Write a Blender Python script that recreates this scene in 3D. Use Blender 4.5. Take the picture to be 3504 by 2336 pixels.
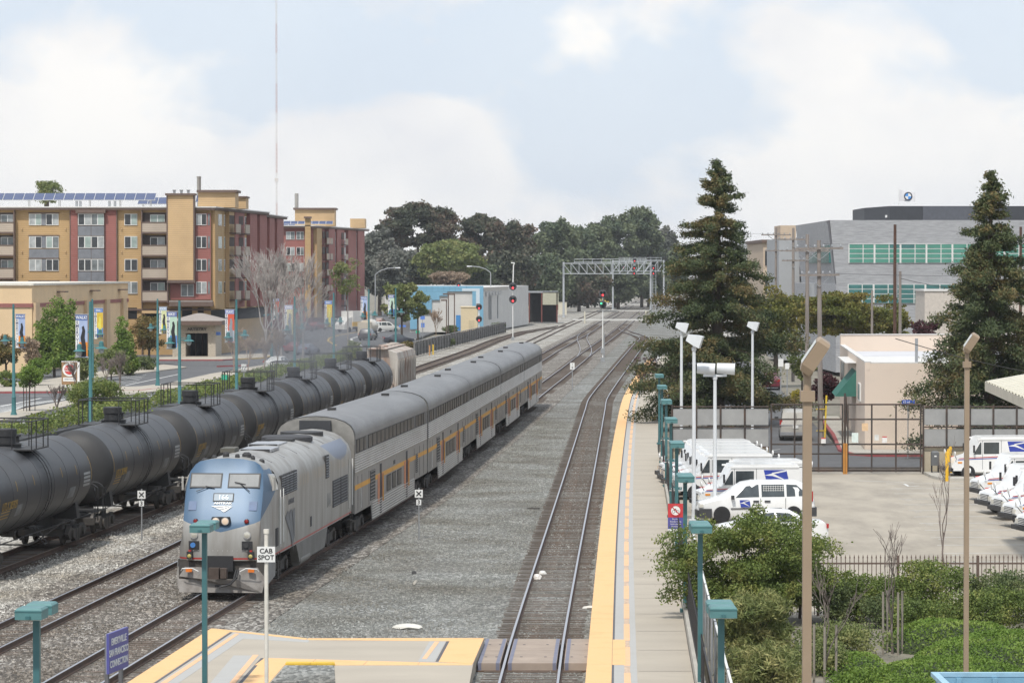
import bpy, bmesh, math, random
from math import sin, cos, pi, radians, sqrt, atan2
from mathutils import Vector, Matrix, noise as mnoise
for o in list(bpy.data.objects):
    bpy.data.objects.remove(o)
SC = bpy.context.scene
COL = SC.collection
CAM_H = 10.6            # eye height above the rail tops (on a footbridge)
FPX = 10940.0           # focal length in pixels of a 3504 x 2336 frame
PITCH = math.atan(244 / FPX)
cam_d = bpy.data.cameras.new('camera')
cam_d.sensor_width = 36.0
cam_d.lens = 36.0 * FPX / 3504.0
cam_d.clip_start = 0.5
cam_d.clip_end = 12000.0
cam = bpy.data.objects.new('camera', cam_d)
COL.objects.link(cam)
cam.location = (0, 0, CAM_H)
cam.rotation_euler = (pi / 2 - PITCH, 0, 0)
SC.camera = cam
SC.render.resolution_x = 1024
SC.render.resolution_y = 682
SUN_EL = radians(57)
SUN_AZ = radians(198)       # compass direction the sun stands in (0 = +Y, clockwise)
world = bpy.data.worlds.new('World')
SC.world = world
world.use_nodes = True
wn = world.node_tree
for n in list(wn.nodes):
    wn.nodes.remove(n)
def WN(t, **k):
    n = wn.nodes.new(t)
    for a, b in k.items():
        setattr(n, a, b)
    return n
w_out = WN('ShaderNodeOutputWorld')
w_bg = WN('ShaderNodeBackground')
w_bg.inputs['Strength'].default_value = 0.1
w_sky = WN('ShaderNodeTexSky', sky_type='NISHITA')
w_sky.sun_disc = False
w_sky.sun_elevation = SUN_EL
w_sky.sun_rotation = SUN_AZ
w_sky.air_density = 1.0
w_sky.dust_density = 2.5
w_co = WN('ShaderNodeTexCoord')
w_map = WN('ShaderNodeMapping')
w_map.inputs['Scale'].default_value = (1.0, 1.0, 1.5)
w_map.inputs['Location'].default_value = (0.31, 0.0, 0.07)
w_n1 = WN('ShaderNodeTexNoise')
w_n1.inputs['Scale'].default_value = 11.0
w_n1.inputs['Detail'].default_value = 9.0
w_n1.inputs['Roughness'].default_value = 0.5
w_n1.inputs['Distortion'].default_value = 0.25
w_r1 = WN('ShaderNodeValToRGB')
w_r1.color_ramp.elements[0].position = 0.465
w_r1.color_ramp.elements[0].color = (0.22, 0.22, 0.22, 1)
w_r1.color_ramp.elements[1].position = 0.545
w_r1.color_ramp.elements[1].color = (1, 1, 1, 1)
w_n2 = WN('ShaderNodeTexNoise')
w_n2.inputs['Scale'].default_value = 13.0
w_n2.inputs['Detail'].default_value = 7.0
w_n2.inputs['Roughness'].default_value = 0.5
w_r2 = WN('ShaderNodeValToRGB')        # light and shade of the cloud itself
w_r2.color_ramp.elements[0].position = 0.36
w_r2.color_ramp.elements[0].color = (8.35, 8.4, 8.6, 1)
w_r2.color_ramp.elements[1].position = 0.62
w_r2.color_ramp.elements[1].color = (10.2, 9.95, 9.55, 1)
w_gain = WN('ShaderNodeMixRGB', blend_type='MULTIPLY')
w_gain.inputs[0].default_value = 1.0
w_gain.inputs[2].default_value = (1.0, 1.0, 1.0, 1)
w_thin = WN('ShaderNodeMixRGB')        # thin high veil over the blue
w_thin.inputs[0].default_value = 0.8
w_thin.inputs[2].default_value = (7.3, 8.5, 10.0, 1)
w_mix = WN('ShaderNodeMixRGB')
L = wn.links.new
L(w_co.outputs['Generated'], w_map.inputs['Vector'])
L(w_map.outputs['Vector'], w_n1.inputs['Vector'])
L(w_map.outputs['Vector'], w_n2.inputs['Vector'])
w_sep = WN('ShaderNodeSeparateXYZ')
w_bank = WN('ShaderNodeMapRange')      # cloud banks lie thicker towards the horizon all round
w_bank.inputs['From Min'].default_value = 0.0
w_bank.inputs['From Max'].default_value = 0.10
w_bank.inputs['To Min'].default_value = 0.17
w_bank.inputs['To Max'].default_value = -0.10
w_add = WN('ShaderNodeMath', operation='ADD')
L(w_co.outputs['Generated'], w_sep.inputs[0])
L(w_sep.outputs['Z'], w_bank.inputs['Value'])
L(w_n1.outputs['Fac'], w_add.inputs[0])
L(w_bank.outputs[0], w_add.inputs[1])
L(w_add.outputs[0], w_r1.inputs['Fac'])
L(w_n2.outputs['Fac'], w_r2.inputs['Fac'])
L(w_sky.outputs['Color'], w_gain.inputs[1])
L(w_gain.outputs['Color'], w_thin.inputs[1])
L(w_r1.outputs['Color'], w_mix.inputs[0])
L(w_thin.outputs['Color'], w_mix.inputs[1])
L(w_r2.outputs['Color'], w_mix.inputs[2])
L(w_mix.outputs['Color'], w_bg.inputs['Color'])
L(w_bg.outputs['Background'], w_out.inputs['Surface'])
sun_d = bpy.data.lights.new('sun', 'SUN')
sun_d.energy = 3.2
sun_d.angle = radians(3.0)
sun_d.color = (1.0, 0.955, 0.88)
sun = bpy.data.objects.new('sun', sun_d)
COL.objects.link(sun)
_sv = Vector((sin(SUN_AZ) * cos(SUN_EL), cos(SUN_AZ) * cos(SUN_EL), sin(SUN_EL)))
sun.rotation_euler = _sv.to_track_quat('Z', 'Y').to_euler()
sun.location = (0, 0, 60)
SC.view_settings.view_transform = 'Standard'
SC.view_settings.look = 'None'
SC.view_settings.exposure = 0.12
SC.view_settings.gamma = 1.0
SC.view_settings.use_curve_mapping = False
SC.render.engine = 'CYCLES'
SC.cycles.use_denoising = True
SC.cycles.max_bounces = 6
SC.cycles.transparent_max_bounces = 12
RND = random.Random(11)
def ground_at(px, py, z=0.0):
    """world point at height z seen at a pixel of the 3504 px wide photograph"""
    u = (px - 1752.0) / FPX
    v = (1168.0 - py) / FPX
    c, s = cos(PITCH), sin(PITCH)
    dy, dz = c + v * s, -s + v * c
    t = (z - CAM_H) / dz
    return Vector((u * t, dy * t, z))
def at_depth(px, py, Y):
    u = (px - 1752.0) / FPX
    v = (1168.0 - py) / FPX
    c, s = cos(PITCH), sin(PITCH)
    dy, dz = c + v * s, -s + v * c
    t = Y / dy
    return Vector((u * t, Y, CAM_H + dz * t))
MATS = {}
def _nt(name):
    m = bpy.data.materials.new(name)
    m.use_nodes = True
    nt = m.node_tree
    return m, nt, nt.nodes['Principled BSDF']
def mat(name, col, rough=0.6, metal=0.0, var=0.12, scale=3.0, bump=0.0, bscale=None,
        spec=0.5, emit=None, stretch=(1, 1, 1), dirt=None, dirt_amt=0.4, dscale=0.7, coat=0.0, trans=0.0):
    if name in MATS:
        return MATS[name]
    m, nt, b = _nt(name)
    N = nt.nodes.new
    lk = nt.links.new
    b.inputs['Roughness'].default_value = rough
    b.inputs['Metallic'].default_value = metal
    b.inputs['Specular IOR Level'].default_value = spec
    b.inputs['Coat Weight'].default_value = coat
    if trans:
        b.inputs['Transmission Weight'].default_value = trans
    tc = N('ShaderNodeTexCoord')
    mp = N('ShaderNodeMapping')
    mp.inputs['Scale'].default_value = stretch
    lk(tc.outputs['Object'], mp.inputs['Vector'])
    nz = N('ShaderNodeTexNoise')
    nz.inputs['Scale'].default_value = scale
    nz.inputs['Detail'].default_value = 6
    nz.inputs['Roughness'].default_value = 0.6
    lk(mp.outputs['Vector'], nz.inputs['Vector'])
    rp = N('ShaderNodeValToRGB')
    lo = tuple(max(0, c * (1 - var)) for c in col[:3]) + (1,)
    hi = tuple(min(1, c * (1 + var)) for c in col[:3]) + (1,)
    rp.color_ramp.elements[0].position = 0.3
    rp.color_ramp.elements[1].position = 0.7
    rp.color_ramp.elements[0].color = lo
    rp.color_ramp.elements[1].color = hi
    lk(nz.outputs['Fac'], rp.inputs['Fac'])
    out = rp.outputs['Color']
    if dirt:
        nd = N('ShaderNodeTexNoise')
        nd.inputs['Scale'].default_value = dscale
        nd.inputs['Detail'].default_value = 8
        nd.inputs['Roughness'].default_value = 0.65
        lk(mp.outputs['Vector'], nd.inputs['Vector'])
        rd = N('ShaderNodeValToRGB')
        rd.color_ramp.elements[0].position = 0.45
        rd.color_ramp.elements[1].position = 0.72
        rd.color_ramp.elements[0].color = (0, 0, 0, 1)
        rd.color_ramp.elements[1].color = (dirt_amt,) * 3 + (1,)
        lk(nd.outputs['Fac'], rd.inputs['Fac'])
        mx = N('ShaderNodeMixRGB')
        lk(rd.outputs['Color'], mx.inputs[0])
        lk(out, mx.inputs[1])
        mx.inputs[2].default_value = tuple(dirt[:3]) + (1,)
        out = mx.outputs['Color']
    lk(out, b.inputs['Base Color'])
    if bump:
        bn = N('ShaderNodeTexNoise')
        bn.inputs['Scale'].default_value = bscale or scale * 4
        bn.inputs['Detail'].default_value = 5
        lk(mp.outputs['Vector'], bn.inputs['Vector'])
        bp = N('ShaderNodeBump')
        bp.inputs['Strength'].default_value = bump
        bp.inputs['Distance'].default_value = 0.05
        lk(bn.outputs['Fac'], bp.inputs['Height'])
        lk(bp.outputs['Normal'], b.inputs['Normal'])
    if emit:
        b.inputs['Emission Color'].default_value = tuple(emit[:3]) + (1,)
        b.inputs['Emission Strength'].default_value = emit[3]
    MATS[name] = m
    return m
class MB:
    """collects faces, builds them as one mesh object"""
    def __init__(self):
        self.v, self.f, self.m = [], [], []
    def add(self, vs, fs, m=0):
        k = len(self.v)
        self.v += [tuple(p) for p in vs]
        self.f += [tuple(i + k for i in f) for f in fs]
        self.m += [m] * len(fs)
        return self
    def quad(self, a, b, c, d, m=0):
        return self.add([a, b, c, d], [(0, 1, 2, 3)], m)
    def poly(self, pts, m=0):
        return self.add(pts, [tuple(range(len(pts)))], m)
    def box(self, x0, y0, z0, x1, y1, z1, m=0):
        x0, x1 = min(x0, x1), max(x0, x1); y0, y1 = min(y0, y1), max(y0, y1); z0, z1 = min(z0, z1), max(z0, z1)
        v = [(x0, y0, z0), (x1, y0, z0), (x1, y1, z0), (x0, y1, z0), (x0, y0, z1), (x1, y0, z1), (x1, y1, z1), (x0, y1, z1)]
        return self.add(v, [(0, 3, 2, 1), (4, 5, 6, 7), (0, 1, 5, 4), (1, 2, 6, 5), (2, 3, 7, 6), (3, 0, 4, 7)], m)
    def obox(self, c, s, rz=0, rx=0, ry=0, m=0):
        R = Matrix.Rotation(rz, 3, 'Z') @ Matrix.Rotation(ry, 3, 'Y') @ Matrix.Rotation(rx, 3, 'X')
        v = []
        for dz in (-.5, .5):
            for dx, dy in ((-.5, -.5), (.5, -.5), (.5, .5), (-.5, .5)):
                v.append(Vector(c) + R @ Vector((dx * s[0], dy * s[1], dz * s[2])))
        return self.add(v, [(0, 3, 2, 1), (4, 5, 6, 7), (0, 1, 5, 4), (1, 2, 6, 5), (2, 3, 7, 6), (3, 0, 4, 7)], m)
    def cyl(self, p0, p1, r0, r1=None, n=8, caps=True, m=0):
        r1 = r0 if r1 is None else r1
        p0, p1 = Vector(p0), Vector(p1)
        d = (p1 - p0)
        if d.length < 1e-6:
            return self
        d.normalize()
        a = d.orthogonal().normalized(); b = d.cross(a)
        v = []
        for p, r in ((p0, r0), (p1, r1)):
            for i in range(n):
                t = 2 * pi * i / n
                v.append(p + a * (r * cos(t)) + b * (r * sin(t)))
        fs = [(i, (i + 1) % n, n + (i + 1) % n, n + i) for i in range(n)]
        if caps:
            fs += [tuple(range(n - 1, -1, -1)), tuple(range(n, 2 * n))]
        return self.add(v, fs, m)
    def tube(self, pts, r, n=6, m=0):
        for i in range(len(pts) - 1):
            ra = r[i] if isinstance(r, (list, tuple)) else r
            rb = r[i + 1] if isinstance(r, (list, tuple)) else r
            self.cyl(pts[i], pts[i + 1], ra, rb, n, True, m)
        return self
    def loft(self, rings, closed=True, caps=True, m=0):
        n = len(rings[0]); vs = [p for r in rings for p in r]; fs = []
        for i in range(len(rings) - 1):
            for j in range(n if closed else n - 1):
                k = (j + 1) % n
                fs.append((i * n + j, i * n + k, (i + 1) * n + k, (i + 1) * n + j))
        if caps and closed:
            fs += [tuple(range(n - 1, -1, -1)), tuple(range((len(rings) - 1) * n, len(rings) * n))]
        return self.add(vs, fs, m)
    def prism(self, poly, z0, z1, m=0):
        """poly: xy outline, extruded in z"""
        n = len(poly)
        v = [(p[0], p[1], z0) for p in poly] + [(p[0], p[1], z1) for p in poly]
        fs = [(i, (i + 1) % n, n + (i + 1) % n, n + i) for i in range(n)]
        fs += [tuple(range(n - 1, -1, -1)), tuple(range(n, 2 * n))]
        return self.add(v, fs, m)
    def prism_x(self, poly, x0, x1, m=0):
        """poly: (y,z) outline extruded along x"""
        n = len(poly)
        v = [(x0, p[0], p[1]) for p in poly] + [(x1, p[0], p[1]) for p in poly]
        fs = [(i, (i + 1) % n, n + (i + 1) % n, n + i) for i in range(n)]
        fs += [tuple(range(n - 1, -1, -1)), tuple(range(n, 2 * n))]
        return self.add(v, fs, m)
    def prism_y(self, poly, y0, y1, m=0):
        """poly: (x,z) outline extruded along y"""
        n = len(poly)
        v = [(p[0], y0, p[1]) for p in poly] + [(p[0], y1, p[1]) for p in poly]
        fs = [(i, (i + 1) % n, n + (i + 1) % n, n + i) for i in range(n)]
        fs += [tuple(range(n - 1, -1, -1)), tuple(range(n, 2 * n))]
        return self.add(v, fs, m)
    def lathe(self, prof, n=16, c=(0, 0, 0), axis='Z', m=0):
        vs = []
        for r, h in prof:
            for i in range(n):
                t = 2 * pi * i / n
                a, b = r * cos(t), r * sin(t)
                if axis == 'Z': p = (a, b, h)
                elif axis == 'Y': p = (a, h, b)
                else: p = (h, a, b)
                vs.append((c[0] + p[0], c[1] + p[1], c[2] + p[2]))
        fs = []
        for k in range(len(prof) - 1):
            for i in range(n):
                j = (i + 1) % n
                fs.append((k * n + i, k * n + j, (k + 1) * n + j, (k + 1) * n + i))
        fs += [tuple(range(n - 1, -1, -1)), tuple(range((len(prof) - 1) * n, len(prof) * n))]
        return self.add(vs, fs, m)
    def mesh(self, name, mats, smooth=None, fixn=True):
        me = bpy.data.meshes.new(name)
        me.from_pydata(self.v, [], self.f)
        if not isinstance(mats, (list, tuple)):
            mats = [mats]
        for q in mats:
            me.materials.append(q)
        if len(mats) > 1:
            me.polygons.foreach_set('material_index', self.m)
        if fixn:
            bm = bmesh.new(); bm.from_mesh(me)
            bmesh.ops.recalc_face_normals(bm, faces=bm.faces)
            bm.to_mesh(me); bm.free()
        if smooth is not None:
            me.polygons.foreach_set('use_smooth', [True] * len(me.polygons))
            me.set_sharp_from_angle(angle=radians(smooth))
        me.update()
        return me
    def build(self, name, mats, parent=None, smooth=None, loc=None, rz=None, fixn=True):
        o = bpy.data.objects.new(name, self.mesh(name, mats, smooth, fixn))
        COL.objects.link(o)
        if parent is not None:
            o.parent = parent
        if loc is not None:
            o.location = loc
        if rz is not None:
            o.rotation_euler = (0, 0, rz)
        return o
def tag(o, label, cat, group=None):
    o['label'] = label
    o['category'] = cat
    if group:
        o['group'] = group
    return o
def struct(o):
    o['kind'] = 'structure'
    return o
def stuff(o, label=None, cat=None):
    o['kind'] = 'stuff'
    if label:
        o['label'] = label
        o['category'] = cat
    return o
def thing(name, label, cat, loc=(0, 0, 0), rz=0, group=None):
    o = bpy.data.objects.new(name, None)
    COL.objects.link(o)
    o.empty_display_size = 0.3
    o.location = loc
    o.rotation_euler = (0, 0, rz)
    return tag(o, label, cat, group)
def put(name, me, parent, loc=(0, 0, 0), rz=0.0, scale=None):
    o = bpy.data.objects.new(name, me)
    COL.objects.link(o)
    o.parent = parent
    o.location = loc
    o.rotation_euler = (0, 0, rz)
    if scale:
        o.scale = scale
    return o
KIDS = {}
def copy_tree(o, parent=None):
    c = o.copy()
    COL.objects.link(c)
    c.parent = parent
    for ch in list(o.children):
        copy_tree(ch, c)
    return c
_txt = {}
def text_mesh(s, size, m, extrude=0.004, align='CENTER', bold=0.0, sx=1.0):
    key = (s, size, m.name, extrude, align, bold, sx)
    if key in _txt:
        return _txt[key]
    cu = bpy.data.curves.new('lettering', 'FONT')
    cu.body = s
    cu.size = size
    cu.extrude = extrude
    cu.align_x = align
    cu.align_y = 'CENTER'
    cu.offset = bold
    cu.resolution_u = 3
    o = bpy.data.objects.new('lettering', cu)
    me = bpy.data.meshes.new_from_object(o)
    bpy.data.objects.remove(o)
    bpy.data.curves.remove(cu)
    me.materials.clear()
    me.materials.append(m)
    if sx != 1.0:
        me.transform(Matrix.Scale(sx, 4, (1, 0, 0)))
    _txt[key] = me
    return me
def text_on(parent, s, size, m, loc, rot=(pi / 2, 0, 0), name='lettering', **k):
    o = bpy.data.objects.new(name, text_mesh(s, size, m, **k))
    COL.objects.link(o)
    o.parent = parent
    o.location = loc
    o.rotation_euler = rot
    return o
def path_fn(pts):
    """smooth x(y) through (y, x) pairs"""
    pts = sorted(pts)
    n = len(pts)
    def slope(i):
        a = pts[max(0, i - 1)]; b = pts[min(n - 1, i + 1)]
        return (b[1] - a[1]) / (b[0] - a[0])
    sl = [slope(i) for i in range(n)]
    def f(y):
        if y <= pts[0][0]:
            return pts[0][1] + sl[0] * (y - pts[0][0])
        if y >= pts[-1][0]:
            return pts[-1][1] + sl[-1] * (y - pts[-1][0])
        for i in range(n - 1):
            if y <= pts[i + 1][0]:
                h = pts[i + 1][0] - pts[i][0]
                t = (y - pts[i][0]) / h
                a, b = pts[i][1], pts[i + 1][1]
                return ((2 * t**3 - 3 * t * t + 1) * a + (t**3 - 2 * t * t + t) * h * sl[i]
                        + (-2 * t**3 + 3 * t * t) * b + (t**3 - t * t) * h * sl[i + 1])
    return f
def ballast_mat(name, c0, c1, c2, scale=11.0, stretch=(1, .35, 1)):
    m, nt, b = _nt(name)
    N = nt.nodes.new; lk = nt.links.new
    tc = N('ShaderNodeTexCoord')
    mp = N('ShaderNodeMapping'); mp.inputs['Scale'].default_value = stretch
    lk(tc.outputs['Object'], mp.inputs['Vector'])
    vo = N('ShaderNodeTexVoronoi'); vo.inputs['Scale'].default_value = scale
    lk(mp.outputs['Vector'], vo.inputs['Vector'])
    sep = N('ShaderNodeSeparateColor'); lk(vo.outputs['Color'], sep.inputs['Color'])
    rp = N('ShaderNodeValToRGB')
    e = rp.color_ramp.elements
    e[0].position = 0.0; e[0].color = tuple(c0) + (1,)
    e[1].position = 1.0; e[1].color = tuple(c2) + (1,)
    k = e.new(0.55); k.color = tuple(c1) + (1,)
    lk(sep.outputs['Red'], rp.inputs['Fac'])
    nz = N('ShaderNodeTexNoise'); nz.inputs['Scale'].default_value = 0.22; nz.inputs['Detail'].default_value = 6
    lk(tc.outputs['Object'], nz.inputs['Vector'])
    r2 = N('ShaderNodeValToRGB')
    r2.color_ramp.elements[0].position = .35; r2.color_ramp.elements[0].color = (.60, .55, .49, 1)
    r2.color_ramp.elements[1].position = .65; r2.color_ramp.elements[1].color = (1.1, 1.1, 1.1, 1)
    lk(nz.outputs['Fac'], r2.inputs['Fac'])
    mx = N('ShaderNodeMixRGB'); mx.blend_type = 'MULTIPLY'; mx.inputs[0].default_value = 1
    lk(rp.outputs['Color'], mx.inputs[1]); lk(r2.outputs['Color'], mx.inputs[2])
    lk(mx.outputs['Color'], b.inputs['Base Color'])
    b.inputs['Roughness'].default_value = .9
    bp = N('ShaderNodeBump'); bp.inputs['Strength'].default_value = .9; bp.inputs['Distance'].default_value = .06
    lk(vo.outputs['Distance'], bp.inputs['Height']); bp.invert = True
    lk(bp.outputs['Normal'], b.inputs['Normal'])
    MATS[name] = m
    return m
M_BAL = ballast_mat('ballast_grey', (.11, .112, .105), (.185, .19, .178), (.32, .32, .305))
M_BAL2 = ballast_mat('ballast_brown', (.06, .052, .046), (.17, .155, .135), (.42, .40, .37))
M_BAL3 = ballast_mat('ballast_pale', (.13, .125, .115), (.34, .33, .30), (.60, .58, .54))
M_DIRT = mat('dirt_ground', (.20, .18, .145), .95, var=.3, scale=.5, dirt=(.10, .11, .06), dirt_amt=.6, dscale=.15)
M_ASPH = mat('asphalt_street', (.105, .107, .112), .9, var=.18, scale=1.2, dirt=(.055, .056, .06), dirt_amt=.55, dscale=.12, bump=.2, bscale=20)
M_ASPH2 = mat('asphalt_dark', (.060, .062, .068), .9, var=.15, scale=1.2, dirt=(.10, .10, .10), dirt_amt=.4, dscale=.15)
M_LOT = mat('asphalt_worn_lot', (.36, .32, .262), .9, var=.1, scale=.6, dirt=(.21, .185, .155), dirt_amt=.75, dscale=.5, stretch=(1, .35, 1))
M_CONC = mat('concrete_paving', (.42, .40, .355), .85, var=.1, scale=.8, dirt=(.30, .28, .25), dirt_amt=.5, dscale=.5, bump=.1, bscale=20)
M_SIDE = mat('concrete_sidewalk', (.40, .36, .30), .9, var=.1, scale=.6, dirt=(.28, .25, .22), dirt_amt=.4, dscale=.4)
M_PLAT = mat('platform_concrete', (.41, .365, .30), .85, var=.08, scale=.7, dirt=(.30, .265, .22), dirt_amt=.65, dscale=.35, stretch=(1.0, 2.0, 1))
M_PLAT2 = mat('platform_concrete_light', (.40, .395, .38), .85, var=.08, scale=.8, dirt=(.30, .29, .27), dirt_amt=.5, dscale=.8)
M_YEL = mat('tactile_yellow', (.78, .48, .225), .75, var=.10, scale=1.2, dirt=(.58, .38, .20), dirt_amt=.6, dscale=1.2, bump=.5, bscale=30)
M_PINK = mat('warning_stripe_peach', (.72, .44, .25), .8, var=.08, scale=2, dirt=(.5, .38, .27), dirt_amt=.5, dscale=2)
M_JOINT = mat('dark_joint', (.10, .10, .11), .9)
M_WHITE_P = mat('road_paint_white', (.62, .62, .60), .8, var=.15, scale=3, dirt=(.30, .30, .30), dirt_amt=.6, dscale=2)
M_YEL_P = mat('road_paint_yellow', (.55, .36, .08), .8, var=.15, scale=3, dirt=(.2, .18, .12), dirt_amt=.5, dscale=2)
M_RED_P = mat('kerb_paint_red', (.30, .055, .06), .8, var=.15, scale=3, dirt=(.25, .2, .18), dirt_amt=.4, dscale=2)
def slab(name, pxpoly, z0, z1, m, parent=None, kind='structure', world=False):
    pts = [(p if world else ground_at(p[0], p[1], z1)) for p in pxpoly]
    o = MB().prism([(p[0], p[1]) for p in pts], z0, z1).build(name, m, parent)
    if kind and parent is None:
        o['kind'] = kind
    return o
def strip(name, pts, w, z, m, parent=None, th=0.004, world=False, side=0):
    """flat painted line along points"""
    P = [Vector(p[:2]) if world else ground_at(p[0], p[1], z).to_2d() for p in pts]
    mb = MB()
    for i in range(len(P) - 1):
        d = (P[i + 1] - P[i]).normalized(); n = Vector((-d.y, d.x)) * w / 2
        mb.quad((*(P[i] + n), z), (*(P[i] - n), z), (*(P[i + 1] - n), z), (*(P[i + 1] + n), z))
    o = mb.build(name, m, parent)
    if parent is None:
        o['kind'] = 'structure'
    return o
def kerb(name, pts, z0, z1, w, m, world=False):
    P = [Vector(p[:2]) if world else ground_at(p[0], p[1], z1).to_2d() for p in pts]
    mb = MB()
    for i in range(len(P) - 1):
        d = (P[i + 1] - P[i]); l = d.length; d.normalize()
        c = (P[i] + P[i + 1]) / 2
        mb.obox((c.x, c.y, (z0 + z1) / 2), (l, w, z1 - z0), atan2(d.y, d.x))
    return struct(mb.build(name, m))
TA = path_fn([(40, -14.75), (60, -13.1), (82, -11.32), (105.8, -9.35), (125, -7.71), (150.7, -5.57), (165, -4.6), (178, -3.81), (203, -2.23),
              (254, .82), (272, 1.81), (337, 5.6), (403, 9.3), (460, 12.63), (555.7, 18.3), (682, 25.4), (895, 37.6), (1100, 51)])
TB = path_fn([(40, -19.2), (89.9, -15.15), (118, -12.84), (126.7, -12.2), (150, -10.45), (203, -7.1), (272, -3.05), (374.7, 2.82), (414, 4.95), (479.6, 8.74),
              (542, 12.5), (624.6, 16.85), (691, 20.65), (800, 26.85), (951, 34.9), (1100, 43.5)])
TC = path_fn([(60, -23.8), (114.2, -18.89), (125.6, -17.9), (150, -15.95), (203, -12.5), (272, -8.3), (343, -4.4), (403, -1.2), (482, 3.16), (616, 10.4), (680, 14.15),
              (815, 21.8), (971, 31.2), (1100, 39)])
TD = path_fn([(250, -16.0), (300, -13.2), (343, -10.4), (427.7, -5.4), (490, -2.4), (530, .4), (547.6, 1.7), (579, 5.6), (600, 8.2), (616, 10.0)])
T1 = path_fn([(40, -.95), (60, -.3), (82, .42), (91.5, .72), (112.5, 1.49), (149.3, 2.87), (200, 4.74), (243.5, 6.33), (266, 7.2), (325, 10.53), (433.8, 16.8),
              (470, 18.9), (488, 20.2), (505, 20.8), (530, 20.5), (556, 19.9), (585, 20.25)])
struct(MB().quad((-3000, -60, -.42), (3000, -60, -.42), (3000, 6000, -.42), (-3000, 6000, -.42)).build('ground', M_DIRT))
def ribbon(name, fl, fr, ys, z, m):
    mb = MB(); n = len(ys)
    vs = []
    for y in ys:
        a, b = fl(y), fr(y)
        for k in range(7):
            x = a + (b - a) * k / 6
            vs.append((x, y, z + 0.03 * mnoise.noise(Vector((x * .35, y * .1, 3.1)))))
    fs = [(i * 7 + k, i * 7 + k + 1, (i + 1) * 7 + k + 1, (i + 1) * 7 + k) for i in range(n - 1) for k in range(6)]
    mb.add(vs, fs)
    return struct(mb.build(name, m))
YS = [30 + 4 * i for i in range(70)] + [310 + 15 * i for i in range(60)]
ribbon('ballast_bed', lambda y: TA(y) - 2.0, lambda y: TA(y) + 2.6, YS, -.185, M_BAL2)
ribbon('ballast_bed', lambda y: TB(y) - 2.3, lambda y: TA(y) - 2.0, YS, -.185, M_BAL2)
ribbon('ballast_bed', lambda y: TC(y) - 9.0 - max(0, y - 250) * .015, lambda y: TB(y) - 2.3, YS, -.205, M_BAL3)
ribbon('ballast_bed', lambda y: TA(y) + 2.6, lambda y: max(TA(y) + 2.7, T1(min(y, 470)) - 1.5 + max(0, y - 470) * .06), YS, -.205, M_BAL)
ribbon('ballast_bed', lambda y: T1(min(y, 470)) - 1.5 + max(0, y - 470) * .06, lambda y: T1(min(y, 470)) + 2.4 + max(0, y - 470) * .075 + max(0, min(y, 470) - 300) * .02, YS, -.195, M_BAL)
slab('street', [(-900, 1620), (0, 1500), (330, 1440), (640, 1375), (1000, 1300), (1200, 1232), (1420, 1160), (1640, 1080), (1500, 1040), (900, 1120), (-900, 1200)], -.3, 0.0, M_ASPH)
_lot = [(5.75, 97.4), (60, 97.4), (60, 172), (8.7, 172), (7.2, 134)]
slab('postal_yard', _lot, -.3, 0.0, M_LOT, world=True)
slab('side_street', [(10.0, 172.1), (60, 172.1), (60, 186.0), (19.2, 186.0), (24.6, 300), (31, 460), (24, 460), (17.4, 300), (13.6, 200)], -.3, .0, M_ASPH, world=True)
slab('planting_bed', [(3.2, 30), (70, 30), (70, 97.3), (5.7, 97.3), (5.2, 84)], -.3, .02, M_DIRT, world=True)
PZ = .2
def plat_edge(y):   # track-side edge of the right platform
    return path_fn([(40, .95), (60, 1.3), (82, 1.92), (149.3, 4.29), (232, 7.9), (266, 9.5), (325, 13.0), (360, 15.0), (390, 17.0)])(y)
PE = path_fn([(40, .75), (60, 1.28), (82, 1.9), (149.3, 4.34), (232, 7.75), (266, 9.35), (325, 12.8), (360, 15.0), (390, 17.0)])
PR = path_fn([(40, 3.25), (60, 3.9), (82, 4.65), (97.4, 5.2), (134.5, 6.6), (172.6, 8.0), (191, 8.7), (230, 10.8), (266, 13.0), (325, 17.0), (390, 22)])
def band(f0, f1, ys, z0, z1):
    mb = MB()
    a = [(f0(y), y) for y in ys]; b = [(f1(y), y) for y in ys]
    n = len(ys)
    vs = [(*p, z1) for p in a] + [(*p, z1) for p in b] + [(*p, z0) for p in a] + [(*p, z0) for p in b]
    fs = []
    for i in range(n - 1):
        fs += [(i, n + i, n + i + 1, i + 1), (2 * n + i, i, i + 1, 2 * n + i + 1), (n + i, 3 * n + i, 3 * n + i + 1, n + i + 1)]
    fs += [(0, 2 * n, 3 * n, n), (n - 1, 2 * n - 1, 4 * n - 1, 3 * n - 1)]
    return mb.add(vs, fs)
def drange(a, b, s):
    out = []
    while a < b - 1e-6:
        out.append(a); a += s
    out.append(b)
    return out
PYS = drange(40, 390, 6)
pf = struct(band(lambda y: PE(y) + .66, PR, PYS, -.3, PZ).build('platform', M_PLAT))
struct(band(lambda y: PE(y) + .66, lambda y: PE(y) + 1.32, PYS, PZ, PZ + .004).build('platform_light_strip', M_PLAT2)).parent = pf
tac = thing('tactile_edge', 'yellow tactile warning edge along the fenced single track platform', 'platform edge')
yy = 44.0
while yy < 372:
    ln = 3.66
    a = [yy + .012, yy + ln - .012]
    wd = .66
    band(PE, lambda y: PE(y) + wd, [a[0], (a[0] + a[1]) / 2, a[1]], -.25, PZ + .008).build('tactile_panel', M_YEL, tac)
    yy += ln
g0, g1 = ground_at(2120, 2188, PZ), ground_at(2130, 2274, PZ)
band(lambda y: PE(y) + .67, lambda y: PE(y) + 1.02, [g1.y, g0.y], PZ - .01, PZ + .012).build('tactile_panel', M_YEL, tac)
band(lambda y: PE(y) + .66, lambda y: PE(y) + .72, PYS, PZ - .01, PZ + .006).build('joint_strip', M_JOINT, tac)
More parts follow.
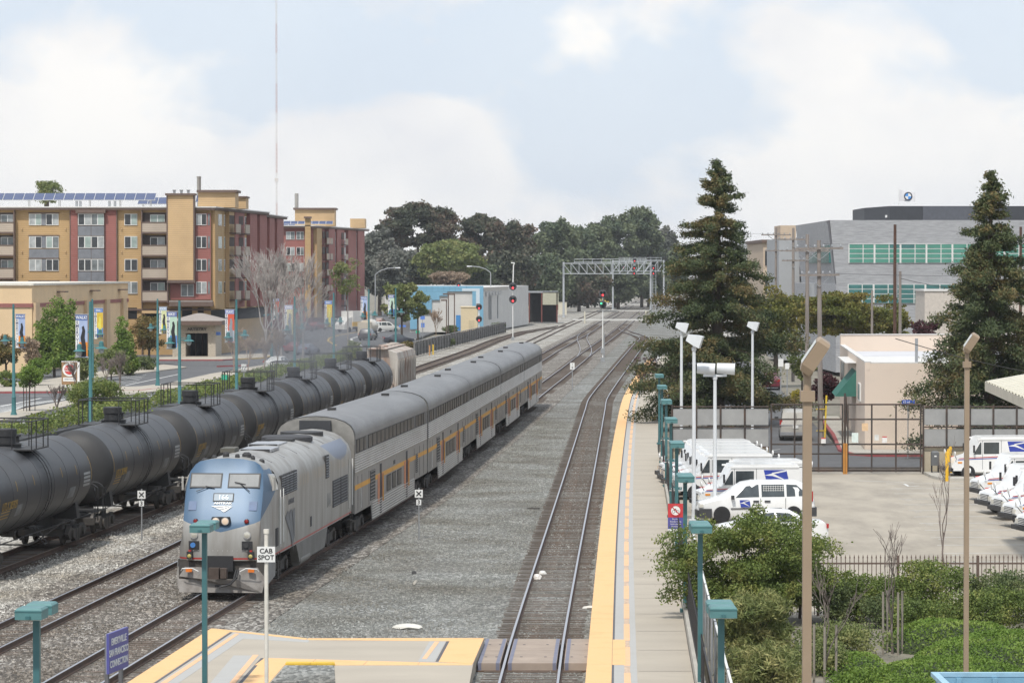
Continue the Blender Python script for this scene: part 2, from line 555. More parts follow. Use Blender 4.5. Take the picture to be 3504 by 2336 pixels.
pk = thing('warning_stripe', 'peach coloured lettered stripe along the fenced single track platform', 'platform stripe')
yy = 44.0
while yy < 360:
    band(lambda y: PE(y) + .98, lambda y: PE(y) + 1.15, [yy, yy + 4.2], PZ, PZ + .010).build('stripe_length', M_PINK, pk)
    band(lambda y: PE(y) + .99, lambda y: PE(y) + 1.14, [yy + 4.25, yy + 5.6], PZ, PZ + .008).build('worn_lettering', mat('peach_worn', (.50, .37, .27), .85, var=.35, scale=9), pk)
    yy += 5.7
for yj in drange(46, 300, 4.6):
    strip('slab_joint', [(PE(yj) + 1.35, yj), (PR(yj) - .02, yj)], .035, PZ + .006, mat('slab_joint', (.2, .18, .16), .9), pf, world=True)
isl = [(380, 2370), (432, 2336), (723, 2148), (860, 2160), (1052, 2182), (1657, 2181), (1619, 2270), (1600, 2370)]
ip = slab('island_platform', isl, -.3, PZ, M_PLAT)
it = thing('tactile_edge', 'yellow tactile warning edge around the island platform', 'platform edge')
def px_panel(name, pts, z0, z1, m, parent):
    P = [ground_at(x, y, z1) for x, y in pts]
    return MB().prism([(p.x, p.y) for p in P], z0, z1).build(name, m, parent)
def px_run(name, A, B, n, z0, z1, m, parent):
    """a band between two px lines, cut into n panels"""
    A = [ground_at(*p, z1) for p in A]; B = [ground_at(*p, z1) for p in B]
    for i in range(n):
        t0, t1 = (i + .006) / n, (i + .994) / n
        q = [A[0].lerp(A[1], t0), A[0].lerp(A[1], t1), B[0].lerp(B[1], t1), B[0].lerp(B[1], t0)]
        MB().prism([(p.x, p.y) for p in q], z0, z1).build(name, m, parent)
ZT = PZ + .008
px_run('tactile_panel', ((723, 2148), (380, 2370)), ((788, 2159), (470, 2370)), 6, PZ - .05, ZT, M_YEL, it)
px_run('tactile_panel', ((726, 2148), (1052, 2182)), ((790, 2159), (1048, 2187)), 2, PZ - .05, ZT + .002, M_YEL, it)
px_run('tactile_panel', ((1054, 2182), (1657, 2181)), ((1050, 2187), (1540, 2191)), 4, PZ - .05, ZT, M_YEL, it)
px_panel('tactile_panel', [(1656, 2182), (1618, 2268), (1501, 2262), (1539, 2191)], PZ - .05, ZT + .004, M_YEL, it)
px_run('tactile_panel', ((905, 2249), (1617, 2269)), ((870, 2274), (1616, 2273)), 4, PZ - .05, ZT, M_YEL, it)
px_run('tactile_panel', ((904, 2249), (800, 2370)), ((980, 2266), (890, 2370)), 2, PZ - .05, ZT + .002, M_YEL, it)
px_run('joint_strip', ((790, 2160), (474, 2370)), ((797, 2161), (483, 2370)), 1, PZ, ZT - .003, M_JOINT, it)
px_run('joint_strip', ((1538, 2192), (1500, 2262)), ((1528, 2192), (1490, 2262)), 1, PZ, ZT - .003, M_JOINT, it)
px_run('joint_strip', ((903, 2249), (796, 2370)), ((893, 2249), (784, 2370)), 1, PZ, ZT - .003, M_JOINT, it)
px_run('light_concrete', ((798, 2161), (1060, 2188)), ((770, 2180), (1056, 2196)), 1, PZ, PZ + .004, M_PLAT2, ip)
px_run('light_concrete', ((797, 2163), (490, 2370)), ((858, 2166), (560, 2370)), 1, PZ, PZ + .0045, M_PLAT2, ip)
px_run('light_concrete', ((890, 2240), (770, 2370)), ((800, 2240), (690, 2370)), 1, PZ, PZ + .004, M_PLAT2, ip)
px_run('light_concrete', ((1526, 2192), (1488, 2262)), ((1470, 2192), (1430, 2262)), 1, PZ, PZ + .004, M_PLAT2, ip)
ps = thing('warning_stripe', 'peach coloured lettered stripe on the island platform', 'platform stripe')
px_run('stripe_length', ((805, 2165), (495, 2370)), ((820, 2166), (518, 2370)), 4, PZ, PZ + .010, M_PINK, ps)
px_run('stripe_length', ((866, 2238), (755, 2370)), ((886, 2238), (776, 2370)), 2, PZ, PZ + .010, M_PINK, ps)
px_run('stripe_length', ((1504, 2193), (1460, 2252)), ((1488, 2193), (1444, 2252)), 2, PZ, PZ + .010, M_PINK, ps)
slab('gravel_pit', [(985, 2266), (1143, 2266), (1150, 2370), (895, 2370)], PZ - .02, PZ + .012, M_BAL, world=False)
px_run('kerb_piece', ((980, 2262), (1145, 2262)), ((976, 2268), (1146, 2268)), 2, PZ, PZ + .06, mat('kerb_yellow', (.62, .40, .04), .7), it)
M_XP = mat('crossing_panel_concrete', (.33, .265, .215), .85, var=.12, scale=1.5, dirt=(.22, .18, .15), dirt_amt=.5, dscale=1)
M_XR = mat('crossing_rubber', (.16, .165, .22), .7)
xp = thing('track_crossing', 'brown concrete panels carrying the walkway across the single track', 'crossing')
y0, y1 = ground_at(1840, 2270, 0).y, ground_at(1840, 2187, 0).y
for lo, hi in ((-1.45, -.86), (-.66, .66), (.86, 1.62)):
    for a, b in ((y0, (y0 + y1) / 2 - .02), ((y0 + y1) / 2 + .02, y1)):
        q = MB().prism([(T1(a) + lo, a), (T1(a) + hi, a), (T1(b) + hi, b), (T1(b) + lo, b)], -.32, .02).build('crossing_panel', M_XP, xp)
        for fx in (.25, .75):
            ym = (a + b) / 2
            MB().lathe([(.04, .02), (.04, .028)], 8, (T1(ym) + lo + (hi - lo) * fx, ym, 0)).build('bolt', M_JOINT, q)
for xx in (-1.42, -.93, -.6, .6, .93, 1.55):
    MB().prism([(T1(y0) + xx - .05, y0 - .01), (T1(y0) + xx + .05, y0 - .01), (T1(y1) + xx + .05, y1 + .01), (T1(y1) + xx - .05, y1 + .01)], -.30, .024).build('rubber_strip', M_XR, xp)
MB().box(T1(y0) - 1.5, y0 - .25, -.26, T1(y0) + 1.7, y0 - .1, -.16).build('timber_edge', mat('old_timber', (.10, .06, .04), .9), xp)
M_RUST = mat('rail_rust', (.085, .055, .042), .8, var=.25, scale=4, dirt=(.17, .085, .045), dirt_amt=.5, dscale=1.2)
M_SHINE = mat('rail_head_worn', (.50, .50, .53), .28, metal=.85, var=.08, scale=3)
M_TIE = mat('tie_timber', (.10, .082, .068), .95, var=.4, scale=3, dirt=(.15, .09, .06), dirt_amt=.6, dscale=1.4)
M_TIE2 = mat('tie_timber_grey', (.15, .135, .12), .95, var=.35, scale=3, dirt=(.08, .055, .04), dirt_amt=.6, dscale=1.4)
def rail_mesh(fc, off, ys):
    prof = [(-.075, -.165), (.075, -.165), (.075, -.15), (.012, -.13), (.012, -.045), (.037, -.035), (.037, -.004), (-.037, -.004), (-.037, -.035), (-.012, -.045), (-.012, -.13), (-.075, -.15)]
    web = MB(); head = MB()
    rings = []; hr = []
    for y in ys:
        d = (fc(y + .5) - fc(y - .5)); L_ = sqrt(1 + d * d); nx, ny = 1 / L_, -d / L_
        cx = fc(y)
        rings.append([(cx + (off + u) * nx, y + (off + u) * ny, z) for u, z in prof])
        hr.append([(cx + (off + u) * nx, y + (off + u) * ny, z) for u, z in ((-.034, -.0035), (.034, -.0035), (.030, .0), (-.030, .0))])
    web.loft(rings); head.loft(hr)
    return web, head
TIE_ME = []
for v in range(6):
    r = random.Random(v)
    mb = MB()
    s = 2.6 + r.uniform(-.08, .08)
    mb.obox((r.uniform(-.05, .05), 0, -.260 + r.uniform(-.008, .008)), (s, .225 + r.uniform(-.02, .02), .17), r.uniform(-.015, .015))
    TIE_ME.append(mb.mesh('tie', M_TIE if v % 3 else M_TIE2))
PLATE_ME = MB().box(-.13, -.09, -.151, .13, .09, -.142).mesh('tie_plate', mat('plate_rust', (.16, .075, .045), .9, var=.3, scale=6))
def track(label, fc, y0, y1, tie_y0, tie_y1, fine=(40, 300), shine=(M_SHINE, M_SHINE), joint=None):
    t = thing('railway_track', label, 'railway track', (0, 0, 0))
    ys = drange(y0, min(y1, fine[1]), 4) + drange(max(y0, fine[1]) + 6, y1, 8) if y1 > fine[1] else drange(y0, y1, 4)
    for k, off in enumerate((-.7525, .7525)):
        w, h = rail_mesh(fc, off, ys)
        r = w.build('rail', M_RUST, t, smooth=None)
        h.build('rail_head', shine[k], r)
    r = random.Random(len(label))
    y = tie_y0; n = 0
    far = MB()
    while y < tie_y1:
        a = -(fc(y + .5) - fc(y - .5))
        if n < 295:
            put('tie', TIE_ME[r.randrange(6)], t, (fc(y), y, 0), a)
        else:
            far.obox((fc(y), y, -.262), (2.6, .21, .17), a)
        y += .51; n += 1
    if far.f:
        stuff(far.build('far_ties', M_TIE, t))
    return t
M_DULL = mat('rail_head_dull', (.20, .15, .12), .6, metal=.4, var=.2, scale=3)
track('main line track under the passenger train, beside the island platform', TA, 60, 1090, 76, 640)
track('empty main line track between the passenger train and the tank cars', TB, 70, 1090, 84, 640)
track('siding track under the black tank cars', TC, 90, 1090, 104, 240, shine=(M_DULL, M_DULL))
track('rusty siding curving along the grey plank fence', TD, 250, 612, 330, 560, shine=(M_DULL, M_DULL))
track('single track beside the fenced platform with yellow edge', T1, 50, 584, 78, 520)
def px_path(pts):
    q = [ground_at(1800 + x * .2551, 1000 + y * .2551, 0) for x, y in pts]
    return path_fn([(p.y, p.x) for p in q])
co = thing('crossover_track', 'curved crossover rails linking the two main lines beyond the train', 'railway track')
XL = path_fn([(392, 7.9), (425, 9.2), (452, 9.6), (480, 10.0), (505, 10.4), (530, 11.0)])
ya, yb = 386.0, 545.0
def xc(y):
    t = max(0, min(1, (y - ya) / (yb - ya))); t = t * t * (3 - 2 * t)
    return TA(y) * (1 - t) + TB(y) * t
for off in (-.7525, .7525):
    w, h = rail_mesh(xc, off, drange(ya, yb, 5))
    r = w.build('rail', M_RUST, co); h.build('rail_head', M_SHINE, r)
M_LC = mat('level_crossing_concrete', (.45, .44, .41), .9, var=.1, scale=1)
for i, (py, xl, xr) in enumerate(((1093, 1960, 2225), (1062, 2045, 2225), (1041, 2020, 2225))):
    a = ground_at(xl, py, .03); b = ground_at(xr, py, .03)
    o = slab('level_crossing', [(a.x, a.y - 6), (b.x, b.y - 6), (b.x, b.y + 6), (a.x, a.y + 6)], -.2, .03, M_LC, world=True)
def heading(fc, y0, y1):
    return -atan2(fc(y1) - fc(y0), y1 - y0)
M_SILVER = mat('loco_silver', (.40, .395, .38), .45, metal=.25, var=.10, scale=1.2, stretch=(1, 1, .25), dirt=(.30, .24, .18), dirt_amt=.55, dscale=1.6)
M_UNDER = mat('underframe_grime', (.05, .046, .042), .85, var=.35, scale=3, dirt=(.10, .075, .055), dirt_amt=.6, dscale=2)
M_BLACK = mat('black_trim', (.022, .022, .024), .55)
M_GRILL = mat('louvre_dark', (.035, .035, .037), .7)
M_STEEL = mat('bright_steel', (.55, .55, .55), .35, metal=.7)
M_RED = mat('red_stripe_paint', (.42, .035, .03), .5)
M_WHITE = mat('white_paint', (.78, .78, .76), .5, var=.05)
M_ORANGE = mat('orange_lamp', (.70, .18, .02), .4)
M_REDLENS = mat('red_lens', (.22, .012, .012), .2)
M_WIND = mat('windshield_hazed', (.24, .245, .245), .5, spec=.2, var=.15, scale=2.5, stretch=(1, 1, .3))
M_DGREY = mat('logo_grey', (.14, .145, .155), .6)
def loco_paint():
    m, nt, b = _nt('loco_livery')
    N = nt.nodes.new; lk = nt.links.new
    tc = N('ShaderNodeTexCoord'); sp = N('ShaderNodeSeparateXYZ'); lk(tc.outputs['Object'], sp.inputs[0])
    def mth(op, a, b2=None, v=None):
        n = N('ShaderNodeMath'); n.operation = op
        for i, q in enumerate((a, b2)):
            if q is None: continue
            if isinstance(q, (int, float)): n.inputs[i].default_value = q
            else: lk(q, n.inputs[i])
        return n.outputs[0]
    x, y, z = sp.outputs
    ax = mth('ABSOLUTE', x)
    lim = mth('ADD', mth('ADD', mth('MULTIPLY', ax, .20), mth('MULTIPLY', y, .47)), 2.06)
    blue = mth('GREATER_THAN', z, lim)
    blue = mth('MULTIPLY', blue, mth('LESS_THAN', y, 2.35))
    topcut = mth('MAXIMUM', mth('LESS_THAN', y, 1.42), mth('LESS_THAN', z, 4.02))
    blue = mth('MULTIPLY', blue, topcut)
    q = mth('MULTIPLY', mth('ADD', y, -17.6), .30)
    rear = mth('GREATER_THAN', z, mth('ADD', mth('MULTIPLY', mth('MULTIPLY', q, q), .75), 3.42))
    rear = mth('MULTIPLY', rear, mth('MULTIPLY', mth('GREATER_THAN', y, 13.6), mth('LESS_THAN', y, 19.9)))
    rear = mth('MULTIPLY', rear, mth('LESS_THAN', z, 4.10))
    red = mth('MULTIPLY', mth('GREATER_THAN', z, 1.18), mth('LESS_THAN', z, 1.235))
    nz = N('ShaderNodeTexNoise'); nz.inputs['Scale'].default_value = 1.8; nz.inputs['Detail'].default_value = 8
    mp = N('ShaderNodeMapping'); mp.inputs['Scale'].default_value = (1, 1.2, .22)
    lk(tc.outputs['Object'], mp.inputs[0]); lk(mp.outputs[0], nz.inputs['Vector'])
    rp = N('ShaderNodeValToRGB')
    rp.color_ramp.elements[0].position = .38; rp.color_ramp.elements[0].color = (.33, .325, .31, 1)
    rp.color_ramp.elements[1].position = .70; rp.color_ramp.elements[1].color = (.20, .183, .16, 1)
    lk(nz.outputs['Fac'], rp.inputs['Fac'])
    def mix(f, a, b2):
        n = N('ShaderNodeMixRGB'); lk(f, n.inputs[0])
        for i, q in ((1, a), (2, b2)):
            if isinstance(q, tuple): n.inputs[i].default_value = q
            else: lk(q, n.inputs[i])
        return n.outputs['Color']
    nb = N('ShaderNodeValToRGB')
    nb.color_ramp.elements[0].position = .35; nb.color_ramp.elements[0].color = (.047, .104, .185, 1)
    nb.color_ramp.elements[1].position = .75; nb.color_ramp.elements[1].color = (.062, .114, .180, 1)
    lk(nz.outputs['Fac'], nb.inputs['Fac'])
    c = mix(rear, rp.outputs['Color'], (.17, .20, .27, 1))
    c = mix(blue, c, nb.outputs['Color'])
    c = mix(red, c, (.40, .04, .035, 1))
    band_ = mth('MULTIPLY', mth('MULTIPLY', mth('GREATER_THAN', z, 3.1), mth('LESS_THAN', z, 3.5)), mth('MULTIPLY', mth('GREATER_THAN', y, 3.2), mth('LESS_THAN', y, 20)))
    n2 = N('ShaderNodeTexNoise'); n2.inputs['Scale'].default_value = 4; n2.inputs['Detail'].default_value = 6
    m2 = N('ShaderNodeMapping'); m2.inputs['Scale'].default_value = (1, 1.6, .12)
    lk(tc.outputs['Object'], m2.inputs[0]); lk(m2.outputs[0], n2.inputs['Vector'])
    st = mth('MULTIPLY', mth('GREATER_THAN', n2.outputs['Fac'], .54), band_)
    st = mth('MULTIPLY', st, .45)
    c = mix(st, c, (.36, .27, .16, 1))
    lk(c, b.inputs['Base Color'])
    b.inputs['Roughness'].default_value = .42
    b.inputs['Metallic'].default_value = .12
    return m
M_LOCO = loco_paint()
LOCO_Y = 104.0
loco = thing('locomotive', 'silver and blue diesel locomotive numbered 166 leading the passenger train', 'locomotive',
             (TA(LOCO_Y), LOCO_Y, 0), heading(TA, LOCO_Y + 3, LOCO_Y + 18))
SIDE = [(1.50, 1.14), (1.52, 1.5), (1.52, 2.1), (1.52, 2.7), (1.52, 3.3), (1.50, 3.55), (1.38, 3.86), (1.13, 4.13)]
ROOF = [(.85, 4.28), (.45, 4.385), (0, 4.42)]
hull = MB()
NZ = [1.14, 1.5, 2.1, 2.42, 3.0, 3.45, 3.98, 4.20]
NY = [.02, .0, .02, .15, .50, .78, 1.12, 1.28]
NW = [1.16, 1.22, 1.26, 1.27, 1.28, 1.27, 1.21, 1.06]
def side_x(z):
    for (xa, za), (xb, zb) in zip(SIDE, SIDE[1:]):
        if z <= zb:
            return xa + (xb - xa) * (z - za) / (zb - za)
    return SIDE[-1][0]
rows = []
for z, yf, wf in zip(NZ, NY, NW):
    h = []
    top = z > 4.1
    zz = [4.40, 4.375, 4.30, 4.20, 4.17, 4.15, 4.13] if top else [z] * 7
    sx = SIDE[-1][0] if top else side_x(z)
    pl = [(0, yf), (wf * .5, yf + .012), (wf * .86, yf + .04), (wf, yf + .10),
          ((wf + sx) / 2 + .03, yf + .10 + (2.45 - yf - .1) * .40), (sx - .015, yf + .1 + (2.45 - yf - .1) * .75), (sx, 2.45)]
    if z < 2.0:
        pl = [(0, yf), (wf * .5, yf + .01), (wf * .84, yf + .05), (wf, yf + .13), (1.38, .34), (1.48, .72), (sx, 2.45)]
    h = [(px_, py_, q) for (px_, py_), q in zip(pl, zz)]
    rows.append([(-a, b_, c_) for a, b_, c_ in h[:0:-1]] + h)
hull.loft(rows, closed=False, caps=False)
ring_half = [(x, z) for x, z in ROOF[::-1]] + [SIDE[-1]]
rt = rows[-1]; mid = len(rt) // 2
first = [(-x, 2.45, z) for x, z in ring_half[:0:-1]] + [(x, 2.45, z) for x, z in ring_half]
k = len(first) // 2
sel = [rt[mid - 3], rt[mid - 2], rt[mid - 1], rt[mid], rt[mid + 1], rt[mid + 2], rt[mid + 3]]
hull.loft([sel, first], closed=False, caps=False)
for sgn in (-1, 1):
    e = [(x * sgn, y, z) for x, y, z in rt[mid + 3:]]
    hull.poly(e)
def body_ring(y, dx=0, dz=0):
    h = SIDE + ROOF
    r = [(x - dx, y, z) for x, z in h]
    return r + [(-x + dx, y, z) for x, z in [(a, b_) for a, b_ in h[-2::-1]]]
hull.loft([body_ring(2.45), body_ring(20.4), body_ring(20.75, .1)], closed=False, caps=False)
hull.poly(body_ring(20.75, .1))
hull.poly([(-1.5, .9, 1.15), (1.5, .9, 1.15), (1.5, 20.7, 1.15), (-1.5, 20.7, 1.15)])
hull_o = hull.build('body', M_LOCO, loco, smooth=35)
def nose_y(z):
    for i in range(len(NZ) - 1):
        if z <= NZ[i + 1]:
            return NY[i] + (NY[i + 1] - NY[i]) * (z - NZ[i]) / (NZ[i + 1] - NZ[i])
    return NY[-1]
def nose_patch(x0, x1, z0, z1, out, th=.0):
    def P_(x, z): return (x, nose_y(z) + .02 * abs(x) / 1.2 - out, z)
    return [P_(x0, z0), P_(x1, z0), P_(x1, z1), P_(x0, z1)]
def plate(name, pts, m, parent, th=.03):
    a = [Vector(p) for p in pts]
    n = (a[1] - a[0]).cross(a[3] - a[0]).normalized()
    mb = MB()
    b_ = [p - n * th for p in a]
    k_ = len(a)
    mb.add(a + b_, [tuple(range(k_)), tuple(range(2 * k_ - 1, k_ - 1, -1))] + [(i, (i + 1) % k_, k_ + (i + 1) % k_, k_ + i) for i in range(k_)])
    return mb.build(name, m, parent)
for s in (-1, 1):
    x0, x1 = (.10, 1.16) if s > 0 else (-1.16, -.10)
    fr = plate('windshield', nose_patch(x0, x1, 3.47, 3.93, .022), M_BLACK, loco, .04)
    plate('pane', nose_patch(x0 + .045, x1 - .045, 3.51, 3.89, .028), M_WIND, fr, .03)
    wp = MB()
    c0 = Vector(nose_patch(s * .85 if s > 0 else -.92, 0, 3.36, 3.4, .07)[0]); c1 = Vector(nose_patch(s * .50 if s > 0 else -.52, 0, 3.62 if s > 0 else 3.50, 4, .07)[0])
    wp.tube([c0, c1], .014, 5)
    dd = Vector((.28, 0, -.06)); wp.tube([c1 - dd * (.6 if s > 0 else .35), c1 + dd * .7], .018, 5)
    wp.build('wiper', M_BLACK, fr)
    def SP(y, z): return (s * (side_x(z) - .10 * (2.45 - y) / 1.2 + .035), y, z)
    sw = plate('side_window', [SP(1.62, 3.32), SP(2.28, 3.32), SP(2.28, 3.84), SP(1.62, 3.88)][::s], M_STEEL, loco, .05)
    plate('pane', [(x + s * .012, y, z) for x, y, z in (SP(1.68, 3.37), SP(2.22, 3.37), SP(2.22, 3.79), SP(1.68, 3.82))][::s], mat('side_glass_pale', (.52, .50, .44), .3), sw, .02)
    MB().obox((s * 1.53, 1.5, 3.56), (.05, .16, .44), rz=s * -.3).build('mirror', mat('mirror_cream', (.42, .40, .36), .5), loco)
nb = plate('number_board', nose_patch(-.34, .34, 3.04, 3.30, .03), M_BLACK, loco, .04)
plate('lit_panel', nose_patch(-.31, .31, 3.065, 3.275, .036), mat('number_panel', (.10, .16, .22), .4), nb, .02)
NROT = (pi / 2 - math.atan2(.28, .5), 0, 0)
text_on(nb, '166', .24, mat('lit_white', (.8, .9, .95), .5, emit=(.8, .95, 1, .15)), (0, nose_y(3.17) - .05, 3.17), NROT, name='number')
text_on(loco, 'AMTRAK', .10, M_WHITE, (.0, nose_y(2.98) - .022, 2.98), NROT, name='railway_name', bold=.004, sx=1.5)
for t in ([(-.38, 2.90), (.34, 2.92), (-.04, 2.872), (-.26, 2.855)], [(-.22, 2.835), (.0, 2.857), (.33, 2.908), (.02, 2.805), (-.10, 2.79)], [(-.05, 2.77), (.06, 2.797), (.34, 2.895), (.13, 2.74), (.06, 2.705)]):
    MB().poly([(x, nose_y(z) - .026, z) for x, z in t]).build('railway_emblem', M_WHITE, loco, fixn=False)
for s in (-1, 1):
    plate('nose_hatch', nose_patch(s * 1.0 - .13, s * 1.0 + .13, 2.76, 3.04, .008), mat('nose_hatch_blue', (.044, .095, .205), .5), loco, .02)
def lamp(name, x, z, r, glass, ring=M_STEEL, y=None, parent=loco, depth=.06):
    y = nose_y(z) if y is None else y
    h = MB().lathe([(r * 1.2, -depth), (r * 1.2, .05)], 20, (x, y, z), 'Y').build(name, ring, parent)
    MB().lathe([(r * .25, -depth - .02), (r * .8, -depth - .012), (r, -depth - .004), (r, .02)], 20, (x, y, z), 'Y').build('lens', glass, h, smooth=40)
    return h
M_HEADL = mat('headlight_glass', (.55, .45, .36), .2, emit=(1.0, .70, .45, .28))
M_LAMPG = mat('lamp_glass', (.55, .53, .46), .15, metal=.3)
hb = MB().prism_y([(-.28, 2.30), (.28, 2.30), (.33, 2.42), (.28, 2.56), (-.28, 2.56), (-.33, 2.42)], .02, .3).build('headlight_housing', M_BLACK, loco)
for x in (-.155, .155):
    lamp('headlight', x, 2.43, .105, M_HEADL, M_STEEL, y=.04, parent=loco, depth=.05)
for x in (-.84, .84):
    lamp('marker_light', x, 2.42, .065, M_REDLENS, M_BLACK, depth=.05)
    lamp('corner_light', x * 1.04, 1.98, .105, M_LAMPG, M_STEEL, y=.06, depth=.07)
    q = MB().box(x * 1.04 - .17, -.015, 1.50, x * 1.04 + .17, .2, 1.78).build('socket_recess', M_BLACK, loco)
    MB().lathe([(.085, -.05), (.085, .02)], 14, (x * 1.04 - .03, 0, 1.65), 'Y').build('socket_cap', mat('socket_blue', (.06, .20, .50), .4) if x < 0 else M_GRILL, q)
    d = MB().box(x * 1.2 - .09, -.11, 1.20, x * 1.2 + .09, .14, 1.44).build('ditch_light', M_BLACK, loco)
    MB().lathe([(.03, -.14), (.065, -.12), (.065, -.05)], 12, (x * 1.2, 0, 1.30), 'Y').build('lens', mat('ditch_lens', (.45, .38, .12), .2), d)
    MB().lathe([(.05, 1.44), (.05, 1.49)], 10, (x * 1.2, -.02, 0)).build('red_cap', M_RED, d)
    g = MB().tube([(x * 1.52, -.12, .82), (x * 1.45, -.22, .90), (x * 1.05, -.28, .92), (x * .82, -.26, .82), (x * .80, -.2, .72)], .016, 6).build('handrail', M_WHITE, loco)
    MB().box(x * 1.22 - .1, -.12, .78, x * 1.22 + .1, -.02, .90).build('uncoupling_light', M_ORANGE, loco)
rv = MB()
for i in range(14):
    rv.lathe([(.014, -.02), (.014, .01)], 6, (-1.05 + i * .16, .02, 1.47), 'Y')
rv.build('rivet_strip', M_STEEL, loco)
pl = MB()
prof = [(-1.36, .10), (1.36, .10), (1.48, .62), (1.46, .92), (.62, .92), (.55, .55), (-.55, .55), (-.62, .92), (-1.46, .92), (-1.48, .62)]
def plow_pt(x, z, o=0): return (x, -.22 + .26 * (abs(x) / 1.4) ** 2 + .18 * (z - .1) + o, z)
pl.poly([plow_pt(x, z) for x, z in prof]); pl.poly([plow_pt(x, z, .08) for x, z in prof])
n_ = len(prof)
for i in range(n_):
    a, b_ = prof[i], prof[(i + 1) % n_]
    pl.quad(plow_pt(*a), plow_pt(*b_), plow_pt(*b_, .08), plow_pt(*a, .08))
pl.build('plow', mat('plow_grey', (.25, .235, .22), .7, var=.2, scale=2, dirt=(.11, .09, .075), dirt_amt=.7, dscale=2.5), loco)
MB().box(-1.40, .14, .35, 1.40, .3, 1.16).build('pilot_beam', M_UNDER, loco)
for s in (-1, 1):
    plate('side_skirt', [(s * 1.49, .35, .32), (s * 1.50, 1.9, .32 if s > 9 else .50), (s * 1.51, 1.95, 1.16), (s * 1.49, .35, 1.16)][::s], mat('skirt_grey', (.24, .24, .24), .6, var=.15, dirt=(.12, .1, .09), dirt_amt=.5), loco, .03)
cp = MB().box(-.42, -.06, .80, .42, .2, 1.30).build('coupler_pocket', M_BLACK, loco)
ck = MB().box(-.17, -.45, .62, .17, .2, .92).box(-.28, -.62, .60, .05, -.40, .96).box(.10, -.60, .62, .30, -.36, .94)
ck.build('coupler', mat('coupler_rust', (.075, .055, .045), .85, var=.3), loco)
hs = MB()
hs.tube([(.62, -.15, .85), (.58, -.34, .62), (.40, -.42, .42), (.12, -.44, .36), (-.10, -.42, .37)], .035, 8)
hs.tube([(.54, -.15, .85), (.50, -.36, .58), (.34, -.44, .40), (.05, -.46, .32)], .03, 8)
hs.build('brake_hose', M_BLACK, loco, smooth=40)
for x, y, w_, h_ in ((-.55, 2.0, .09, .12), (-.18, 2.1, .11, .16), (.22, 2.0, .08, .1), (.45, 2.5, .16, .17), (.72, 2.15, .07, .16), (-.9, 2.2, .13, .14), (.95, 2.5, .1, .12)):
    zt = 4.42 - .30 * (abs(x) / 1.1) ** 2
    MB().lathe([(w_, zt - .05), (w_, zt + h_ * .6), (w_ * .5, zt + h_)], 10, (x, y, 0)).build('roof_fitting', M_GRILL, loco)
MB().obox((-.62, 5.3, 4.46), (.5, .9, .14)).obox((-.75, 6.2, 4.44), (.4, .7, .12)).build('horn_cluster', mat('horn_dull', (.10, .095, .08), .8), loco)
for y0_, y1_, x_ in ((6.0, 7.8, .15), (9.2, 11.2, -.1)):
    MB().box(x_ - .55, y0_, 4.34, x_ + .55, y1_, 4.435).build('roof_hatch', mat('hatch_grey', (.33, .34, .36), .45, metal=.2), loco)
    MB().box(x_ - .50, y0_ - .06, 4.36, x_ + .5, y0_ + .06, 4.44).build('hatch_gap', M_GRILL, loco)
MB().lathe([(.95, 4.30), (.95, 4.45), (.85, 4.50)], 24, (0, 14.0, 0)).build('exhaust_hood', mat('soot', (.05, .05, .055), .8), loco)
MB().lathe([(.82, 4.30), (.82, 4.46)], 24, (0, 17.6, 0)).build('fan_ring', M_GRILL, loco)
MB().box(-.5, 12.0, 4.36, .5, 12.7, 4.47).build('exhaust_stack', M_GRILL, loco)
for y_ in (3.5, 6.3, 9.0, 12.0, 15.5, 18.5):
    MB().prism_y([(x, z + .006) for x, z in [(-1.14, 4.135)] + [(-x, z) for x, z in ROOF] + [(x, z) for x, z in ROOF[-2::-1]] + [(1.14, 4.135)]] + [(1.1, 4.08), (0, 4.3), (-1.1, 4.08)], y_, y_ + .03).build('roof_seam', M_DGREY, loco)
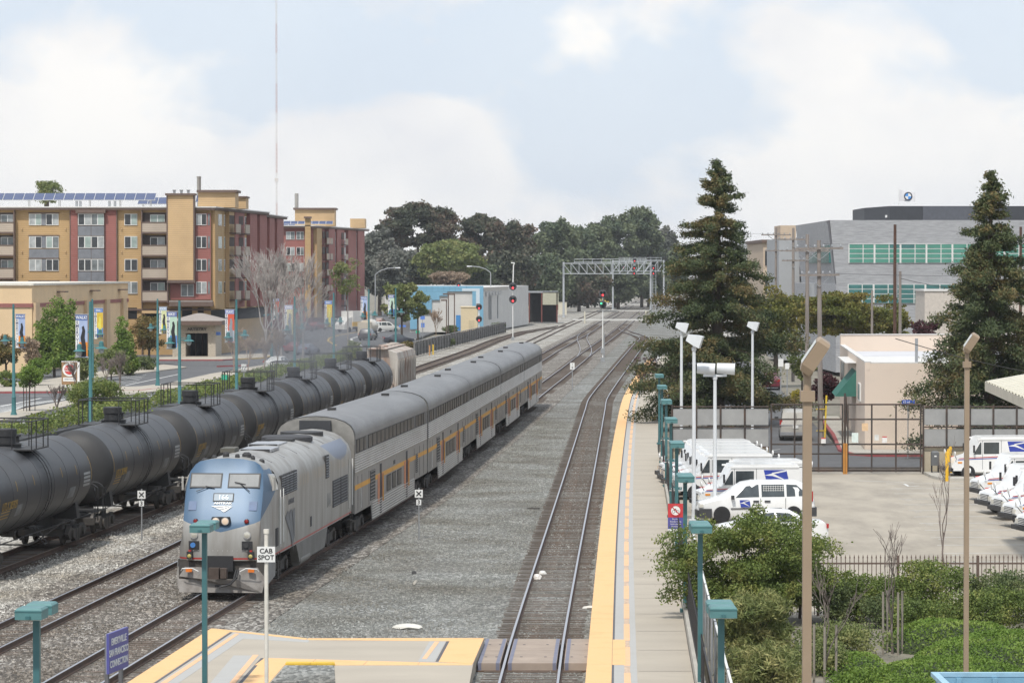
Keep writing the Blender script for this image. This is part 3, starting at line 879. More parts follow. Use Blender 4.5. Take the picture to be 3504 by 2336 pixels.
for s in (-1, 1):
    X = s * 1.525
    def SB(name, y0_, y1_, z0_, z1_, m, out=.015, parent=loco):
        return MB().box(X - s * .05, y0_, z0_, X + s * out, y1_, z1_).build(name, m, parent)
    for i in range(4):
        ya_ = 3.1 + i * .86
        d = MB().box(X - s * .1, ya_, 3.02, X + s * .006, ya_ + .78, 3.72).build('louvre_box', M_GRILL, loco)
        for k_ in range(8):
            MB().obox((X + s * .012, ya_ + .39, 3.08 + k_ * .082), (.05, .76, .012), ry=s * .6).build('louvre', M_DGREY, d)
    d = SB('rear_louvre', 13.4, 14.2, 2.95, 3.8, M_GRILL, .01)
    for k_ in range(8):
        MB().obox((X + s * .02, 13.8, 3.02 + k_ * .1), (.05, .78, .012), ry=s * .6).build('louvre', M_DGREY, d)
    for ya_ in (15.2, 17.3):
        d = SB('radiator_grille', ya_, ya_ + 1.95, 1.75, 2.75, M_GRILL, .012)
        for k_ in range(9):
            MB().obox((X + s * .018, ya_ + .97, 1.81 + k_ * .11), (.03, 1.9, .03)).build('grille_bar', M_DGREY, d)
    d = SB('cab_door', 2.55, 3.05, 1.35, 3.0, mat('door_silver', (.36, .355, .34), .5, metal=.15, var=.12), .012)
    MB().cyl((X + s * .06, 2.50, 1.5), (X + s * .06, 2.50, 3.3), .018, n=6).build('grab_rail', M_WHITE, d)
    MB().cyl((X + s * .06, 3.12, 1.5), (X + s * .06, 3.12, 3.3), .018, n=6).build('grab_rail', M_WHITE, d)
    SB('small_vent', 1.9, 2.35, 1.45, 2.05, M_GRILL, .012)
    d = SB('rear_door', 19.5, 20.1, 1.4, 3.3, mat('door_silver2', (.34, .33, .31), .5, metal=.15, var=.12), .012)
    MB().cyl((X + s * .06, 20.2, 1.5), (X + s * .06, 20.2, 3.3), .018, n=6).build('grab_rail', M_WHITE, d)
    SB('fuel_filler', 9.6, 9.9, 1.5, 1.85, M_GRILL, .01)
    rz = (pi / 2, 0, pi / 2 * s)
    text_on(loco, 'AMTRAK', .26, M_DGREY, (X + s * .004, 5.2, 2.72), rz, name='railway_name', sx=1.25)
    text_on(loco, '166', .75, mat('number_grey', (.29, .29, .28), .6), (X + s * .004, 14.2, 2.1), rz, name='number', sx=.95)
    for i in range(3):
        t = [(3.85 + i * .75, 2.36 - .10 * (i == 0)), (4.45 + i * .75, 2.46), (5.45 + i * .22, 1.55), (5.62 + i * .2, .98 + i * .16), (5.32 + i * .2, 1.28 + i * .14), (4.75 + i * .48, 1.75)]
        if s < 0: t = [(2 * 5.1 - a, b_) for a, b_ in t]
        MB().poly([(X + s * .012, a, b_) for a, b_ in t]).build('railway_emblem', M_DGREY, loco, fixn=False)
    for ya_ in (2.2, 20.0):
        st = MB()
        for zz_ in (.35, .62, .89):
            st.box(X - s * .16, ya_, zz_, X + s * .0, ya_ + .5, zz_ + .035)
        st.box(X - s * .02, ya_ - .03, .3, X + s * .01, ya_, 1.2).box(X - s * .02, ya_ + .5, .3, X + s * .01, ya_ + .53, 1.2)
        st.build('steps', M_UNDER, loco)
    MB().prism_x([(7.2, .45), (13.2, .45), (14.0, 1.14), (6.4, 1.14)], X - s * .30, X - s * .02).build('fuel_tank', mat('tank_grey', (.17, .165, .155), .7, dirt=(.07, .06, .05), dirt_amt=.6), loco)
    MB().cyl((X - s * .2, 7.4, .5), (X - s * .2, 9.6, .5), .2, n=14).build('air_reservoir', mat('reservoir', (.20, .195, .18), .6), loco, smooth=40)
def truck(parent, yc, wb, r, name='truck', n_ax=2, hw=1.02, m=M_UNDER):
    t = MB().box(-.9, yc - wb / 2 - .5, r - .05, .9, yc + wb / 2 + .5, r + .22).build(name, m, parent)
    for s in (-1, 1):
        fr = MB()
        fr.prism_x([(yc - wb / 2 - .75, r + .05), (yc - wb / 2 - .35, r - .20), (yc - .55, r - .12), (yc - .3, r - .30), (yc + .3, r - .30), (yc + .55, r - .12), (yc + wb / 2 + .35, r - .20), (yc + wb / 2 + .75, r + .05), (yc + wb / 2 + .3, r + .30), (yc + .4, r + .18), (yc - .4, r + .18), (yc - wb / 2 - .3, r + .30)], s * hw, s * (hw + .16))
        fr.build('side_frame', m, t)
        for e in (-1, 1):
            yy_ = yc + e * wb / 2
            MB().lathe([(.17, s * (hw + .10)), (.17, s * (hw + .24))], 12, (0, yy_, r), 'X').build('journal_box', m, t)
            MB().cyl((s * (hw + .08), yc + e * .22, r - .2), (s * (hw + .08), yc + e * .22, r + .3), .10, n=8).build('spring', M_GRILL, t)
            w = MB().lathe([(.10, s * .66), (r * .8, s * .66), (r * .82, s * .69), (r, s * .69), (r, s * .80), (r * .86, s * .815), (r * .8, s * .78), (.12, s * .80)], 24, (0, yy_, r), 'X')
            w.build('wheel', mat('wheel_steel', (.085, .078, .072), .6, metal=.3, var=.3), t, smooth=30)
    return t
truck(loco, 4.6, 2.74, .51)
truck(loco, 16.4, 2.74, .51)
M_FLUTE = mat('stainless_fluted', (.36, .335, .30), .36, metal=.6, var=.12, scale=1.0, stretch=(1, .5, 1.2), dirt=(.24, .20, .16), dirt_amt=.6, dscale=1.2)
M_FLAT = mat('stainless_flat', (.26, .25, .24), .45, metal=.35, var=.12, scale=1.5, dirt=(.22, .195, .165), dirt_amt=.6, dscale=1.0)
M_CROOF = mat('coach_roof', (.185, .18, .178), .42, metal=.3, var=.14, scale=.7, stretch=(1, .35, 1), dirt=(.085, .08, .075), dirt_amt=.75, dscale=.5, bump=.5, bscale=16)
M_CSTR = mat('coach_orange_stripe', (.62, .30, .035), .55, var=.12, scale=2, dirt=(.38, .22, .08), dirt_amt=.5)
M_CWIN = mat('coach_window_band', (.075, .077, .080), .5, var=.25, scale=1.2, stretch=(1, 1, .3), dirt=(.15, .135, .11), dirt_amt=.5, dscale=2.5)
M_CGLASS = mat('coach_glass', (.022, .025, .027), .3, spec=.22, var=.5, scale=1.3)
M_CEND = mat('coach_end', (.28, .27, .25), .5, metal=.3, var=.15, dirt=(.12, .11, .10), dirt_amt=.5)
M_DOOR = mat('door_salmon', (.50, .20, .105), .6, var=.15)
CL = 25.7
def make_coach():
    root = thing('passenger_coach', 'x', 'passenger coach', (0, 0, 0), 0, 'bilevel coaches behind the locomotive')
    HW = 1.55
    rf = MB()
    rp = [(HW, 3.98), (1.545, 4.15), (1.50, 4.33), (1.38, 4.52), (1.15, 4.68), (.8, 4.80), (.4, 4.87), (0, 4.89)]
    rp = rp + [(-x, z) for x, z in rp[-2::-1]]
    ys = drange(.0, CL, CL / 64)
    rf.loft([[(x, y, z + (.010 if i % 2 and z > 4.2 else 0)) for x, z in rp] for i, y in enumerate(ys)], closed=False, caps=False)
    rf.build('roof', M_CROOF, root, smooth=60)
    for s in (-1, 1):
        fl = MB()
        def flutes(z0, z1, y0, y1):
            n = int(round((z1 - z0) / .10))
            pts = []
            for i in range(n):
                a = z0 + (z1 - z0) * i / n; h = (z1 - z0) / n
                pts += [(HW - .022, a), (HW + .008, a + h * .35), (HW + .008, a + h * .65)]
            pts.append((HW - .022, z1))
            fl.loft([[(s * x, y, z) for x, z in pts] for y in (y0, y1)], closed=False, caps=False)
        flutes(2.62, 3.40, 0, CL)
        TRK = 5.3
        flutes(.42, 1.16, TRK, CL - TRK)
        fl.build('fluted_panel', M_FLUTE, root)
        MB().prism_x([(0, 1.05), (TRK - .3, 1.05), (TRK, .40), (CL - TRK, .40), (CL - TRK + .3, 1.05), (CL, 1.05), (CL, 2.64), (0, 2.64)], s * (HW - .04), s * (HW - .013)).build('flank', M_FLAT, root)
        wb_ = MB().box(s * (HW - .04), 0, 3.39, s * (HW - .002), CL, 4.0).build('window_band', M_CWIN, root)
        wy = .55
        k = 0
        widths = [.62, 1.05, .62, .35] + [1.12] * 12 + [.35, .62, 1.05, .62, .62]
        yy_ = .45
        for w in widths:
            if yy_ + w > CL - .3: break
            if w > .4:
                fr = MB().box(s * (HW - .01), yy_, 3.42, s * (HW + .012), yy_ + w, 3.96).build('window', M_BLACK, root)
                MB().box(s * (HW), yy_ + .05, 3.46, s * (HW + .017), yy_ + w - .05, 3.92).build('pane', M_CGLASS, fr)
            yy_ += w + .24
        MB().box(s * (HW - .03), .02, 1.98, s * (HW - .006), CL - .02, 2.17).build('stripe', M_CSTR, root)
        for yd in (7.9, 17.2):
            d = MB().box(s * (HW - .1), yd, .46, s * (HW + .002), yd + .55, 2.55).build('door', M_GRILL, root)
            MB().box(s * (HW - .05), yd - .75, .95, s * (HW + .004), yd - .12, 2.12).build('door_leaf', M_DOOR, d)
            MB().box(s * (HW - .05), yd + .68, .95, s * (HW + .004), yd + 1.25, 2.12).build('door_leaf', M_DOOR, d)
            MB().cyl((s * (HW + .05), yd + .62, 1.0), (s * (HW + .05), yd + .62, 2.1), .02, n=6).build('grab_rail', mat('grab_yellow', (.6, .33, .05), .5), d)
        for i in range(3):
            w = MB().box(s * (HW - .04), 10.2 + i * 1.9, 1.25, s * (HW + .004), 11.6 + i * 1.9, 1.93).build('lower_window', M_BLACK, root)
            MB().box(s * (HW - .02), 10.28 + i * 1.9, 1.30, s * (HW + .01), 11.52 + i * 1.9, 1.88).build('pane', M_CGLASS, w)
        for ya_, yb_, z0_, z1_ in ((4.7, 6.3, 1.25, 2.45), (21.0, 21.9, 1.35, 2.2)):
            v = MB().box(s * (HW - .04), ya_, z0_, s * (HW + .002), yb_, z1_).build('vent_grille', M_GRILL, root)
            for k_ in range(9):
                zz_ = z0_ + .05 + k_ * (z1_ - z0_ - .1) / 8
                MB().box(s * (HW - .03), ya_ + .05, zz_, s * (HW + .010), yb_ - .05, zz_ + .03).build('slat', M_FLAT, v)
        for ya_ in (.9, 2.1, 4.3, 20.4, 22.6, 24.2):
            MB().box(s * (HW - .04), ya_, 1.12, s * (HW - .006), ya_ + .04, 2.5).build('panel_seam', M_GRILL, root)
        MB().box(s * (HW - .04), 12.6, 2.25, s * (HW - .004), 13.2, 2.42).build('destination_board', M_BLACK, root)
        MB().tube([(s * (HW + .05), 1.5, 1.2), (s * (HW + .05), 1.5, 2.0)], .02, 6).build('grab_rail', M_STEEL, root)
    for ye, dr in ((0.0, -1), (CL, 1)):
        e = [(x, z) for x, z in rp] + [(-HW + .02, 1.1), (HW - .02, 1.1)]
        MB().prism_y([(x * .992, z - .02) for x, z in e], ye, ye + dr * .04).build('end_wall', M_CEND, root)
        MB().box(-.62, ye + dr * .04, 2.55, .62, ye + dr * .22, 4.72).build('diaphragm', mat('diaphragm_black', (.035, .037, .042), .7), root)
        ri = MB()
        ri.loft([[(x * 1.008, ye - dr * .02, z + .015) for x, z in rp], [(x * 1.008, ye + dr * .05, z + .015) for x, z in rp]], closed=False, caps=False)
        ri.build('end_rim', M_GRILL, root)
    for ye in (-.105, CL + .105):
        MB().box(-.4, ye - .1, .7, .4, ye + .1, 1.1).build('drawgear', M_UNDER, root)
    for x, y in ((-.1, 5.2), (.2, 20.5)):
        MB().box(x - .18, y, 4.84, x + .15, y + .3, 4.99).build('roof_vent', M_GRILL, root)
    MB().box(-1.2, 5.5, .35, 1.2, CL - 5.5, .55).build('underbody', M_UNDER, root)
    MB().box(-1.45, .3, 1.05, 1.45, CL - .3, 1.2).build('floor_frame', M_UNDER, root)
    truck(root, 2.75, 2.59, .46, hw=1.1)
    truck(root, CL - 2.75, 2.59, .46, hw=1.1)
    return root
coach0 = make_coach()
CLAB = ['silver bilevel coach with orange stripe coupled directly behind the locomotive',
        'silver bilevel coach with orange stripe, second behind the locomotive',
        'silver bilevel coach with orange stripe, middle one of the five coaches',
        'silver bilevel coach with orange stripe, next to the last of the train',
        'silver bilevel coach with orange stripe at the tail of the train']
yc = LOCO_Y + 21.05
for i in range(5):
    o = coach0 if i == 0 else copy_tree(coach0)
    ph = heading(TA, yc + 2.75, yc + CL - 2.75)
    xm, ym = TA(yc + CL / 2), yc + CL / 2
    o.location = (xm + sin(ph) * CL / 2, ym - cos(ph) * CL / 2, 0)
    o.rotation_euler = (0, 0, ph)
    o['label'] = CLAB[i]
    yc += 25.91
M_TANK = mat('tank_black', (.036, .037, .041), .48, var=.18, scale=.8, dirt=(.07, .064, .058), dirt_amt=.55, dscale=.5, stretch=(1, .6, .6))
M_TANKEND = mat('tank_end_black', (.034, .033, .033), .6, var=.2, scale=1)
M_TSTENCIL = mat('stencil_yellow', (.40, .26, .07), .7)
M_TSTENW = mat('stencil_white', (.36, .36, .35), .7)
M_TWORN = mat('worn_patch', (.17, .175, .175), .6, var=.3, scale=3)
TL = 18.5
def make_tank():
    r = thing('tank_car', 'x', 'tank car', (0, 0, 0), 0, 'black tank cars standing on the siding')
    R, zc = 1.53, 2.62
    b = MB()
    rings = []
    for y, k in ((1.15, .02), (1.18, .30), (1.28, .62), (1.45, .84), (1.65, .95), (1.88, 1.0)):
        rings.append((y, k))
    prof = [(R * k, y) for y, k in rings] + [(R, TL - 1.88)] + [(R * k, TL - y) for y, k in rings[::-1][1:]]
    mid = [1.88 + (TL - 3.76) * i / 7 for i in range(1, 7)]
    prof = [(R, 1.88)]
    for m_ in mid:
        prof += [(R, m_ - .03), (R + .012, m_ - .02), (R + .012, m_ + .02), (R, m_ + .03)]
    prof += [(R, TL - 1.88)]
    for e in (0, 1):
        hp = [(R * k, y) for y, k in rings]
        if e: hp = [(a, TL - c) for a, c in hp]
        MB().lathe(hp, 40, (0, 0, zc), 'Y').build('tank_head', M_TANKEND, r, smooth=40)
    b.lathe(prof, 40, (0, 0, zc), 'Y')
    b.build('tank', M_TANK, r, smooth=40)
    yd = TL / 2
    dm = MB().lathe([(.52, zc + R - .25), (.52, zc + R + .06), (.62, zc + R + .08)], 20, (0, yd, 0)).build('manway_base', M_TANKEND, r, smooth=30)
    MB().lathe([(.36, zc + R), (.36, zc + R + .34), (.40, zc + R + .36), (.40, zc + R + .6), (.37, zc + R + .63)], 20, (0, yd - .2, 0)).build('valve_bonnet', mat('bonnet_black', (.022, .022, .024), .6), dm, smooth=30)
    MB().lathe([(.16, zc + R), (.16, zc + R + .28), (.22, zc + R + .3), (.22, zc + R + .36)], 12, (.1, yd + .8, 0)).build('safety_valve', M_TANKEND, dm)
    pf_ = MB()
    for s in (-1, 1):
        pf_.box(s * .55, yd - 1.3, zc + R - .12, s * 1.25, yd + 1.3, zc + R - .07)
    pf_o = pf_.build('walkway', M_TANKEND, r)
    rl = MB()
    z0_, z1_ = zc + R - .1, zc + R + .95
    for s in (-1, 1):
        for yy_ in (yd - 1.3, yd - .55, yd + .55, yd + 1.3):
            rl.cyl((s * 1.22, yy_, z0_), (s * 1.22, yy_, z1_), .026, n=6)
        rl.cyl((s * 1.22, yd - 1.3, z1_), (s * 1.22, yd + 1.3, z1_), .026, n=6)
    for e in (-1, 1):
        rl.cyl((-1.22, yd + e * 1.3, z1_), (1.22, yd + e * 1.3, z1_), .026, n=6)
        rl.cyl((.5, yd + e * 1.3, z0_), (.5, yd + e * 1.3, z1_), .022, n=6)
    rl.build('railing', M_BLACK, pf_o)
    for s in (-1, 1):
        ld = MB()
        for o_ in (-.2, .2):
            pts = [(s * (R + .09) * cos(t), yd + o_, zc + (R + .09) * sin(t)) for t in [radians(a) for a in range(58, -62, -12)]]
            ld.tube(pts, .018, 5)
        for a in range(55, -60, -12):
            t = radians(a)
            ld.cyl((s * (R + .09) * cos(t), yd - .2, zc + (R + .09) * sin(t)), (s * (R + .09) * cos(t), yd + .2, zc + (R + .09) * sin(t)), .014, n=5)
        ld.tube([(s * 1.0, yd - .25, 1.2), (s * 1.42, yd - .25, .55), (s * 1.42, yd + .25, .55), (s * 1.0, yd + .25, 1.2)], .02, 5)
        ld.build('ladder', M_BLACK, r)
        def shell_patch(name, y0_, y1_, a0, a1, m, n=5):
            q = MB(); vs = []
            for i in range(n + 1):
                t = radians(a0 + (a1 - a0) * i / n)
                for yy_ in (y0_, y1_):
                    vs.append((s * (R + .006) * cos(t), yy_, zc + (R + .006) * sin(t)))
            q.add(vs, [(2 * i, 2 * i + 1, 2 * i + 3, 2 * i + 2) for i in range(n)])
            return q.build(name, m, r)
        for yy_, a0, a1 in ((2.0, 28, -6), (4.6, 20, 6), (7.2, 22, 8), (11.6, 22, 8), (14.0, 20, 6), (16.5, 28, -6)):
            shell_patch('conspicuity_mark', yy_, yy_ + .07, a1, a0, M_TSTENCIL)
        for k_ in range(4):
            shell_patch('data_panel', 15.2, 16.3, -14 + k_ * 5.5, -10.5 + k_ * 5.5, M_TSTENW, 2)
        for k_ in range(3):
            shell_patch('small_print', 2.5, 3.7, -27 + k_ * 4.5, -25.4 + k_ * 4.5, M_TSTENCIL, 1)
        shell_patch('worn_patch', 4.7, 5.5, -28, -12, M_TWORN)
        shell_patch('worn_patch', 12.9, 13.9, -26, -10, M_TWORN)
        hr = MB()
        hr.cyl((s * 1.42, .4, 1.08), (s * 1.42, TL - .4, 1.08), .02, n=5)
        for e in (0, 1):
            ye = .35 if e == 0 else TL - .35
            hr.tube([(s * 1.42, ye, .7), (s * 1.42, ye, 2.0), (s * 1.2, ye, 2.15), (s * .95, ye, 2.15)], .026, 6)
            hr.tube([(s * 1.42, ye + .5 * (1 - 2 * e), .7), (s * 1.42, ye + .5 * (1 - 2 * e), 1.9), (s * 1.3, ye, 2.0)], .02, 6)
        hr.build('handrail', M_BLACK, r)
    for e in (0, 1):
        y0_, y1_ = (.3, 3.6) if e == 0 else (TL - 3.6, TL - .3)
        MB().box(-.35, y0_, .75, .35, y1_, 1.10).build('stub_sill', M_TANKEND, r)
        ym_ = 3.0 if e == 0 else TL - 3.0
        MB().prism_y([(-1.25, 1.0), (1.25, 1.0), (1.15, 1.75), (.6, 1.3), (-.6, 1.3), (-1.15, 1.75)], ym_ - .25, ym_ + .25).build('saddle', M_TANKEND, r)
        ye = .3 if e == 0 else TL - .3
        MB().box(-1.45, ye - .15, 1.02, 1.45, ye + .35 if e == 0 else ye + .15, 1.08).build('end_platform', M_TANKEND, r)
        q = MB().cyl((-.55, ye + (.8 if e == 0 else -.8), 1.42), (.3, ye + (.8 if e == 0 else -.8), 1.42), .25, n=14).build('brake_cylinder', M_TANKEND, r, smooth=30)
        MB().box(-.12, (-.18 if e == 0 else TL - .2), .72, .12, (.3 if e == 0 else TL + .18), 1.0).build('coupler', M_UNDER, r)
        truck(r, 2.6 if e == 0 else TL - 2.6, 1.78, .42, hw=.95, m=M_UNDER)
    br = MB()
    for s in (-1, 1):
        br.tube([(s * .9, 3.5, 1.0), (s * .9, yd - .6, .55), (s * .9, yd + .6, .55), (s * .9, TL - 3.5, 1.0)], .03, 5)
    br.tube([(0, 4.6, .95), (0, TL - 4.6, .95)], .04, 6)
    br.build('brake_rigging', M_UNDER, r)
    MB().lathe([(.25, .8), (.25, 1.15)], 12, (0, yd, 0)).build('bottom_outlet', M_UNDER, r)
    return r
tank0 = make_tank()
ty = 99.0
TLAB = ['cut by the picture edge', 'second', 'third', 'fourth', 'fifth', 'sixth', 'seventh']
TANKLAB = ['black tank car with yellow number 205929 at the near end of the string',
           'black tank car with yellow number 203940, second in the string',
           'black tank car with yellow number 204112, third in the string',
           'black tank car beside the locomotive roof, fourth in the string',
           'black tank car veiled by exhaust smoke, fifth in the string',
           'black tank car veiled by exhaust smoke, sixth in the string',
           'black tank car with a pale patch, coupled to the rusty hopper']
NUM = ['UTLX 205929', 'UTLX 203940', 'UTLX 204112', 'UTLX 204187', 'UTLX 205371', 'UTLX 203618', 'UTLX 204550']
def place_on(o, fc, yc_, L_):
    ph = heading(fc, yc_ - L_ / 2 + 2.6, yc_ + L_ / 2 - 2.6)
    o.location = (fc(yc_) + sin(ph) * L_ / 2, yc_ - cos(ph) * L_ / 2, 0)
    o.rotation_euler = (0, 0, ph)
def shell_text(parent, s_, size, y0_, ang, m, R=1.53, zc=2.62):
    t = radians(ang)
    return text_on(parent, s_, size, m, ((R + .012) * cos(t), y0_, zc + (R + .012) * sin(t)), (pi / 2 - t, 0, pi / 2), name='reporting_marks', align='LEFT', sx=.9)
for i in range(-1, 7):
    o = tank0 if i == -1 else copy_tree(tank0)
    place_on(o, TC, 117.6 + i * 18.75, TL)
    if i == -1:
        o['label'] = 'black tank car mostly outside the view, its end showing behind the first one'
    else:
        o['label'] = TANKLAB[i]
for o in [q for q in COL.objects if q.name.startswith('tank_car')]:
    i = round((o.location.y + TL / 2 - 117.6) / 18.75)
    if 0 <= i < 4:
        shell_text(o, NUM[i], .42, 2.45, -10, M_TSTENCIL)
hop = thing('hopper_car', 'weathered white covered hopper with rust streaks behind the tank cars', 'hopper car')
HL = 16.8
M_HOP = mat('hopper_paint', (.42, .39, .35), .8, var=.12, scale=1.5, dirt=(.22, .11, .065), dirt_amt=.9, dscale=1.1, stretch=(1, 1, .25))
M_HOPR = mat('hopper_roof', (.40, .36, .32), .8, var=.15, scale=1.5, dirt=(.26, .10, .05), dirt_amt=.9, dscale=.9)
def hring(y, k=1):
    return [(1.48, y, 1.3), (1.55, y, 2.2), (1.55, y, 3.9), (1.42, y, 4.35), (.6, y, 4.62), (-.6, y, 4.62), (-1.42, y, 4.35), (-1.55, y, 3.9), (-1.55, y, 2.2), (-1.48, y, 1.3)]
MB().loft([hring(1.4), hring(HL - 1.4)]).build('body', M_HOP, hop)
for s in (-1, 1):
    for k_ in range(11):
        yy_ = 1.5 + k_ * (HL - 3.1) / 10
        MB().box(s * 1.54, yy_, 1.3, s * 1.62, yy_ + .1, 3.85).build('side_post', M_HOP, hop)
    for e in (.3, HL - .9):
        MB().prism_x([(e, 1.1), (e + .6, 1.1), (e + .6, 3.9), (e + (.6 if e < 1 else 0), 4.2), (e, 1.5)], s * 1.40, s * 1.5).build('end_brace', M_HOP, hop)
MB().box(-.75, 1.0, 4.62, .75, HL - 1.0, 4.70).build('roof_walk', M_HOPR, hop)
for k_ in range(5):
    MB().lathe([(.38, 4.70), (.38, 4.83), (.3, 4.86)], 16, (0, 2.6 + k_ * 2.9, 0)).build('roof_hatch', M_HOPR, hop)
for e in (-1, 1):
    MB().prism_y([(-1.5, 1.2), (1.5, 1.2), (1.1, 3.2), (-1.1, 3.2)], HL / 2 + e * (HL / 2 - 1.3), HL / 2 + e * (HL / 2 - 1.1)).build('end_slope', M_HOPR, hop)
MB().box(-.3, .2, .8, .3, HL - .2, 1.1).build('centre_sill', M_UNDER, hop)
for k_ in range(3):
    MB().loft([[(-1.3, 3.2 + k_ * 3.6, 1.3), (1.3, 3.2 + k_ * 3.6, 1.3), (1.3, 6.2 + k_ * 3.6, 1.3), (-1.3, 6.2 + k_ * 3.6, 1.3)],
               [(-.5, 4.3 + k_ * 3.6, .55), (.5, 4.3 + k_ * 3.6, .55), (.5, 5.1 + k_ * 3.6, .55), (-.5, 5.1 + k_ * 3.6, .55)]]).build('hopper_bay', M_HOP, hop)
truck(hop, 1.9, 1.78, .42, hw=.95); truck(hop, HL - 1.9, 1.78, .42, hw=.95)
place_on(hop, TC, 117.6 + 6 * 18.75 + 18.2, HL)
M_TEAL = mat('teal_paint', (.045, .135, .145), .45, var=.12, scale=2, dirt=(.10, .22, .23), dirt_amt=.4)
M_TEALH = mat('teal_paint_faded', (.085, .205, .21), .5, var=.12, scale=3)
M_SIGNW = mat('sign_white', (.74, .74, .72), .5, var=.04)
M_SIGNB = mat('sign_blue', (.085, .085, .30), .5, var=.06)
M_SIGNK = mat('sign_black', (.015, .015, .016), .6)
M_GALV = mat('galvanised', (.36, .37, .38), .5, metal=.5, var=.12)
M_FBLK = mat('fence_black', (.018, .018, .02), .6)
def rbox(mb, x0, y0, z0, x1, y1, z1, b):
    """box with bevelled top edges"""
    mb.loft([[(x0, y0, z0), (x1, y0, z0), (x1, y1, z0), (x0, y1, z0)], [(x0, y0, z1 - b), (x1, y0, z1 - b), (x1, y1, z1 - b), (x0, y1, z1 - b)],
             [(x0 + b, y0 + b, z1), (x1 - b, y0 + b, z1), (x1 - b, y1 - b, z1), (x0 + b, y1 - b, z1)]])
    return mb
def make_plat_lamp():
    r = thing('platform_lamp', 'x', 'lamp post')
    MB().box(-.06, -.06, .0, .06, .06, 4.02).build('post', M_TEAL, r)
    MB().box(-.15, -.15, 0, .15, .15, .10).build('base', M_TEAL, r)
    MB().box(-.04, -.75, 4.0, .04, .75, 4.06).build('arm', M_TEAL, r)
    for e in (-1, 1):
        mb = MB(); rbox(mb, -.25, e * .42 - .27, 3.99, .25, e * .42 + .27, 4.20, .035)
        h = mb.build('lamp_head', M_TEALH, r)
        MB().box(-.258, e * .42 - .278, 4.13, .258, e * .42 + .278, 4.145).build('lid_seam', M_TEAL, h)
        MB().box(-.2, e * .42 - .22, 3.975, .2, e * .42 + .22, 3.992).build('lens', mat('lamp_diffuser', (.55, .55, .5), .4), h)
    return r
lamp0 = make_plat_lamp()
PLY = [(59.5, 3.90), (78.5, 4.63), (97.2, 5.27), (115.8, 5.97), (134.5, 6.69), (153.5, 7.41), (172.6, 8.10), (191, 8.80)]
LL = ['teal double headed lamp post at the near end of the chain link fence',
      'teal double headed lamp post rising in front of the broad green shrub',
      'teal double headed lamp post with a Track 1 sign, by the big shrub',
      'teal double headed lamp post carrying the no cycling sign',
      'teal double headed lamp post beside the white minivan',
      'teal double headed lamp post beside the row of parked mail trucks',
      'teal double headed lamp post where the screened fence begins',
      'teal double headed lamp post half hidden by the tall conifer']
for i, (y, x) in enumerate(PLY):
    o = lamp0 if i == 0 else copy_tree(lamp0)
    o.location = (x, y, PZ); o['label'] = LL[i]; o['group'] = 'platform lamp posts'
for x, y, lb in ((-8.82, 59.2, 'teal double headed lamp post near the blue station name sign'), (-7.58, 78.7, 'teal double headed lamp post in front of the locomotive nose')):
    o = copy_tree(lamp0); o.location = (x, y, PZ); o['label'] = lb; o['group'] = 'platform lamp posts'
    o.rotation_euler = (0, 0, -.08)
for i, (k, z) in enumerate(((2, .62), (3, .75), (4, 1.15), (5, 1.2), (6, 1.25))):
    y, x = PLY[k]
    s = thing('track_sign', ['small teal Track 1 sign on the post by the big shrub', 'small teal Track 1 sign below the no cycling sign', 'small teal Track 1 sign on the post beside the white minivan',
                             'small teal Track 1 sign on the post beside the mail trucks', 'small teal Track 1 sign on the post near the screened fence'][i], 'sign', (x, y - .07, PZ + z), 0, 'track number signs')
    MB().box(-.06, -.02, 0, .46, .0, .13).build('panel', M_TEAL, s)
    MB().box(-.06, -.022, -.03, .46, -.001, 0).build('white_edge', M_SIGNW, s)
    text_on(s, 'Track 1  F', .105, M_SIGNW, (.2, -.023, .065), name='lettering')
y, x = PLY[3]
s = thing('no_cycling_sign', 'red and blue no cycling sign on a teal platform post', 'sign', (x - .04, y - .075, PZ + .95), 0)
MB().box(-.28, -.02, 0, .28, .0, 1.0).build('panel', M_SIGNB, s)
MB().box(-.28, -.024, .5, .28, -.001, 1.0).build('red_field', mat('sign_red', (.50, .04, .045), .5), s)
MB().box(-.28, -.024, 0, .28, -.001, .08).build('white_strip', M_SIGNW, s)
MB().lathe([(.205, -.03), (.205, -.02)], 24, (0, 0, .75), 'Y').build('disc', M_SIGNW, s)
ring = MB()
for i in range(24):
    a, b = 2 * pi * i / 24, 2 * pi * (i + 1) / 24
    ring.obox((.185 * cos((a + b) / 2), -.034, .75 + .185 * sin((a + b) / 2)), (.05, .008, .035), ry=-(a + b) / 2 + pi / 2)
ring.obox((0, -.034, .75), (.36, .008, .03), ry=radians(45))
ring.build('prohibition_ring', mat('sign_red2', (.5, .04, .045), .5), s)
bike = MB()
for cx_ in (-.075, .075):
    for i in range(12):
        a = 2 * pi * (i + .5) / 12
        bike.obox((cx_ + .05 * cos(a), -.032, .71 + .05 * sin(a)), (.027, .005, .012), ry=-a + pi / 2)
bike.obox((0, -.032, .755), (.12, .005, .014), ry=.3).obox((.02, -.032, .74), (.014, .005, .1), ry=.2).obox((-.02, -.032, .79), (.07, .005, .035), ry=-.7)
bike.build('bicycle_symbol', M_SIGNK, s)
for i, tx in enumerate(('Bicycling', 'Skateboarding', 'Rollerskating', 'Prohibited')):
    text_on(s, tx, .072, M_SIGNW, (0, -.024, .44 - i * .09))
wl = thing('platform_railing', 'black picket railing on a low concrete wall along the platform', 'railing')
PW = lambda y: PR(y) + .02
band(lambda y: PW(y), lambda y: PW(y) + .22, drange(44, 178, 6), -.25, PZ + .28).build('wall_base', M_CONC, wl)
PICK = MB().box(-.011, -.011, 0, .011, .011, 1.28).mesh('picket', M_FBLK)
n = 0; yy = 76.0; far = MB()
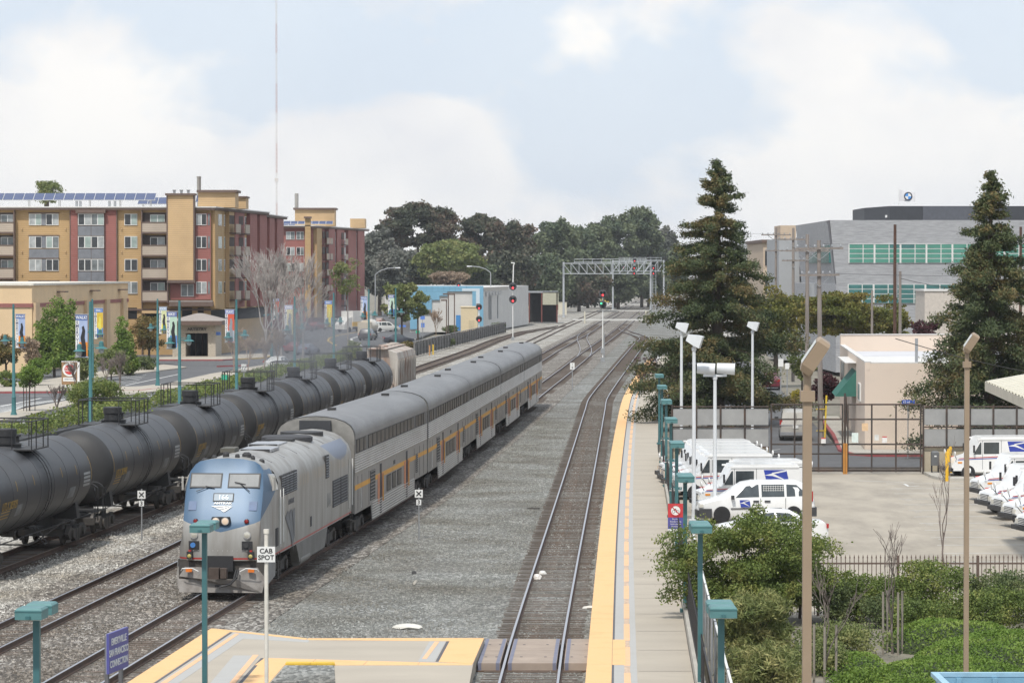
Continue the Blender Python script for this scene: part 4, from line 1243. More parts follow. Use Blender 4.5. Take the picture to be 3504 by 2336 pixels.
while yy < 176:
    x = PW(yy) + .11
    if n < 295: put('picket', PICK, wl, (x, yy, PZ + .2))
    else: far.box(x - .011, yy - .011, PZ + .2, x + .011, yy + .011, PZ + 1.48)
    yy += .17; n += 1
if far.f: stuff(far.build('far_pickets', M_FBLK, wl))
for z in (PZ + .42, PZ + 1.4):
    band(lambda y: PW(y) + .09, lambda y: PW(y) + .13, drange(44, 178, 6), z, z + .04).build('rail', M_FBLK, wl)
M_LINK = None
def link_mat():
    m, nt, b = _nt('chain_link_mesh')
    N = nt.nodes.new; lk = nt.links.new
    tc = N('ShaderNodeTexCoord'); mp = N('ShaderNodeMapping')
    lk(tc.outputs['UV'], mp.inputs[0])
    sp = N('ShaderNodeSeparateXYZ'); lk(mp.outputs[0], sp.inputs[0])
    def M_(op, a, b2):
        n = N('ShaderNodeMath'); n.operation = op
        for i, q in enumerate((a, b2)):
            if isinstance(q, (int, float)): n.inputs[i].default_value = q
            else: lk(q, n.inputs[i])
        return n.outputs[0]
    u, v = sp.outputs[0], sp.outputs[1]
    d1 = M_('ABSOLUTE', M_('SUBTRACT', M_('FRACT', M_('MULTIPLY', M_('ADD', u, v), 1 / .09), 0), .5), 0)
    d2 = M_('ABSOLUTE', M_('SUBTRACT', M_('FRACT', M_('MULTIPLY', M_('SUBTRACT', u, v), 1 / .09), 0), .5), 0)
    w = M_('MAXIMUM', M_('LESS_THAN', d1, .03), M_('LESS_THAN', d2, .03))
    lk(w, b.inputs['Alpha'])
    b.inputs['Base Color'].default_value = (.10, .095, .09, 1)
    b.inputs['Metallic'].default_value = .3
    b.inputs['Roughness'].default_value = .6
    return m
M_LINK = link_mat()
def uv_quad(name, p0, p1, z0, z1, m, parent):
    p0, p1 = Vector(p0), Vector(p1); l = (p1 - p0).length
    me = bpy.data.meshes.new(name)
    me.from_pydata([(p0.x, p0.y, z0), (p1.x, p1.y, z0), (p1.x, p1.y, z1), (p0.x, p0.y, z1)], [], [(0, 1, 2, 3)])
    uv = me.uv_layers.new(name='UVMap')
    for i, c in enumerate(((0, 0), (l, 0), (l, z1 - z0), (0, z1 - z0))):
        uv.data[i].uv = c
    me.materials.append(m)
    o = bpy.data.objects.new(name, me); COL.objects.link(o); o.parent = parent
    return o
cl = thing('chain_link_fence', 'chain link fence with pale top tube behind the platform railing', 'fence')
ys_ = drange(48, 112, 3.2)
for a, b in zip(ys_, ys_[1:]):
    uv_quad('mesh_panel', (PW(a) + .5, a), (PW(b) + .5, b), PZ - .3, PZ + 1.55, M_LINK, cl)
    MB().cyl((PW(a) + .5, a, -.1), (PW(a) + .5, a, PZ + 1.62), .035, n=8).build('post', M_GALV, cl)
    MB().cyl((PW(a) + .5, a, PZ + 1.57), (PW(b) + .5, b, PZ + 1.57), .03, n=8).build('top_tube', M_SIGNW, cl)
s = thing('station_sign', 'blue Emeryville San Francisco Connection sign on two posts', 'sign', (-9.3, 75.2, PZ), radians(80))
MB().box(-.78, -.03, .98, .78, .03, 1.92).build('panel', M_SIGNB, s)
MB().box(-.78, .032, .98, .78, .05, 1.92).build('back_panel', M_GALV, s)
for x in (-.55, .55):
    MB().box(x - .06, .05, -.3, x + .06, .13, 1.85).build('post', mat('post_grey', (.12, .12, .125), .6), s)
for i, (tx, sx_) in enumerate((('EMERYVILLE', .98), ('SAN FRANCISCO', .86), ('CONNECTION', .92))):
    text_on(s, tx, .23, M_SIGNW, (0, -.036, 1.70 - i * .26), bold=.003, sx=sx_)
s = thing('cab_spot_sign', 'white CAB SPOT sign on a slim white post', 'sign', (-6.02, 78.2, PZ), 0)
MB().lathe([(.05, 0), (.05, 3.95), (.07, 3.96), (.07, 4.06)], 10).build('post', mat('post_cream', (.66, .63, .56), .5), s, smooth=40)
MB().box(-.22, -.08, 3.26, .22, -.055, 3.64).build('panel', M_SIGNW, s)
text_on(s, 'CAB', .165, M_SIGNK, (0, -.083, 3.53), bold=.003)
text_on(s, 'SPOT', .165, M_SIGNK, (0, -.083, 3.37), bold=.003)
for x, y, lb in ((-14.8, 127.6, 'white X and 3 lineside plates on a post beside the tank cars'), (-3.74, 128.2, 'white X and 3 lineside plates on a post right of the coaches')):
    s = thing('lineside_sign', lb, 'sign', (x, y, -.18), -.05, 'X and 3 lineside posts')
    MB().cyl((0, 0, 0), (0, 0, 2.05), .03, n=8).build('post', M_GALV, s)
    MB().box(-.16, -.05, 1.66, .16, -.03, 1.98).build('plate', M_SIGNW, s)
    x_ = MB().obox((0, -.053, 1.82), (.27, .006, .045), ry=radians(45)).obox((0, -.056, 1.82), (.27, .006, .045), ry=radians(-45))
    x_.build('cross', M_SIGNK, s)
    MB().box(-.10, -.05, 1.36, .10, -.03, 1.58).build('plate', M_SIGNW, s)
    text_on(s, '3', .22, M_SIGNK, (0, -.053, 1.47), bold=.004)
s = thing('lineside_sign', 'small white 1 over 8 marker post beyond the last coach', 'sign', (5.4, 286, -.18))
MB().cyl((0, 0, 0), (0, 0, 2.4), .04, n=8).build('post', M_GALV, s)
MB().box(-.2, -.06, 1.9, .2, -.03, 2.5).build('plate', M_SIGNW, s)
text_on(s, '1', .28, M_SIGNK, (0, -.063, 2.35)); text_on(s, '8', .28, M_SIGNK, (0, -.063, 2.06))
M_LITR = mat('signal_red_lit', (.6, .03, .03), .4, emit=(1.0, .05, .06, 3.0))
M_LITG = mat('signal_green_lit', (.03, .5, .2), .4, emit=(.1, 1.0, .45, 1.5))
M_SIGHD = mat('signal_disc', (.085, .088, .095), .6)
def signal_head(parent, x, z, r, lit, y=0, which=0):
    d = MB().lathe([(r, y - .06), (r, y - .02)], 22, (x, 0, z), 'Y').build('signal_disc', M_SIGHD, parent)
    bx_ = MB().box(x - r * .5, y - .02, z - r * .5, x + r * .5, y + .3, z + r * .5).build('signal_case', M_SIGHD, d)
    pos = [(0, -.42 * r), (-.38 * r, .25 * r), (.38 * r, .25 * r)]
    for i, (a, b) in enumerate(pos):
        MB().cyl((x + a, y - .06, z + b), (x + a, y - .34, z + b), r * .30, n=12, caps=False).build('hood', M_BLACK, d)
        MB().lathe([(r * .25, y - .12), (r * .25, y - .06)], 12, (x + a, 0, z + b), 'Y').build('lamp', lit if i == which else M_BLACK, d)
def mast(label, x, y, top, heads, r, lean=0):
    s = thing('signal_mast', label, 'railway signal', (x, y, -.2), 0)
    MB().cyl((0, 0, 0), (lean, 0, top), .085, .06, 8).build('mast', M_SIGNW, s)
    MB().box(-.25, -.2, 0, .25, .2, .5).build('base_box', M_GALV, s)
    for z, lit, wh in heads:
        signal_head(s, 0, z, r, lit, -.12, wh)
    return s
s = mast('two headed red signal on a tall white mast behind the coaches', .13, 493, 8.2, ((8.3, M_LITR, 0), (6.3, M_LITR, 0)), .62)
MB().tube([(0, 0, 8.2), (.1, 0, 11.5), (.25, 0, 11.9), (-.25, 0, 11.9)], .09, 6).build('top_mast', M_SIGNW, s)
s = mast('signal mast showing red above green between the main lines', 10.7, 377, 8.2, ((8.05, M_LITR, 0), (6.75, M_LITG, 1)), .47)
MB().box(-.22, -.2, 1.0, .22, .2, 1.6).build('relay_box', M_GALV, s)
s2 = MB().cyl((.4, 8, 0), (.4, 8, 3.2), .07, n=6).build('side_post', M_GALV, s)
s = mast('low two headed red signal standing at the plank fence', -5.2, 504, 5.4, ((5.0, M_LITR, 0), (3.1, M_LITR, 0)), .50)
MB().box(-.3, -.1, .9, .3, .05, 1.3).build('number_plate', M_SIGNW, s)
s = mast('small red signal seen over the blue building roof', -9.6, 575, 8.4, ((8.2, M_LITR, 0),), .42)
M_GAN = mat('gantry_grey', (.42, .44, .46), .6, metal=.2, var=.1)
def gantry(label, xl, xr, y, z0, z1, w=1.4, legs=True, n=11):
    g = thing('signal_bridge', label, 'signal bridge', (0, y, -.2))
    mb = MB()
    for yy_ in (0, w):
        for z in (z0, z1):
            mb.box(xl, yy_ - .07, z - .09, xr, yy_ + .07, z + .09)
        for i in range(n):
            a = xl + (xr - xl) * i / n; b = xl + (xr - xl) * (i + 1) / n
            p, q = ((a, yy_, z1), (b, yy_, z0)) if i < n / 2 else ((a, yy_, z0), (b, yy_, z1))
            mb.cyl(p, q, .07, n=5); mb.cyl((a, yy_, z0), (a, yy_, z1), .06, n=5)
    for i in range(n + 1):
        a = xl + (xr - xl) * i / n
        for z in (z0, z1): mb.cyl((a, 0, z), (a, w, z), .05, n=5)
    mb.build('truss', M_GAN, g)
    rl = MB()
    a0, a1 = xl + (xr - xl) * .13, xl + (xr - xl) * .95
    for z in (z1 + .35, z1 + .95): rl.cyl((a0, w + .6, z), (a1, w + .6, z), .05, n=5)
    for i in range(9): rl.cyl((a0 + (a1 - a0) * i / 8, w + .6, z1), (a0 + (a1 - a0) * i / 8, w + .6, z1 + .95), .045, n=5)
    rl.build('walkway_rail', M_GAN, g)
    MB().box(a0, w + .1, z1 - .02, a1, w + .7, z1 + .04).build('walkway', M_GAN, g)
    if legs:
        for x in (xl + .15, xr - .15):
            MB().lathe([(.36, 0), (.36, .3), (.24, .35), (.22, z1 + .3)], 12, (x, w / 2, 0)).build('leg', M_GAN, g)
            MB().box(x - .6, w / 2 - .6, 0, x + .6, w / 2 + .6, .2).build('footing', M_CONC, g)
    return g
g = gantry('grey lattice signal bridge spanning the tracks', 11.4, 31.2, 715, 10.0, 12.3)
for x, z, l in ((27.4, 13.0, 1), (27.3, 11.4, 1), (27.3, 10.2, 1), (31.6, 11.4, 1), (31.6, 10.2, 1)):
    signal_head(g, x, z, .42, M_LITR, -.4)
lt = MB()
for x in (31.5, 32.2):
    for yy_ in (.3, 1.1): lt.cyl((x, yy_, 0), (x, yy_, 12), .05, n=5)
for k in range(18): lt.cyl((31.5, .3, .5 + k * .64), (32.2, .3, .5 + k * .64), .035, n=4)
lt.build('ladder_tower', M_GAN, g)
g = gantry('second lattice signal bridge further down the line', 27.0, 41.0, 860, 10.5, 13.2, n=8)
signal_head(g, 30.0, 11.6, .5, M_LITR, -.4)
M_CAB = mat('cabinet_white', (.62, .63, .64), .5, var=.06)
M_CABC = mat('cabinet_cream', (.60, .56, .45), .6, var=.06)
def cabinet(label, px, py, w, d, h, m, rz=0):
    p = ground_at(px, py, 0)
    o = thing('relay_cabinet', label, 'cabinet', (p.x, p.y, 0), rz)
    MB().box(-w / 2, 0, 0, w / 2, d, h).build('body', m, o)
    MB().box(-w / 2 - .06, -.08, h, w / 2 + .06, d + .06, h + .1).build('roof', m, o)
    MB().box(-w / 2 + .15, -.03, .25, -.03, -.002, h - .2).build('door', m, o)
    MB().box(.03, -.03, .25, w / 2 - .15, -.002, h - .2).build('door', m, o)
    return o
cabinet('white relay cabinet by the dark loading bay', 1863, 1088, 2.2, 1.4, 3.0, M_CAB)
cabinet('cream relay cabinet beside the signal bridge leg', 1925, 1077, 2.0, 1.2, 2.9, M_CABC)
cabinet('white equipment hut beyond the level crossing', 1986, 1042, 2.6, 2.2, 4.2, M_CAB)
cabinet('cream equipment hut beyond the level crossing', 2010, 1036, 2.2, 2.2, 4.1, M_CABC)
for px, py, lb in ((1891, 1088, 'level crossing flashing light post by the cabinets'), (1965, 1052, 'crossing gate mast near the white hut')):
    p = ground_at(px, py, 0)
    s = thing('crossing_signal', lb, 'crossing signal', (p.x, p.y, 0))
    MB().cyl((0, 0, 0), (0, 0, 5.2), .09, n=8).build('mast', M_GALV, s)
    MB().obox((0, -.1, 4.7), (1.5, .04, .2), ry=.6).obox((0, -.14, 4.7), (1.5, .04, .2), ry=-.6).build('crossbuck', M_SIGNW, s)
    for e in (-1, 1):
        l = MB().lathe([(.28, -.1), (.28, -.02)], 14, (e * .6, 0, 3.6), 'Y').build('flasher', M_BLACK, s)
        MB().lathe([(.14, -.14), (.14, -.1)], 12, (e * .6, 0, 3.6), 'Y').build('lamp', M_LITR, l)
    MB().box(-.3, -.2, 0, .3, .3, 1.1).build('gate_motor', M_GALV, s)
for px, py, lb in ((2001, 1107, 'short cream post left of the tracks at the level crossing'), (2210, 1103, 'short cream post right of the tracks at the level crossing')):
    p = ground_at(px, py, 0)
    tag(MB().lathe([(.14, 0), (.14, 2.3), (.1, 2.4)], 10, (0, 0, 0)).build('marker_post', M_CABC, None, loc=p), lb, 'post')
M_FLW = mat('floodlight_white', (.62, .64, .66), .45, var=.05)
def flood_post(label, x, y, z, heads, aim):
    s = thing('floodlight_post', label, 'floodlight', (x, y, 0), 0, 'white floodlight posts')
    MB().lathe([(.11, 0), (.09, .5), (.07, z - .35), (.10, z - .33), (.10, z - .2)], 12).build('post', M_FLW, s, smooth=40)
    MB().box(-.2, -.2, 0, .2, .2, .12).build('base_plate', M_FLW, s)
    if heads == 2:
        MB().box(-.5, -.05, z - .22, .5, .05, z - .12).build('cross_arm', M_FLW, s)
    for e in ((0,) if heads == 1 else (-1, 1)):
        cx_ = e * .42
        MB().box(cx_ - .05, -.06, z - .2, cx_ + .05, .06, z + .02).build('bracket', M_FLW, s)
        h = MB()
        R_ = .24 if heads == 2 else .26
        c = Vector((cx_, 0, z + .12)); d = Vector(aim).normalized()
        if heads == 2:
            h.cyl(c - d * .34, c + d * .28, R_ * .92, R_, 18); h.cyl(c + d * .28, c + d * .42, R_, R_ * 1.02, 18)
            h.build('lamp_head', M_FLW, s, smooth=40)
        else:
            u = Vector((d.y, -d.x, 0)).normalized(); w_ = d.cross(u)
            ring0 = [c - d * .3 + u * a * .16 + w_ * b * .14 for a, b in ((-1, -1), (1, -1), (1, 1), (-1, 1))]
            ring1 = [c + d * .12 + u * a * .25 + w_ * b * .24 for a, b in ((-1, -1), (1, -1), (1, 1), (-1, 1))]
            ring2 = [c + d * .34 + u * a * .27 + w_ * b * .26 for a, b in ((-1, -1), (1, -1), (1, 1), (-1, 1))]
            ho = h.loft([ring0, ring1, ring2]).build('lamp_head', M_FLW, s)
            MB().poly([c + d * .345 + u * a * .22 + w_ * b * .21 for a, b in ((-1, -1), (1, -1), (1, 1), (-1, 1))]).build('lens', mat('flood_lens', (.40, .42, .42), .3), ho)
flood_post('white floodlight post with two round heads facing the mail yard', 8.62, 135.7, 6.3, 2, (1, -.1, -.05))
flood_post('white floodlight post taller than its neighbour beside the minivan', 7.66, 134.5, 7.55, 1, (1, -.2, -.35))
flood_post('white floodlight post rising beside the screened fence', 9.12, 172, 7.45, 1, (1, -.1, -.3))
flood_post('white floodlight post standing behind the fence under the tall conifer', 14.3, 190, 7.2, 1, (1, -.2, -.3))
M_TAN = mat('lamp_tan', (.30, .225, .155), .5, var=.06, scale=2)
def tan_post(label, x, y, z, yaw):
    s = thing('yard_lamp_post', label, 'lamp post', (x, y, 0), 0, 'tan yard lamp posts')
    MB().box(-.053, -.053, 0, .053, .053, z - .55).build('post', M_TAN, s)
    MB().box(-.2, -.2, 0, .2, .2, .3).build('base', M_TAN, s)
    MB().box(-.085, -.085, z - .55, .085, .085, z - .42).build('collar', M_TAN, s)
    MB().cyl((0, 0, z - .42), (0, 0, z - .22), .05, n=10).build('neck', M_TAN, s)
    MB().lathe([(.06, -.08), (.06, .08)], 12, (0, 0, z - .2), 'Y').build('knuckle', M_TAN, s)
    d = Vector((cos(yaw) * .8, -.25, .75)).normalized()    # box tipped up towards its tail
    d = Vector((.55, -.12, .83)).normalized()
    u = Vector((0, 1, 0)); u = (u - d * u.dot(d)).normalized(); n_ = d.cross(u)
    c = Vector((.02, 0, z - .16))
    def R_(t, a, b): return [c + d * t + u * p * a + n_ * q * b for p, q in ((-1, -.35), (1, -.35), (1, .85), (-1, .85))]
    h = MB().loft([R_(-.06, .14, .10), R_(.02, .17, .14), R_(.35, .165, .135), R_(.39, .13, .11)]).build('lamp_head', M_TAN, s)
    f = [c + d * t + u * p * .14 - n_ * (-.123) for t, p in ((.02, -1), (.02, 1), (.33, 1), (.33, -1))]
    MB().poly(f).build('lens', mat('tan_lens', (.50, .49, .44), .25), h)
    return s
tan_post('thick tan square lamp post standing in the shrub bed', 3.53, 38.2, 9.58, 0)
tan_post('thin tan square lamp post beside the mail trucks', 10.05, 70.6, 9.0, 0)
def siding(name, col, pitch=.24, var=.08):
    m, nt, b = _nt(name)
    N = nt.nodes.new; lk = nt.links.new
    tc = N('ShaderNodeTexCoord'); sp = N('ShaderNodeSeparateXYZ'); lk(tc.outputs['Object'], sp.inputs[0])
    mu = N('ShaderNodeMath'); mu.operation = 'MULTIPLY'; mu.inputs[1].default_value = 1 / pitch; lk(sp.outputs[2], mu.inputs[0])
    fr = N('ShaderNodeMath'); fr.operation = 'FRACT'; lk(mu.outputs[0], fr.inputs[0])
    nz = N('ShaderNodeTexNoise'); nz.inputs['Scale'].default_value = .5; nz.inputs['Detail'].default_value = 6; lk(tc.outputs['Object'], nz.inputs['Vector'])
    rp = N('ShaderNodeValToRGB'); rp.color_ramp.elements[0].position = .3; rp.color_ramp.elements[1].position = .7
    rp.color_ramp.elements[0].color = tuple(c * (1 - var) for c in col) + (1,); rp.color_ramp.elements[1].color = tuple(c * (1 + var) for c in col) + (1,)
    lk(nz.outputs['Fac'], rp.inputs['Fac'])
    rg = N('ShaderNodeValToRGB'); rg.color_ramp.elements[0].position = .0; rg.color_ramp.elements[0].color = (.62, .60, .58, 1)
    rg.color_ramp.elements[1].position = .16; rg.color_ramp.elements[1].color = (1, 1, 1, 1)
    lk(fr.outputs[0], rg.inputs['Fac'])
    mx = N('ShaderNodeMixRGB'); mx.blend_type = 'MULTIPLY'; mx.inputs[0].default_value = 1
    lk(rp.outputs['Color'], mx.inputs[1]); lk(rg.outputs['Color'], mx.inputs[2]); lk(mx.outputs['Color'], b.inputs['Base Color'])
    bp = N('ShaderNodeBump'); bp.inputs['Strength'].default_value = .6; bp.inputs['Distance'].default_value = .03
    lk(fr.outputs[0], bp.inputs['Height']); bp.invert = True; lk(bp.outputs['Normal'], b.inputs['Normal'])
    b.inputs['Roughness'].default_value = .75
    MATS[name] = m
    return m
M_OCH = siding('siding_ochre', (.43, .285, .135))
M_OCHL = siding('siding_ochre_light', (.50, .345, .185))
M_BRK = siding('siding_brick_red', (.285, .108, .092))
M_BEI = siding('siding_beige', (.40, .335, .27))
M_BRN = mat('trim_brown', (.13, .088, .07), .7, var=.12)
M_ROOFW = mat('roof_edge_white', (.60, .59, .57), .7, var=.08)
M_SPAN = mat('spandrel_grey', (.17, .18, .20), .6, var=.15, scale=1.5)
M_FRAME = mat('window_frame_white', (.66, .66, .64), .5, var=.05)
M_GLS = [mat('glass_blind', (.34, .36, .36), .25, var=.3, scale=1.5), mat('glass_dark', (.035, .04, .045), .12, var=.4, scale=1.2), mat('glass_grey', (.16, .18, .185), .15, var=.4, scale=1.1), mat('glass_green', (.30, .37, .345), .2, var=.25, scale=1.1)]
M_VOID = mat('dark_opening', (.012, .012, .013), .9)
RW = random.Random(5)
def window(parent, o, u, x0, x1, z0, z1, out, nmull=1, name='window', gl=None, frame=None):
    """window on a wall: o origin, u unit direction along the wall (2-D), outward = right-hand normal"""
    u = Vector(u); n = Vector((u.y, -u.x))
    def B(a0, a1, b0, b1, d0, d1, nm, m, par):
        p = [Vector((o[0], o[1])) + u * a + n * d for a, d in ((a0, d0), (a1, d0), (a1, d1), (a0, d1))]
        return MB().prism([(q.x, q.y) for q in p], b0, b1).build(nm, m, par)
    w = B(x0, x1, z0, z1, out - .05, out + .05, name, frame or M_FRAME, parent)
    k = nmull + 1
    t = .07
    for i in range(k):
        a0 = x0 + (x1 - x0) * i / k + t; a1 = x0 + (x1 - x0) * (i + 1) / k - t * .5
        B(a0, a1, z0 + t, z1 - t, out + .0, out + .054, 'pane', gl or RW.choice(M_GLS), w)
    return w
def wallbox(parent, o, u, x0, x1, z0, z1, d0, d1, name, m):
    u = Vector(u); n = Vector((u.y, -u.x))
    p = [Vector((o[0], o[1])) + u * a + n * d for a, d in ((x0, d0), (x1, d0), (x1, d1), (x0, d1))]
    return MB().prism([(q.x, q.y) for q in p], z0, z1).build(name, m, parent)
AX = lambda r: (r * .3827 - 1752) / 27.35
ap = thing('apartment_building', 'five storey ochre and red apartment block with solar panels on its roof', 'building', (0, 0, 0))
O_, U_ = (0, 400.0), (1, 0)
FLR = [(16.2, 17.62), (13.35, 14.82), (10.5, 11.97), (7.65, 9.15)]
foot = [(-90, 400), (AX(1885), 400), (-33.9, 436), (-36.0, 436.5), (-34.2, 475), (-60, 500), (-90, 500)]
MB().prism(foot, 0, 18.1).build('wall', M_OCH, ap)
cor = [(-90, 399.2), (AX(1885) + .6, 399.2), (-33.1, 436.2), (-35.2, 437), (-33.4, 475.5), (-60, 500), (-90, 500)]
MB().prism(cor, 18.1, 18.38).build('cornice', M_BRN, ap)
MB().prism([(x + (.15 if x > -89 else 0), y - .1) for x, y in cor], 18.38, 18.52).build('roof_edge', M_ROOFW, ap)
W = lambda a, b, z0, z1, d0, d1, nm, m: wallbox(ap, O_, U_, AX(a), AX(b), z0, z1, d0, d1, nm, m)
W(637, 705, 0, 18.09, .02, .35, 'pilaster', M_BRK); W(942, 1045, 0, 18.09, .02, .35, 'pilaster', M_BRK)
W(703, 942, 0, 17.7, .02, .75, 'bay', M_BRN); W(690, 955, 17.7, 18.09, .02, 1.2, 'bay_cornice', M_BRN)
for a, b in ((0, 18.09),):
    for x in (137, 632, 1048, 1272): W(x - 4, x + 4, 0, 18.05, .02, .42, 'corner_trim', M_BRN)
W(1508, 1742, 9.35, 19.9, .02, 1.3, 'tower', M_OCHL); W(1490, 1758, 19.9, 20.15, -.5, 1.6, 'tower_cap', M_BRN); W(1503, 1752, 9.0, 9.36, .02, 1.4, 'tower_base_trim', M_BRN)
W(1500, 1512, 9.3, 19.9, .02, 1.34, 'corner_trim', M_BRN); W(1738, 1750, 9.3, 19.9, .02, 1.34, 'corner_trim', M_BRN)
W(1522, 1745, 6.9, 8.98, .02, .2, 'lower_wall', M_BRK); window(ap, O_, U_, AX(1620), AX(1735), 7.3, 8.85, .25)
W(1518, 1910, 6.1, 6.65, .02, 1.2, 'canopy', M_BRN); W(1518, 1905, 6.65, 6.8, .02, .9, 'canopy_top', mat('shingle_grey', (.30, .27, .25), .9))
W(1748, 1888, 6.9, 17.7, .02, .3, 'corner_bay', M_BRK)
W(1125, 1890, 5.55, 5.75, .02, .25, 'string_course', M_BRN)
for k, (z0, z1) in enumerate(FLR):
    for a, b in ((262, 374), (414, 527)):
        window(ap, O_, U_, AX(a), AX(b), z0, z1, .06)
    if k in (1, 2):
        W(262, 527, z0 - 1.32, z0 - .12, .02, .12, 'spandrel', M_SPAN) if k == 1 else None
    W(376, 412, z0, z1, .02, .10, 'spandrel', M_SPAN)
    W(255, 534, z1 + .05, z1 + .16, .02, .16, 'head_trim', M_BRN)
    for a, b in ((708, 822), (826, 938)):
        window(ap, O_, U_, AX(a), AX(b), z0, z1, .79)
    W(708, 822, z0 - 1.3, z0 - .12, .74, .80, 'spandrel', M_SPAN); W(826, 938, z0 - 1.3, z0 - .12, .74, .80, 'spandrel', M_SPAN)
    window(ap, O_, U_, AX(1115), AX(1230), z0, z1, .06)
    window(ap, O_, U_, AX(1757), AX(1850), z0, z1, .34)
    W(1862, 1880, z0, z1, .28, .34, 'narrow_window', M_GLS[2])
    for x in (200, 590, 1090):
        W(x - 4, x + 4, z0 - .55, z0 - .35, .02, .2, 'wall_lamp', M_OCHL)
for a, b in ((-60, 133), (1280, 1503)):
    for k, (z0, z1) in enumerate(FLR):
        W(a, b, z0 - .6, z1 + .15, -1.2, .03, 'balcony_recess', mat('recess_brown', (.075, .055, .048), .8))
        bo = W(a, b, z0 - .85, z0 + .28, .85, .95, 'balcony_front', M_BEI)
        wallbox(bo, O_, U_, AX(a) - .05, AX(b) + .05, z0 + .28, z0 + .40, .8, 1.0, 'balcony_rail', M_BRN)
        wallbox(bo, O_, U_, AX(a), AX(b), z0 - 1.05, z0 - .85, .02, .97, 'balcony_floor', M_BRN)
        for x in (a + 3, b - 3):
            wallbox(bo, O_, U_, AX(x) - .1, AX(x) + .1, z0 - .85, z0 + .28, .04, .93, 'balcony_side', M_BEI)
        window(ap, O_, U_, AX(a + 65 if a > 0 else a + 70), AX(b - 28 if a > 0 else b - 2), z0 - .1, z1 - .1, .06)
    for x in (a - 4, b + 4): W(x - 5, x + 5, 6.5, 17.9, .02, 1.0, 'corner_trim', M_BRN)
for a, b in ((1125, 1225), (1628, 1718), (1768, 1822), (1295, 1490)):
    W(a, b, 4.5 if a != 1295 else 4.0, 5.9 if a != 1295 else 5.2, -.6, .03, 'garage_opening', M_VOID)
W(1275, 1520, 5.2, 5.55, .02, 1.0, 'soffit_beam', M_OCHL)
def flank(parent, o, e, cols, H0, mats=(M_BRK, M_OCH)):
    d = Vector((e[0] - o[0], e[1] - o[1])); L_ = d.length; u = d.normalized()
    return u, L_
u1, L1 = flank(ap, (AX(1885), 400), (-33.9, 436), None, 0)
OF = (AX(1885), 400)
for x0, x1, m in ((0.3, 6, M_OCH), (9.5, 13, M_OCHL), (13.5, 20, M_BRK), (24, 29, M_BRK), (31, 36, M_BRK)):
    wallbox(ap, OF, u1, x0, x1, 5.8, 18.08, .02, .5, 'flank_panel', m)
for x0, x1 in ((2.2, 4.2), (6.8, 8.6), (21.0, 23.2), (29.4, 30.6)):
    for z0, z1 in FLR:
        window(ap, OF, u1, x0, x1, z0, z1, .55 if x0 < 6 else .1, 0)
for x0, x1 in ((9.6, 12.8), (16.0, 19.0)):
    for z0, z1 in FLR:
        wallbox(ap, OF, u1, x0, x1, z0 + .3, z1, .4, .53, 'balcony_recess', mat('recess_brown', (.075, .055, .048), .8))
        wallbox(ap, OF, u1, x0, x1, z0 - .8, z0 + .3, 1.3, 1.4, 'balcony_front', M_BEI)
        wallbox(ap, OF, u1, x0, x1, z0 - 1.0, z0 - .8, .5, 1.4, 'balcony_floor', M_BRN)
wallbox(ap, OF, u1, 0, 37, 4.2, 5.6, .02, .06, 'garage_opening', M_VOID)
u2 = (Vector((-34.2, 475)) - Vector((-36.0, 436.5))).normalized(); OF2 = (-36.0, 436.5)
for x0, x1, m in ((.5, 7, M_BRK), (10, 16, M_BRK), (19, 25, M_BRK), (28, 36, M_BRK)):
    wallbox(ap, OF2, u2, x0, x1, 2, 18.08, .02, .6, 'flank_panel', m)
for x0 in (7.6, 16.8, 25.8):
    for z0, z1 in FLR:
        window(ap, OF2, u2, x0, x0 + 1.6, z0, z1, .1, 0)
        wallbox(ap, OF2, u2, x0, x0 + 1.6, z0 - 1.3, z0 - .1, .02, .1, 'spandrel', M_SPAN)
W(1745, 2080, 18.5, 20.4, -9, -4, 'penthouse', M_OCHL); W(1735, 2100, 20.4, 20.7, -9.4, -3.6, 'penthouse_cap', M_BRN)
W(1985, 2130, 18.5, 19.9, -16, -12, 'penthouse', M_OCHL); W(1975, 2140, 19.9, 20.1, -16.3, -11.7, 'penthouse_cap', M_BRN)
MB().lathe([(.26, 18.5), (.26, 22.3), (.3, 22.35), (.3, 22.5)], 12, (AX(1732), 407, 0)).build('flue', mat('flue_steel', (.40, .38, .35), .5, metal=.4), ap, smooth=40)
for r in (1567, 1630, 1692):
    MB().lathe([(.16, 20.1), (.16, 20.45), (.24, 20.5), (.24, 20.6)], 10, (AX(r), 399.2, 0)).build('roof_vent', M_GALV, ap)
for r in (678, 712, 972, 1022):
    MB().lathe([(.16, 18.4), (.16, 19.2), (.2, 19.25)], 10, (AX(r), 401, 0)).build('roof_vent', M_GALV, ap)
M_PV = mat('solar_cell_blue', (.055, .075, .16), .15, var=.15, scale=1, spec=.7)
PVM = MB().box(-.6, -.03, -.52, .6, .0, .52).mesh('solar_panel', M_PV)
PVF = MB().box(-.63, .0, -.55, .63, .05, .55).mesh('solar_frame', M_FRAME)
def solar(x0, n, z, y, rows=2):
    for i in range(n):
        for k in range(rows):
            o = put('solar_panel', PVM, ap, (x0 + i * 1.28, y + k * 1.0, z + k * .44)); o.rotation_euler = (radians(-66), 0, 0)
            f = put('panel_frame', PVF, o, (0, 0, 0))
    br = MB()
    for i in range(0, n, 3):
        br.cyl((x0 + i * 1.28, y, 18.5), (x0 + i * 1.28, y, z), .05, n=5); br.cyl((x0 + i * 1.28, y + 1.2, 18.5), (x0 + i * 1.28, y + 1.2, z + .5), .05, n=5)
    br.box(x0 - .6, y - .35, z - .28, x0 + n * 1.28 - .6, y - .25, z - .18)
    br.build('panel_rack', M_ROOFW, ap)
solar(AX(-60), 16, 19.65, 404)
